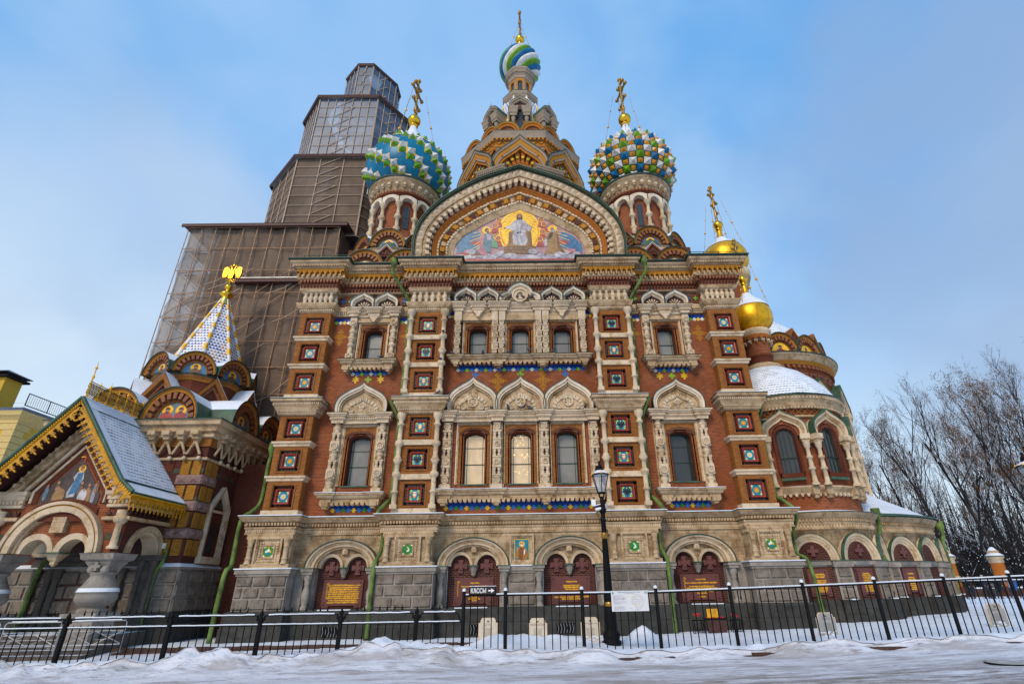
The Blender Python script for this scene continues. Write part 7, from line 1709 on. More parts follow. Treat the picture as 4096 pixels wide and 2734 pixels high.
for k in range(27): w_ = .75 if k % 2 else 1.1; z = .5+k*.455; m.box(YX-w_, YX+.06, YY-.06, YY+w_, z, z+.42, 'cream_trim')
m.build('quoin', yh)
for k, y in enumerate((YY+4.5, YY+9)):
    m = MB(); m.box(YX-.02, YX+.08, y-.7, y+.7, 8.6, 11.4, 'cream_trim'); m.box(YX+.0, YX+.10, y-.5, y+.5, 8.8, 11.2, 'glass_pale'); m.box(YX+.0, YX+.12, y-.04, y+.04, 8.8, 11.2, 'white_paint'); m.box(YX+.0, YX+.12, y-.5, y+.5, 10.3, 10.38, 'white_paint'); m.build('window', yh)
m = MB(); m.box(YX-4.5, YX-2.9, YY+.6, YY+2.0, 13.5, 16.6, 'yellow_wall'); m.box(YX-4.8, YX-2.6, YY+.3, YY+2.3, 16.6, 16.75, 'iron'); m.lathe([(1.6, 16.95), (1.55, 17.0), (0, 17.5)], (YX-3.7, YY+1.3, 0), 4, 'roof_metal', pi/4, 2*pi+pi/4, False); m.box(YX-4.4, YX-3.0, YY+.8, YY+1.8, 16.75, 16.95, 'iron'); m.build('chimney', yh)
m = MB(); a, b = Vector((YX-.6, YY+.6, 14.3)), Vector((YX-.6, YY+12, 14.3))
for z in (.05, .95): m.tube([a+Vector((0, 0, z)), b+Vector((0, 0, z))], .035, 'iron', 4)
for k in range(61): p = a+(b-a)*k/60; m.tube([p, p+Vector((0, 0, .95))], .015 if k % 10 else .05, 'iron', 4)
m.build('roof_railing', yh)
# ------------------------------------------------------------------ ground: snowy street, fenced strip, paths, snow banks
from mathutils import noise as mnoise
def hgt(x, y):                                          # gentle rise of the ground to the right
    h = .02*max(0, x-3.5)+.006*max(0, x-9) if x > 3.5 else (-.026*max(0, -x-4) if x < -4 else 0)
    h = min(h, .34)
    if x < 0: h *= max(0, min(1, (-y-1)/4))
    return h
def ground_z(x, y):
    z = hgt(x, y)
    n = mnoise.fractal(Vector((x*.55, y*.7, 0)), 1, 2, 5); n2 = mnoise.fractal(Vector((x*2.3, y*2.6, 3)), 1, 2, 4)
    if y < -6.6:                                        # street with rutted snow
        z += -.10+.018*n+.02*mnoise.fractal(Vector((x*.5, y*3.2, 7)), 1, 2, 5)
    else: z += .02*n+.008*n2
    def bank(c, w_, y0, h, x0, x1):                      # ploughed ridge along y0
        e = max(0, min(1, (x-x0)/1.5))*max(0, min(1, (x1-x)/1.5)); d = (y-y0-.18*mnoise.noise(Vector((x*.7, 1, 0))))/w_
        return h*e*math.exp(-d*d)*(1+.45*n+.38*n2+.10*mnoise.fractal(Vector((x*6, y*6, 1)), 1, 2, 3))
    z += bank(0, .45, -6.15, .10, -30, 30)+bank(0, .8, -7.1, .09, -30, -2.0)+bank(0, .28, -6.72, .16, -30, 30)*max(.0, min(1, .62+1.5*mnoise.noise(Vector((x*.9, 2, 0)))))
    g = lambda cx, cy, sx, sy, h: h*math.exp(-((x-cx)/sx)**2-((y-cy)/sy)**2)*(1+.40*n+.40*n2+.12*mnoise.fractal(Vector((x*5, y*5, 2)), 1, 2, 4))
    z += g(-3.4, -5.95, 1.1, .6, .17)+g(-2.4, -6.5, 1.6, .8, .12)+g(-6.6, -6.5, 2.4, .55, .10)+g(-11, -6.6, 2.5, .7, .10)+g(-15, -6.6, 2.5, .7, .10)
    z += g(-.6, -3.7, .8, .5, .28)+g(.5, -3.4, .7, .5, .20)+g(3.9, -3.2, .5, .6, .34)+g(1.5, -3.5, .7, .5, .24)+g(2.2, -4.6, .9, .5, .12)
    if y > 15: z += .0
    return z
def grid_mesh(name, xs, ys, mat, fn):
    me = bpy.data.meshes.new(name); V = [(x, y, fn(x, y)) for y in ys for x in xs]; n = len(xs)
    F = [(j*n+i, j*n+i+1, (j+1)*n+i+1, (j+1)*n+i) for j in range(len(ys)-1) for i in range(n-1)]
    me.from_pydata(V, [], F); me.materials.append(MATS[mat]); me.polygons.foreach_set('use_smooth', [True]*len(F)); me.update()
    o = bpy.data.objects.new(name, me); COL.objects.link(o); WL[o.name] = Vector(); return structure(o)
def frange(a, b, s): n = int(round((b-a)/s)); return [a+(b-a)*k/n for k in range(n+1)]
xs = frange(-70, -24, 4)+frange(-24, 24, .10)[1:]+frange(24, 80, 4)[1:]
def edge(x): return -6.6-.12*mnoise.noise(Vector((x*.8, 5, 0)))
XS_ = frange(-24, 24, .10)
far = grid_mesh('ground', frange(-400, 400, 16), frange(-200, 700, 16), 'snow', lambda x, y: -.55 if -26 < x < 26 and -30 < y < 12 else -.10)
grid_mesh('street', XS_, frange(-14.5, -6.55, .10), 'snow_road', ground_z)
grid_mesh('street_far', frange(-90, 90, 3), frange(-60, -14.4, 3), 'snow_road', lambda x, y: -.11)
for nm, x0, x1 in (('street_left', -90, -23.95), ('street_right', 23.95, 90)): grid_mesh(nm, frange(x0, x1, 2), frange(-14.5, -6.5, 1), 'snow_road', lambda x, y: -.11+(.34 if x > 20 else -.5)*(1 if abs(x) > 20 else 0)*.0+hgt(x, y))
grid_mesh('yard', XS_, frange(-6.6, 1.6, .10), 'snow', ground_z)
grid_mesh('park_ground', frange(11, 110, 1.5), frange(1.5, 120, 1.5), 'snow', lambda x, y: hgt(x, 0)-.02+.04*mnoise.noise(Vector((x*.3, y*.3, 0))))
grid_mesh('yard_left', frange(-60, -10, 1.5), frange(1.5, 60, 1.5), 'snow', lambda x, y: -.02)
grid_mesh('path', frange(-13, -1.8, .2), frange(-5.1, -2.95, .15), 'snow_path', lambda x, y: ground_z(x, y)+.012-(.2 if mnoise.noise(Vector((x*.8, y*.9, 4))) < -.12 else 0))
stone('kerb_stone', (.11, .065, .048), (.075, .045, .036), (.04, .028, .022), bw=1.1, bh=.5, amount=.4)
m = MB()
for k in range(-22, 24): m.box(k*1.0, k*1.0+.985, -6.82, -6.62, hgt(k, -6.6)-.4, hgt(k, -6.6)-.045+.035*(k % 3 == 0)+.02*(k % 7 == 2), 'kerb_stone')
structure(m.build('kerb'))
m = MB()
for k in range(-13, -1): m.box(k*1.0, k*1.0+.985, -2.95, -2.8, -.3, .062+.012*(k % 2), 'kerb_stone')
structure(m.build('kerb_inner'))
# ------------------------------------------------------------------ railings along the street
FY = -5.5
fence = thing('railing', (8, FY, .1), 'plain black iron railing with straight bars and snow on its top rail, right side', 'fence')
pxs = [-1.58, -.39, 1.81, 3.95, 6.10, 8.23, 10.35, 12.40, 14.35, 16.4, 18.5, 20.6]
def ftop(x): return 1.49 if x < 4 else 1.49+.021*(x-4)+.0009*(x-4)**2*0+(.006*max(0, x-10))
pm = MB(); pm.lathe([(.052, -.4), (.052, 1.58), (.03, 1.61), (0, 1.615)], (0, 0, 0), 10, 'iron'); pm.lathe([(.056, 1.57), (.056, 1.60), (.04, 1.64), (0, 1.655)], (0, 0, 0), 10, 'snow')
p0 = None
for x in pxs:
    z = ftop(x)-1.50
    if p0 is None: p0 = pm.build('post', fence, (x, FY, z))
    else: inst(p0, fence, (x, FY, z))
for a, b in zip(pxs, pxs[1:]):
    m = MB(); n = max(3, int(round((b-a)/.215)))
    za, zb = ftop(a), ftop(b)
    q = lambda x, d: (x, FY, za+(zb-za)*(x-a)/(b-a)+d)
    m.tube([q(a, -.045), q(b, -.045)], .026, 'iron', 6)
    P = [q(a+.05, -.012), q(b-.05, -.012)]; m.tube(P, .024, 'snow', 6)
    for k in range(1, n): x = a+(b-a)*k/n; m.tube([q(x, -1.62), q(x, -.05)], .0155, 'iron', 6, False)
    m.build('bar_panel', fence)
fence2 = thing('spiked_railing', (-7, FY, 0), 'low black iron railing with spear points and snow on two rails, left side', 'fence')
lx = [-20.5, -17.9, -15.3, -12.7, -9.8, -7.28, -5.03, -2.9, -1.62]
pm = MB(); pm.box(-.05, .05, -.05, .05, -.5, 1.05, 'iron'); pm.lathe([(.05, 1.0), (.06, 1.06), (.03, 1.09), (.06, 1.14), (.055, 1.19), (.025, 1.25), (0, 1.30)], (0, 0, 0), 8, 'iron')
for s in (-1, 1): pm.tube([(0, 0, 1.02), (s*.07, 0, 1.08), (s*.12, 0, 1.05), (s*.11, 0, 1.0)], .02, 'iron', 5)
p0 = None
for x in lx[:-1]:
    if p0 is None: p0 = pm.build('post', fence2, (x, FY, -.10))
    else: inst(p0, fence2, (x, FY, -.10))
for a, b in zip(lx, lx[1:]):
    m = MB(); n = max(4, int(round((b-a)/.21)))
    r = .22
    P = [(a+.06, FY, .80), (a+.07, FY, .90), (a+.12, FY, .98), (a+.25, FY, 1.03), (b-.25, FY, 1.03), (b-.12, FY, .98), (b-.07, FY, .90), (b-.06, FY, .80)]
    m.tube(smoothhalf(P, 3), .018, 'iron', 6); m.tube([(a, FY, .79), (b, FY, .79)], .018, 'iron', 6)
    random.seed(int(a*10))
    S1 = [(a+.2+(b-a-.4)*k/12, FY, 1.045+random.uniform(.0, .014)) for k in range(13)]; m.tube(S1, .022, 'snow', 6); m.tube([(a+.06+(b-a-.12)*k/12, FY, .806+random.uniform(0, .008)) for k in range(13)], .02, 'snow', 6)
    for k in range(1, n):
        x = a+(b-a)*k/n; m.tube([(x, FY, -.6), (x, FY, .84)], .0145, 'iron', 6, False); m.lathe([(.014, 0), (.004, .05), (0, .06)], (x, FY, .82), 5, 'iron')
        if a+.25 < x < b-.25: m.tube([(x, FY, 1.03), (x, FY, 1.10)], .009, 'iron', 5, False); m.lathe([(.008, 0), (.025, .02), (.026, .045), (.012, .12), (0, .17)], (x, FY, 1.09), 6, 'iron'); m.sph((x, FY, 1.095), .012, 'snow', 6)
    m.build('bar_panel', fence2)
plain('text_plum', (.25, .18, .32), .6, var=.05); plain('board_line', (.5, .49, .5), .6, var=.05)
plain('t_teal', (.01, .30, .26), .5, var=.05)
# ticket-office sign and the information board on the railing
t = thing('direction_sign', (-1.05, FY-.03, 1.46), 'black framed КАССЫ sign with white arrow standing on the railing', 'sign')
m = MB(); m.box(-1.44, -.66, FY-.06, FY+.03, 1.46, 1.68, 'iron'); m.box(-1.44, -.66, FY-.06, FY+.03, 1.68, 1.695, 'snow'); m.build('frame', t)
m = MB(); m.q([(-1.41, FY-.064, 1.485), (-.69, FY-.064, 1.485), (-.69, FY-.064, 1.655), (-1.41, FY-.064, 1.655)], 'sign_brown'); plain('sign_brown', (.035, .018, .014), .4, var=.2)
text_mesh(m, 'КАССЫ', -1.395, 1.512, .175, FY-.068, 'white_paint', 'LEFT', .70); text_mesh(m, 'КАССЫ', -1.391, 1.512, .175, FY-.0685, 'white_paint', 'LEFT', .70); text_mesh(m, 'КАССЫ', -1.387, 1.512, .175, FY-.069, 'white_paint', 'LEFT', .70)
m.pr([(-.885, 1.552), (-.80, 1.552), (-.80, 1.512), (-.705, 1.57), (-.80, 1.628), (-.80, 1.588), (-.885, 1.588)], FY-.07, FY-.06, 'white_paint'); m.build('lettering', t)
t = thing('information_board', (3.17, FY-.1, 1.0), 'white information board with church plan hanging on the railing by the lamp post', 'sign')
m = MB(); yb = FY-.09; m.box(2.64, 3.69, yb, yb+.03, .985, 1.50, 'board_white'); plain('board_white', (.70, .69, .70), .45, var=.04); m.box(2.64, 3.69, yb-.005, yb+.035, 1.50, 1.51, 'snow'); m.build('panel', t)
m = MB(); yt = yb-.004
text_mesh(m, 'ГОСУДАРСТВЕННЫЙ МУЗЕЙ-ПАМЯТНИК «СПАС НА КРОВИ»', 3.15, 1.458, .030, yt, 't_navy', sx=.72)
text_mesh(m, 'Государственный музей-памятник', 3.15, 1.432, .018, yt, 'text_dark')
for k in range(15):
    L_ = (.30, .33, .36, .12, .40, .35, .38, .34, .14, .40, .1, .28, .42, .15, .3)[k]; z = 1.385-k*.0155-(.008 if k in (2, 4, 9, 11) else 0)
    text_mesh(m, 'правила посещения музея входные билеты'[:int(L_*90)], 2.69, z, .0155, yt, 'text_plum', 'LEFT', 1.2)
for k in range(12): m.q([(2.70, yt, 1.115-k*.009), (2.70+.33-.02*(k % 4), yt, 1.115-k*.009), (2.70+.33-.02*(k % 4), yt, 1.1175-k*.009), (2.70, yt, 1.1175-k*.009)], 'board_line')
for x, z0, lab in ((2.665, 1.425, 'i'), (3.61, 1.43, 'У')): m.q([(x, yt, z0), (x+.05, yt, z0), (x+.05, yt, z0+.052), (x, yt, z0+.052)], 't_teal'); text_mesh(m, lab, x+.025, z0+.01, .045, yt-.002, 'white_paint')
for r, c2 in ((.27, 'board_line'), (.235, 'board_line'), (.18, 'board_line')):
    P = [(3.30, 1.22+r*.75)]+[(3.36+r*.7*cos(a), 1.22+r*.75*sin(a)) for a in [pi/2-pi*k/18 for k in range(19)]]+[(3.30, 1.22-r*.75)]; m.tube([(x, yt, z) for x, z in P], .0022, c2, 4, False)
P = [(3.22, 1.25), (3.27, 1.29), (3.36, 1.29), (3.42, 1.27), (3.46, 1.22), (3.42, 1.17), (3.36, 1.15), (3.27, 1.15), (3.22, 1.19), (3.22, 1.25)]; m.tube([(x, yt, z) for x, z in P], .0025, 'text_plum', 4, False)
for x, z, w_ in ((3.235, 1.36, .018), (3.275, 1.345, .035), (3.27, 1.315, .03), (3.215, 1.30, .018), (3.22, 1.205, .018), (3.28, 1.165, .035), (3.30, 1.11, .06)): m.q([(x, yt-.002, z), (x+w_, yt-.002, z), (x+w_, yt-.002, z+.018), (x, yt-.002, z+.018)], 't_yellow')
text_mesh(m, 'Собор Воскресения Христова', 3.34, 1.222, .016, yt, 'text_plum'); text_mesh(m, 'Спас на Крови', 3.34, 1.205, .016, yt, 'text_plum'); text_mesh(m, 'ВХОД', 3.17, 1.065, .018, yt, 'text_plum'); m.build('printed_plan', t)
plain('board_edge', (.78, .56, .38), .6, var=.1)
# cream memorial stands in the snow
def stand(x, y, z, mat, label, lines, tilt=0):
    t = thing('memorial_stand', (x, y, z), label, 'info stand', 'memorial text stands in the yard')
    o = MB(); hw = .30
    P = [(-hw*.93, .0), (-.1, .0), (-.1, -.08), (.1, -.08), (.1, 0), (hw*.93, 0), (hw*.93, .06), (hw, .06), (hw, .58), (hw*.82, .58), (hw*.78, .66), (hw*.62, .72), (-hw*.62, .72), (-hw*.78, .66), (-hw*.82, .58), (-hw, .58), (-hw, .06), (-hw*.93, .06)]
    o.pr([(x+a, z+b) for a, b in P], y-.03, y+.03, 'board_edge', back=True); o.pr([(x+a*.94, z+.02+b*.95) for a, b in P], y-.036, y-.02, mat)
    o.tube([(x, y, z-.5), (x, y, z+.02)], .03, 'bark', 6); ob = o.build('slab', t)
    l = MB(); yy = y-.04
    l.pr([(x-.03, z+.60), (x+.03, z+.60), (x+.035, z+.65), (x, z+.635), (x-.035, z+.65)], yy-.002, yy+.002, 'text_dark')
    for k, s_ in enumerate(lines): text_mesh(l, s_, x, z+.545-k*.032, .032, yy, 'text_red', sx=.8)
    for k in range(11): text_mesh(l, ('манифест о восшествии на престол', 'памятные события царствования', 'освобождение и просвещение народа')[k % 3][:30-(k*5 % 9)], x, z+.42-k*.023, .018, yy, 'text_dark')
    random.seed(int(x*10))
    for k in range(16): a_, b_ = random.uniform(-.24, .24), random.uniform(.03, .2); r = random.uniform(.015, .04); l.q([(x+a_+r*1.6*cos(j), yy-.003-.0004*k, z+b_+r*.7*sin(j)) for j in [2*pi*i/7 for i in range(7)]], 'snow')
    l.build('lettering', t)
stand(-1.02, -3.4, .06, 'board_cream', 'cream memorial stand with crown emblem below the КАССЫ sign', ['Рождение', 'Великого Князя'])
stand(.55, -3.4, .03, 'board_cream', 'cream memorial stand with scalloped shoulders, second from the left', ['Рождение Великого Князя Александра', 'Николаевича в Московском Кремле'])
stand(2.22, -3.4, .03, 'board_cream', 'cream memorial stand partly hidden behind the lamp post', ['Наследник Великий Князь Александр', 'Николаевич'])
stand(9.75, -3.4, .05, 'board_grey', 'grey memorial stand standing in snow in front of the round apse', ['Манифест об отмене', 'крепостного права'])
stand(15.45, -3.2, .22, 'board_grey', 'grey memorial stand with snow on its foot at the far right', ['Освобождение', 'балканских народов'])
plain('flower_red', (.55, .008, .012), .5, var=.2)
# iron flower stands and memorial table under the damaged plaque
for x, lab in ((6.35, 'wrought iron stand with red carnations left of the gilded memorial plate'), (7.72, 'wrought iron stand with red carnations right of the gilded memorial plate')):
    t = thing('flower_stand', (x, -1.0, 0), lab, 'flower stand', 'iron stands with red flowers')
    m = MB()
    for dx in (-.16, .16):
        for dy in (-.1, .1): m.tube([(x+dx*1.1, -1+dy, .02), (x+dx, -1+dy, .25), (x+dx, -1+dy, .48)], .016, 'iron', 5)
    m.box(x-.18, x+.18, -1.12, -.88, .46, .49, 'iron')
    for s in (-1, 1): m.tube([(x+s*.12+.07*cos(a), -1.11, .28+.07*sin(a)) for a in [2*pi*k/10 for k in range(11)]], .010, 'iron', 4); m.tube([(x+s*.05+.05*cos(a), -1.11, .15+.05*sin(a)) for a in [2*pi*k/10 for k in range(11)]], .010, 'iron', 4)
    m.build('frame', t)
    m = MB(); random.seed(int(x))
    for k in range(5): a, b = x+random.uniform(-.13, .13), random.uniform(.58, .7); m.tube([(a*.5+x*.5, -1, .49), (a, -1.03, b)], .006, 't_grass', 4); m.sph((a, -1.03, b), .035, 'flower_red', 6); m.sph((a+.02, -1.05, b-.02), .025, 'flower_red', 6)
    m.build('carnation', t)
t = thing('memorial_table', (7.02, -1.05, 0), 'black iron table with gilded memorial plate and scattered red flowers by the plinth', 'table')
m = MB()
for dx in (-.3, .3): m.tube([(6.98+dx*1.1, -1.15, .02), (6.98+dx*.9, -1.15, .2), (6.98+dx, -1.15, .5)], .018, 'iron', 5); m.tube([(6.98+dx*.8, -.85, .02), (6.98+dx, -.85, .5)], .016, 'iron', 5); m.tube([(6.98+dx*.6+.09*cos(a), -1.16, .3+.09*sin(a)) for a in [2*pi*k/10 for k in range(11)]], .011, 'iron', 4)
m.box(6.6, 7.36, -1.2, -.8, .49, .53, 'iron'); m.box(6.65, 7.3, -1.18, -1.16, .08, .46, 'terra_dark'); m.build('frame', t)
m = MB(); m.box(6.76, 7.22, -.83, -.80, .53, .84, 'iron'); m.q([(6.77, -.832, .54), (7.21, -.832, .54), (7.21, -.832, .83), (6.77, -.832, .83)], 'gold_paint')
for k in range(6): text_mesh(m, ('НА СЕМ МЕСТЕ БЫЛ', 'СМЕРТЕЛЬНО РАНЕН', 'ИМПЕРАТОР', 'АЛЕКСАНДР', '1 МАРТА', '1881 ГОДА')[k], 6.99, .785-k*.044, .042, -.835, 'text_dark', sx=.8)
m.build('plate', t)
m = MB(); random.seed(2)
for k in range(14): x, y = random.uniform(6.65, 7.3), random.uniform(-1.18, -.9); m.sph((x, y, .55), random.uniform(.02, .032), 'flower_red', 6)
m.build('carnation', t)
# ------------------------------------------------------------------ street lamps
def lamp(x, y, z, label):
    t = thing('street_lamp', (x, y, z), label, 'street lamp', 'black lantern lamp posts')
    m = MB()
    m.lathe([(.27, -.3), (.27, .06), (.29, .10), (.29, .16), (.24, .2), (.25, .26), (.26, .36), (.20, .42), (.185, .5), (.20, .55), (.185, .6), (.175, 1.0), (.165, 1.02), (.165, 1.08)], (x, y, z), 16, 'iron'); m.lathe([(.16, 1.08), (.165, 1.1), (.165, 1.16), (.15, 1.2)], (x, y, z), 16, 'gold_old')
    m.lathe([(.145, 1.2), (.135, 1.3), (.085, 3.0)], (x, y, z), 14, 'iron'); m.lathe([(.085, 3.0), (.10, 3.03), (.10, 3.15), (.085, 3.18)], (x, y, z), 14, 'gold_old')
    m.lathe([(.08, 3.18), (.075, 3.5), (.10, 3.54), (.10, 3.58), (.07, 3.62), (.07, 3.75), (.11, 3.82), (.12, 3.9), (.075, 4.0), (.065, 4.2), (.06, 4.3)], (x, y, z), 14, 'iron')
    for s in (-1, 1): m.tube([(x, y, z+3.72), (x+s*.14, y, z+3.72), (x+s*.17, y, z+3.76)], .025, 'gold_old', 5)
    for k in range(6): m.box(0, 0, 0, 0, 0, 0, 'iron') if False else None
    m.build('post', t)
    m = MB(); n = 6; R0, R1, Z0, Z1 = .13, .29, z+4.42, z+4.98
    for k in range(4): a = pi/4+k*pi/2; m.tube([(x, y, z+4.15), (x+.10*cos(a), y+.10*sin(a), z+4.3), (x+.12*cos(a), y+.12*sin(a), z+4.42)], .014, 'iron', 5)
    m.lathe([(.14, 0), (.15, .02), (.14, .04)], (x, y, Z0-.02), 6, 'iron', pi/6, 2*pi+pi/6, False, cap=True)
    for k in range(n): a = pi/6+2*pi*k/n; m.tube([(x+R0*cos(a), y+R0*sin(a), Z0), (x+R1*cos(a), y+R1*sin(a), Z1)], .013, 'iron', 5)
    m.lathe([(.31, Z1-z), (.33, Z1-z+.02), (.31, Z1-z+.05), (.12, Z1-z+.17), (.10, Z1-z+.26), (.12, Z1-z+.28), (.05, Z1-z+.36), (.04, Z1-z+.42), (.05, Z1-z+.45), (0, Z1-z+.52)], (x, y, z), 6, ['iron', 'iron', 'snow', 'iron', 'iron', 'iron', 'iron', 'iron', 'iron'], pi/6, 2*pi+pi/6, False)
    for k in range(n): a = pi/6+2*pi*k/n; m.lathe([(.03, 0), (.035, .03), (.01, .07)], (x+.31*cos(a), y+.31*sin(a), Z1+.02), 5, 'gold_paint')
    m.tube([(x, y, Z0), (x, y, Z0+.12), (x, y, Z0+.3)], .03, 'zinc', 6)
    l = m.build('lantern', t)
    g = MB()
    for k in range(n):
        a, b = pi/6+2*pi*k/n, pi/6+2*pi*(k+1)/n; g.q([(x+R0*.95*cos(a), y+R0*.95*sin(a), Z0), (x+R0*.95*cos(b), y+R0*.95*sin(b), Z0), (x+R1*.95*cos(b), y+R1*.95*sin(b), Z1), (x+R1*.95*cos(a), y+R1*.95*sin(a), Z1)], 'lantern_glass')
    g.build('glass', l)
    m = MB(); m.tube([(x-.06, y-.02, z+4.06), (x-.3, y-.05, z+4.0)], .02, 'white_paint', 5); m.box(x-.36, x-.22, y-.1, y, z+4.0, z+4.2, 'white_paint'); m.tube([(x-.24, y-.06, z+3.88), (x-.06, y-.06, z+3.92)], .045, 'white_paint', 8); m.tube([(x+.06, y-.03, z+4.0), (x+.16, y-.05, z+4.0)], .02, 'iron', 5); m.box(x+.08, x+.16, y-.1, y, z+3.92, z+4.06, 'zinc'); m.build('security_camera', t)
    return t
lamp(2.72, -4.5, 0, 'black cast iron lamp post with glass lantern in front of the church')
lamp(17.72, -4.0, .2, 'black lantern lamp cut off by the right edge')
# ------------------------------------------------------------------ crowd barriers by the porch
def barrier(x0, y0, x1, y1, label):
    t = thing('crowd_barrier', ((x0+x1)/2, (y0+y1)/2, 0), label, 'barrier', 'grey tube barriers by the porch')
    m = MB(); a, b = Vector((x0, y0, 0)), Vector((x1, y1, 0)); q = lambda t_, z: a+(b-a)*t_+Vector((0, 0, z+hgt(x0, -6)*.0))
    m.tube([q(0, .0), q(0, .82), q(.03, .88), q(.97, .88), q(1, .82), q(1, .0)], .022, 'zinc', 6); m.tube([q(0, .22), q(1, .22)], .018, 'zinc', 6); m.tube([q(0, .60), q(1, .60)], .016, 'zinc', 6)
    m.tube([q(0, .22), q(.5, .60), q(1, .22)], .015, 'zinc', 6); m.tube([q(0, .6), q(.5, .22), q(1, .6)], .015, 'zinc', 6); m.tube([q(.1, .90), q(.9, .90)], .022, 'snow', 6)
    for t_ in (.04, .96): p = q(t_, 0); m.tube([p+Vector((0, -.3, 0)), p+Vector((0, .3, 0))], .02, 'zinc', 5)
    m.build('tube_frame', t)
barrier(-18.2, -3.7, -16.1, -3.75, 'grey steel crowd barrier farthest left in front of the porch'); barrier(-15.95, -3.75, -14.25, -3.7, 'grey steel crowd barrier in the middle before the porch columns'); barrier(-14.1, -3.65, -12.6, -3.2, 'grey steel crowd barrier nearest the green drainpipe')
# ------------------------------------------------------------------ manhole cover
t = MB(); t.lathe([(.38, -.1), (.38, .0), (.30, .010), (.27, .003), (.15, .004), (0, .006)], (10.3, -9.4, ground_z(10.3, -9.4)+.03), 20, ['iron', 'board_grey', 'snow_road', 'board_grey', 'snow_road']); o = t.build('manhole_cover'); tag(o, 'round iron manhole cover in the trodden snow of the street', 'manhole cover')
# ------------------------------------------------------------------ park fence: brick piers with snow caps and lacy iron
def pier(x, y, label, h=4.0):
    t = thing('park_fence_pier', (x, y, .3), label, 'brick pier', 'brick piers of the park fence')
    m = MB(); m.lathe([(.66, 0), (.66, .7), (.58, .75), (.54, .9)], (x, y, .2), 16, 'brick_dark'); m.lathe([(.48, .9), (.48, 1.5), (.55, 1.55), (.55, 1.7), (.48, 1.75), (.48, 2.7)], (x, y, .2), 16, ['brick_orange', 'stone', 'stone', 'stone', 'brick_orange']); m.build('shaft', t)
    m = MB(); m.lathe([(.48, 2.7), (.55, 2.75), (.53, 3.0), (.64, 3.1), (.68, 3.2)], (x, y, .2), 16, 'stone_pale'); m.lathe([(.70, 3.2), (.70, 3.28), (.42, 3.48), (.40, 3.66), (.34, 3.7), (.14, 3.95), (0, 4.0)], (x, y, .2), 16, ['copper_green', 'snow', 'stone', 'stone', 'snow', 'snow']); m.build('cap', t)
PFY = 26.0; ppx = [36.4, 40.6, 45.6, 51.0]
for x, lab in zip(ppx, ('orange brick fence pier beside the green drainpipe of the apse', 'orange brick fence pier with tiered snow cap left of the leaning dark trunks', 'orange brick fence pier with snowy cap behind the right lamp', 'orange brick fence pier at the outermost right of the park fence')): pier(x, PFY, lab)
for k, (a, b) in enumerate(zip(ppx, ppx[1:])):
    m = MB(); random.seed(k); m.box(a+.8, b-.8, PFY-.25, PFY+.25, .0, .95, 'kerb_stone'); m.box(a+.8, b-.8, PFY-.28, PFY+.28, .95, 1.05, 'snow')
    for j in range(46):
        x, z = random.uniform(a+.9, b-.9), random.uniform(1.2, 3.9); r = random.uniform(.2, .5); s = random.choice((-1, 1)); ph = random.uniform(0, 6)
        m.tube([(x+r*(1-i/14)*cos(ph+s*i*.6), PFY, z+r*(1-i/14)*sin(ph+s*i*.6)) for i in range(13)], .028, 'iron', 4, False)
        for q in range(2): m.sph((x+random.uniform(-r, r), PFY-.03, z+random.uniform(-r, r)), .04, 'snow' if q and j % 3 == 0 else 'iron', 5)
    for z in (1.15, 3.6): m.tube([(a+.7, PFY, z), (b-.7, PFY, z)], .04, 'iron', 4)
    o = m.build('park_fence_lattice'); tag(o, ('lacy black iron fence section between the pier by the drainpipe and the tiered pier', 'lacy black iron fence section between the tiered pier and the right-edge pier', 'lacy black iron fence section at the right edge')[k], 'iron fence')
m = MB()                                                # low distant rail in front of the people
for x in frange(24.5, 56, 2.1): m.tube([(x, 13.0, .2), (x, 13.0, 1.62)], .05, 'iron', 5)
m.tube([(24.5, 13, 1.55), (56, 13, 1.58)], .04, 'iron', 5); m.tube([(24.5, 13, 1.60), (56, 13, 1.63)], .035, 'snow', 5)
for x in frange(24.5, 56, .3): m.tube([(x, 13.0, .2), (x, 13.0, 1.55)], .012, 'iron', 4, False)
tag(m.build('distant_railing'), 'thin black railing in the distance before the people by the park', 'fence')
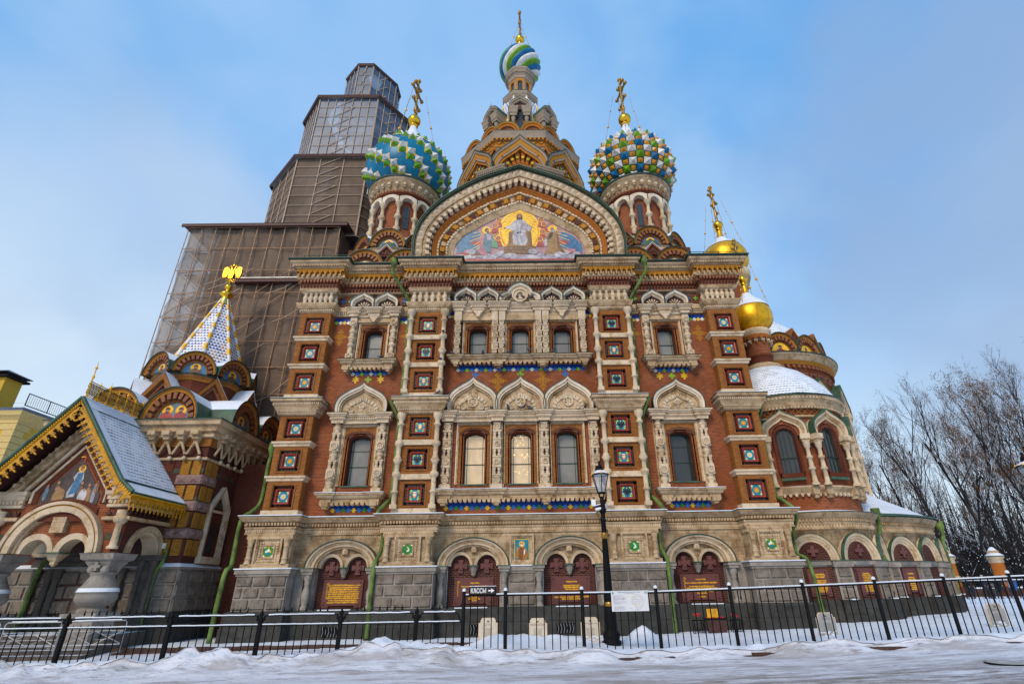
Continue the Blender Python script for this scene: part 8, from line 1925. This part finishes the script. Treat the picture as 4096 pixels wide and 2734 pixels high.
# ------------------------------------------------------------------ people by the park fence
def person(x, y, coat, legs, hat, label, rz=0., h=1.72, stride=.12, bag=None):
    t = thing('person', (x, y, .26), label, 'person', None, rz)
    me = bpy.data.meshes.new('body'); bm_v = []; E_ = []; R_ = []
    def V(x_, y_, z_, r): bm_v.append((x_, y_, z_*h/1.72)); R_.append(r); return len(bm_v)-1
    pel = V(0, 0, .92, .15); w0 = V(0, 0, 1.08, .15); ch = V(0, -.01, 1.28, .17); nk = V(0, 0, 1.46, .07); hd = V(0, -.015, 1.58, .085); hd2 = V(0, -.01, 1.67, .075)
    E_ += [(pel, w0), (w0, ch), (ch, nk), (nk, hd), (hd, hd2)]
    for s in (-1, 1):
        hp = V(s*.09, 0, .86, .11); kn = V(s*.10, -s*stride, .48, .075); an = V(s*.10, -s*stride*1.3+.02, .09, .05); to = V(s*.11, -s*stride*1.3-.15, .04, .04); E_ += [(pel, hp), (hp, kn), (kn, an), (an, to)]
        sh = V(s*.19, 0, 1.38, .075); el = V(s*.26, .02+s*.04, 1.12, .058); wr = V(s*.23, -.14+s*.05, .95, .042); ha = V(s*.22, -.19+s*.05, .90, .038); E_ += [(ch, sh), (sh, el), (el, wr), (wr, ha)]
    me.from_pydata(bm_v, E_, []); o = bpy.data.objects.new('body', me); COL.objects.link(o)
    sk = o.modifiers.new('skin', 'SKIN'); 
    for k, r in enumerate(R_): me.skin_vertices[0].data[k].radius = (r, r); me.skin_vertices[0].data[k].use_root = (k == 0)
    sb = o.modifiers.new('sub', 'SUBSURF'); sb.levels = 1; sb.render_levels = 1
    dg = bpy.context.evaluated_depsgraph_get(); ev = o.evaluated_get(dg); m2 = bpy.data.meshes.new_from_object(ev); bpy.data.objects.remove(o)
    for n in (coat, legs, 'skin', hat): m2.materials.append(MATS[n])
    k_ = h/1.72
    for p in m2.polygons:
        c = p.center; z = c.z/k_; p.use_smooth = True
        p.material_index = 1 if z < .80 else 3 if z > 1.61 or (z > 1.5 and c.y > .03) else 2 if z > 1.47 or (z < .95 and abs(c.x) > .17) else 0
    o = bpy.data.objects.new('body', m2); COL.objects.link(o); o.parent = t; WL[o.name] = Vector((x, y, .26))
    m = MB(); sk_ = [(.175, .62), (.19, .8), (.17, 1.0), (.185, 1.25)]; m.lathe([(r, z*k_) for r, z in sk_], (0, 0, 0), 12, coat, sy=.78); m.lathe([(.10, 1.44*k_), (.115, 1.47*k_), (.10, 1.51*k_)], (0, 0, 0), 10, hat)
    c = m.build('coat', None); c.parent = t; c.location = (0, 0, 0)
    if bag: m = MB(); m.lathe([(.02, .78), (.12, .8), (.14, .95), (.11, 1.08), (.02, 1.1)], (.30, 0, 0), 8, bag, sy=.6); m.tube([(.3, 0, 1.08), (.2, 0, 1.4)], .012, bag, 4); c = m.build('bag', None); c.parent = t; c.location = (0, 0, 0)
for n_, c_ in dict(cl_black=(.012, .012, .016), cl_navy=(.012, .016, .035), cl_jean=(.018, .045, .08), cl_teal=(.08, .42, .42), cl_white=(.42, .47, .56), cl_grey=(.16, .16, .18), cl_blue=(.02, .10, .32), cl_cream=(.5, .44, .36), cl_red=(.3, .03, .05)).items(): plain(n_, c_, .8, var=.2)
PEO = [(3800, 2410, 'cl_teal', 'cl_black', 'cl_cream', 'person in a turquoise jacket and pale hat behind the drainpipe', .6, None), (3884, 2400, 'cl_black', 'cl_black', 'cl_grey', 'person in a black coat, left one of the dark pair', .9, None), (3905, 2402, 'cl_black', 'cl_navy', 'cl_black', 'person in a long black coat turned sideways, right one of the dark pair', -1.2, None),
       (3958, 2398, 'cl_navy', 'cl_black', 'cl_white', 'person in a navy jacket and white knitted hat', .2, None), (3974, 2398, 'cl_black', 'cl_black', 'cl_cream', 'fair-haired person in a black coat holding a grey bag', 0, 'cl_grey'), (4006, 2399, 'cl_black', 'cl_jean', 'cl_black', 'person in a black jacket and blue jeans striding right', 1.3, 'cl_red'), (4024, 2397, 'cl_black', 'cl_black', 'cl_grey', 'person in black standing close behind the jeans wearer', .4, None),
       (4062, 2399, 'cl_white', 'cl_jean', 'cl_black', 'person in a pale blue padded jacket and jeans carrying a cream bag', .9, 'cl_cream'), (4078, 2396, 'cl_blue', 'cl_black', 'cl_navy', 'person in a bright blue hood at the right edge', -.4, None)]
def pix(px, py, Y):                                     # where the photograph's ray meets the vertical plane y = Y
    d = fw+r2*((px-2127.22)/2057.4)-u2*((py-1367)/2057.4); t_ = (Y+22)/d.y; return (.2926+d.x*t_, Y, 1.65+d.z*t_)
for k, (px, py, a, b, c, lab, rz, bag) in enumerate(PEO):
    p = pix(px, py, 21.0+.5*(k % 3)); person(p[0], p[1], a, b, c, lab, rz, 1.62+.05*(k % 4), bag=bag)
# ------------------------------------------------------------------ bare trees of the park
def tree(mb, base, h, lean, seed, crown, bd=5, snowy=.6, leaf=0.):
    rnd = random.Random(seed)
    def seg(p, q, r0, r1, m, n): mb.tube([p, q], r0, m, n, False, r1)
    def grow(p, d, L_, r, dep):
        n = 4 if dep > 2 else 3
        pts = [p]; dd = d.copy()
        for k in range(n):
            dd = (dd+Vector((rnd.gauss(0, .10), rnd.gauss(0, .10), rnd.gauss(.05, .06)))).normalized(); pts.append(pts[-1]+dd*L_/n)
        nn = 6 if dep >= bd-1 else (4 if dep > 1 else 3)
        mb.tube(pts, r, 'bark' if dep > 2 else 'twig', nn, False, r*.52)
        if snowy and dep < bd and dep > 0 and rnd.random() < snowy and abs(dd.z) < .93:
            mb.tube([q+Vector((0, 0, r*.7)) for q in pts], max(r*.65, .02), 'snow', 3, False, r*.3)
        if leaf and dep <= 1 and rnd.random() < leaf:
            for k in range(5): c = pts[-1]+Vector((rnd.gauss(0, .2), rnd.gauss(0, .2), rnd.gauss(0, .2))); a = Vector((rnd.gauss(0, 1), rnd.gauss(0, 1), rnd.gauss(0, 1))).normalized()*.09; b = a.cross(Vector((.3, .5, .8)))*.9; mb.q([c-a, c+b, c+a], 'leaf_dry')
        if dep == 0: return
        nb = rnd.choice((3, 4, 4, 5)) if dep < bd else rnd.choice((7, 8, 9))
        for k in range(nb):
            if dep == bd: t_ = .28+.70*(k+.5)/nb
            else: t_ = .3+.7*rnd.random()
            i = min(n-1, int(t_*n)); q = pts[i]+(pts[i+1]-pts[i])*(t_*n-i)
            ax = Vector((rnd.gauss(0, 1), rnd.gauss(0, 1), rnd.gauss(0, .25))).normalized()
            sp = rnd.uniform(.45, .95) if dep < bd else rnd.uniform(.55, 1.0)
            nd_ = (dd*(1-.25*sp)+ax*sp*.70+Vector((0, 0, .30))).normalized()
            grow(q, nd_, L_*(rnd.uniform(.42, .66) if dep < bd else rnd.uniform(.26, .42)*crown), r*(.50 if dep < bd else rnd.uniform(.3, .45)), dep-1)
    grow(Vector(base), Vector((lean, rnd.uniform(-.05, .05), 1)).normalized(), h, h*.0085+.03, bd)
TR = [(3460, 1760, 34, 0), (3530, 1690, 36, 1), (3600, 1680, 40, 0), (3660, 1640, 32, 0), (3720, 1700, 44, 1), (3775, 1585, 30, 0), (3820, 1650, 46, 0), (3880, 1640, 38, 1), (3920, 1600, 34, 0), (3965, 1560, 30, 1), (4010, 1580, 42, 0), (4060, 1545, 33, 0), (4110, 1500, 30, 0), (4180, 1500, 36, 1), (4250, 1480, 38, 0), (3500, 1830, 52, 1), (3640, 1760, 54, 0), (3760, 1720, 58, 0), (3860, 1700, 56, 0), (3950, 1680, 60, 1), (4040, 1650, 55, 0), (4100, 1640, 62, 0)]
LAB = ['slim bare tree with fine twigs beside the low apse roof', 'bare tree with brown twigs just right of the apse', 'bare tree with snow-lined branches behind the first brick pier', 'tall bare tree with upswept crown, third gap from the church', 'bare tree with rusty leaves left over, left part of the park', 'tall bare tree with wide fan crown above the first brick pier', 'thin bare tree in the second row behind the fan crown', 'bare tree with rusty dry leaves in the middle of the park', 'bare tree with dark leaning trunk left of the tiered brick pier', 'bare tree with rusty leaves and leaning trunk above the tiered pier', 'bare snow-lined tree behind the tiered brick pier', 'tall bare tree with dark trunk right of the tiered brick pier', 'tallest bare tree at the right edge behind the lantern', 'bare tree with rusty leaves beyond the right edge lamp', 'bare tree at the outermost right of the park', 'small far bare tree with rusty leaves behind the apse roof', 'far bare tree of the back row behind the first brick pier', 'far bare tree of the back row in the middle', 'far bare tree of the back row left of the tiered pier', 'far bare tree with rusty leaves in the back row', 'far bare tree of the back row right of the tiered pier', 'far bare tree of the back row at the right edge']
for k, (px, py, Y, lf) in enumerate(TR):
    top = pix(px, py, Y); lean = -.02+.02*(k % 3)*(-1)**k; h = (top[2]-.2)*.80
    t = thing('bare_tree', (top[0]-lean*h*.6, Y, .2), LAB[k], 'tree', 'bare winter trees of the park')
    m = MB(); tree(m, (t.location.x, Y, .1), h, lean*.6, 100+k, .95 if k < 15 else .9, 5 if k < 15 else 4, .75, .28 if lf else .02)
    m.build('trunk_and_branches', t)
m = MB(); random.seed(8)                                 # far thicket that closes the view between the trunks
for k in range(2600):
    x = random.uniform(32, 150); Y = random.uniform(58, 100); h = random.uniform(6, 19)*(.75+.5*random.random()); a = random.gauss(0, .10)
    m.tube([(x, Y, 0), (x+a*h*.5, Y, h*.5), (x+a*h+random.gauss(0, .3), Y, h)], random.uniform(.06, .15), 'twig', 3, False, .02)
    for j in range(7): z = h*random.uniform(.3, .9); s = random.choice((-1, 1)); m.tube([(x+a*z, Y, z), (x+a*z+s*random.uniform(.6, 2), Y+random.gauss(0, .5), z+random.uniform(.5, 2.2))], .045, 'snow' if random.random() < .22 else 'twig', 3, False, .015)
o = m.build('far_thicket'); tag(o, 'dense far mass of bare brown undergrowth and saplings behind the park trees', 'thicket', kind='stuff')
# ------------------------------------------------------------------ pigeons on the ledges
m = MB(); m.lathe([(0, -.14), (.03, -.12), (.055, -.04), (.06, .02), (.045, .09), (.02, .12)], (0, 0, 0), 8, 'pigeon')
bp = MB(); bp.add(m, Matrix.Translation((0, 0, .07)) @ Matrix.Rotation(radians(65), 4, 'Y')); bp.sph((.10, 0, .155), .032, 'pigeon', 7); bp.lathe([(.012, 0), (0, .03)], (.13, 0, .15), 5, 'iron'); bp.box(-.20, -.10, -.025, .025, .015, .035, 'pigeon')
for s in (-1, 1): bp.tube([(0.01, s*.02, .03), (0.015, s*.02, -.005)], .006, 'flower_red', 4)
pg = None
PG = [(-3.05, .05, 14.53, 'on the stone ledge under the leftmost twin hood'), (-2.75, .05, 14.53, 'second from the left under the twin hoods'), (-2.4, .05, 14.53, 'under the point of the left twin hood'), (-1.5, .02, 14.53, 'right of the left twin hoods'), (-.95, .02, 14.53, 'beside the left foot of the round hood'), (-.5, .1, 14.53, 'under the left curve of the round hood'), (-.12, .1, 14.53, 'below the middle of the round hood'), (.15, .1, 14.53, 'just right of the round hood centre'), (.55, .1, 14.53, 'under the right curve of the round hood'), (1.2, .02, 14.53, 'left foot of the right twin hoods'), (1.75, .05, 14.53, 'under the first point of the right twin hoods'), (2.3, .05, 14.53, 'under the second point of the right twin hoods'),
      (-3.2, .05, 11.52, 'at the left end of the upper window sill'), (-1.75, .1, 11.52, 'on the sill right of the left upper window'), (-.5, .05, 11.52, 'on the sill left of the middle upper window'), (.42, .3, 11.75, 'in the corner of the middle upper window'), (1.5, .05, 11.52, 'on the sill below the right upper window'), (-3.62, -.2, 12.52, 'on the upper belt stone of the left inner pier'), (-3.66, -.2, 11.10, 'on the lower belt stone of the left inner pier'), (-3.68, -.3, 9.42, 'at the foot of the left inner pier columns'), (-1.3, .1, 8.83, 'between the first and second pointed hoods'), (-.55, .1, 8.83, 'left below the middle pointed hood'), (.1, .1, 8.83, 'right below the middle pointed hood'), (.4, .1, 8.83, 'near the right foot of the middle pointed hood'), (2.9, .1, 8.83, 'at the right end of the lower cornice'), (-6.5, .1, 11.38, 'on the sill of the left upper side window')]
for k, (x, y, z, w_) in enumerate(PG):
    if pg is None: o = pg = bp.build('pigeon')
    else: o = pg.copy(); COL.objects.link(o)
    o.location = (x, y-.08, z+.005); o.rotation_euler = (0, 0, (k*2.3) % 6.28); tag(o, 'grey pigeon '+w_, 'pigeon', 'pigeons on the stone ledges')
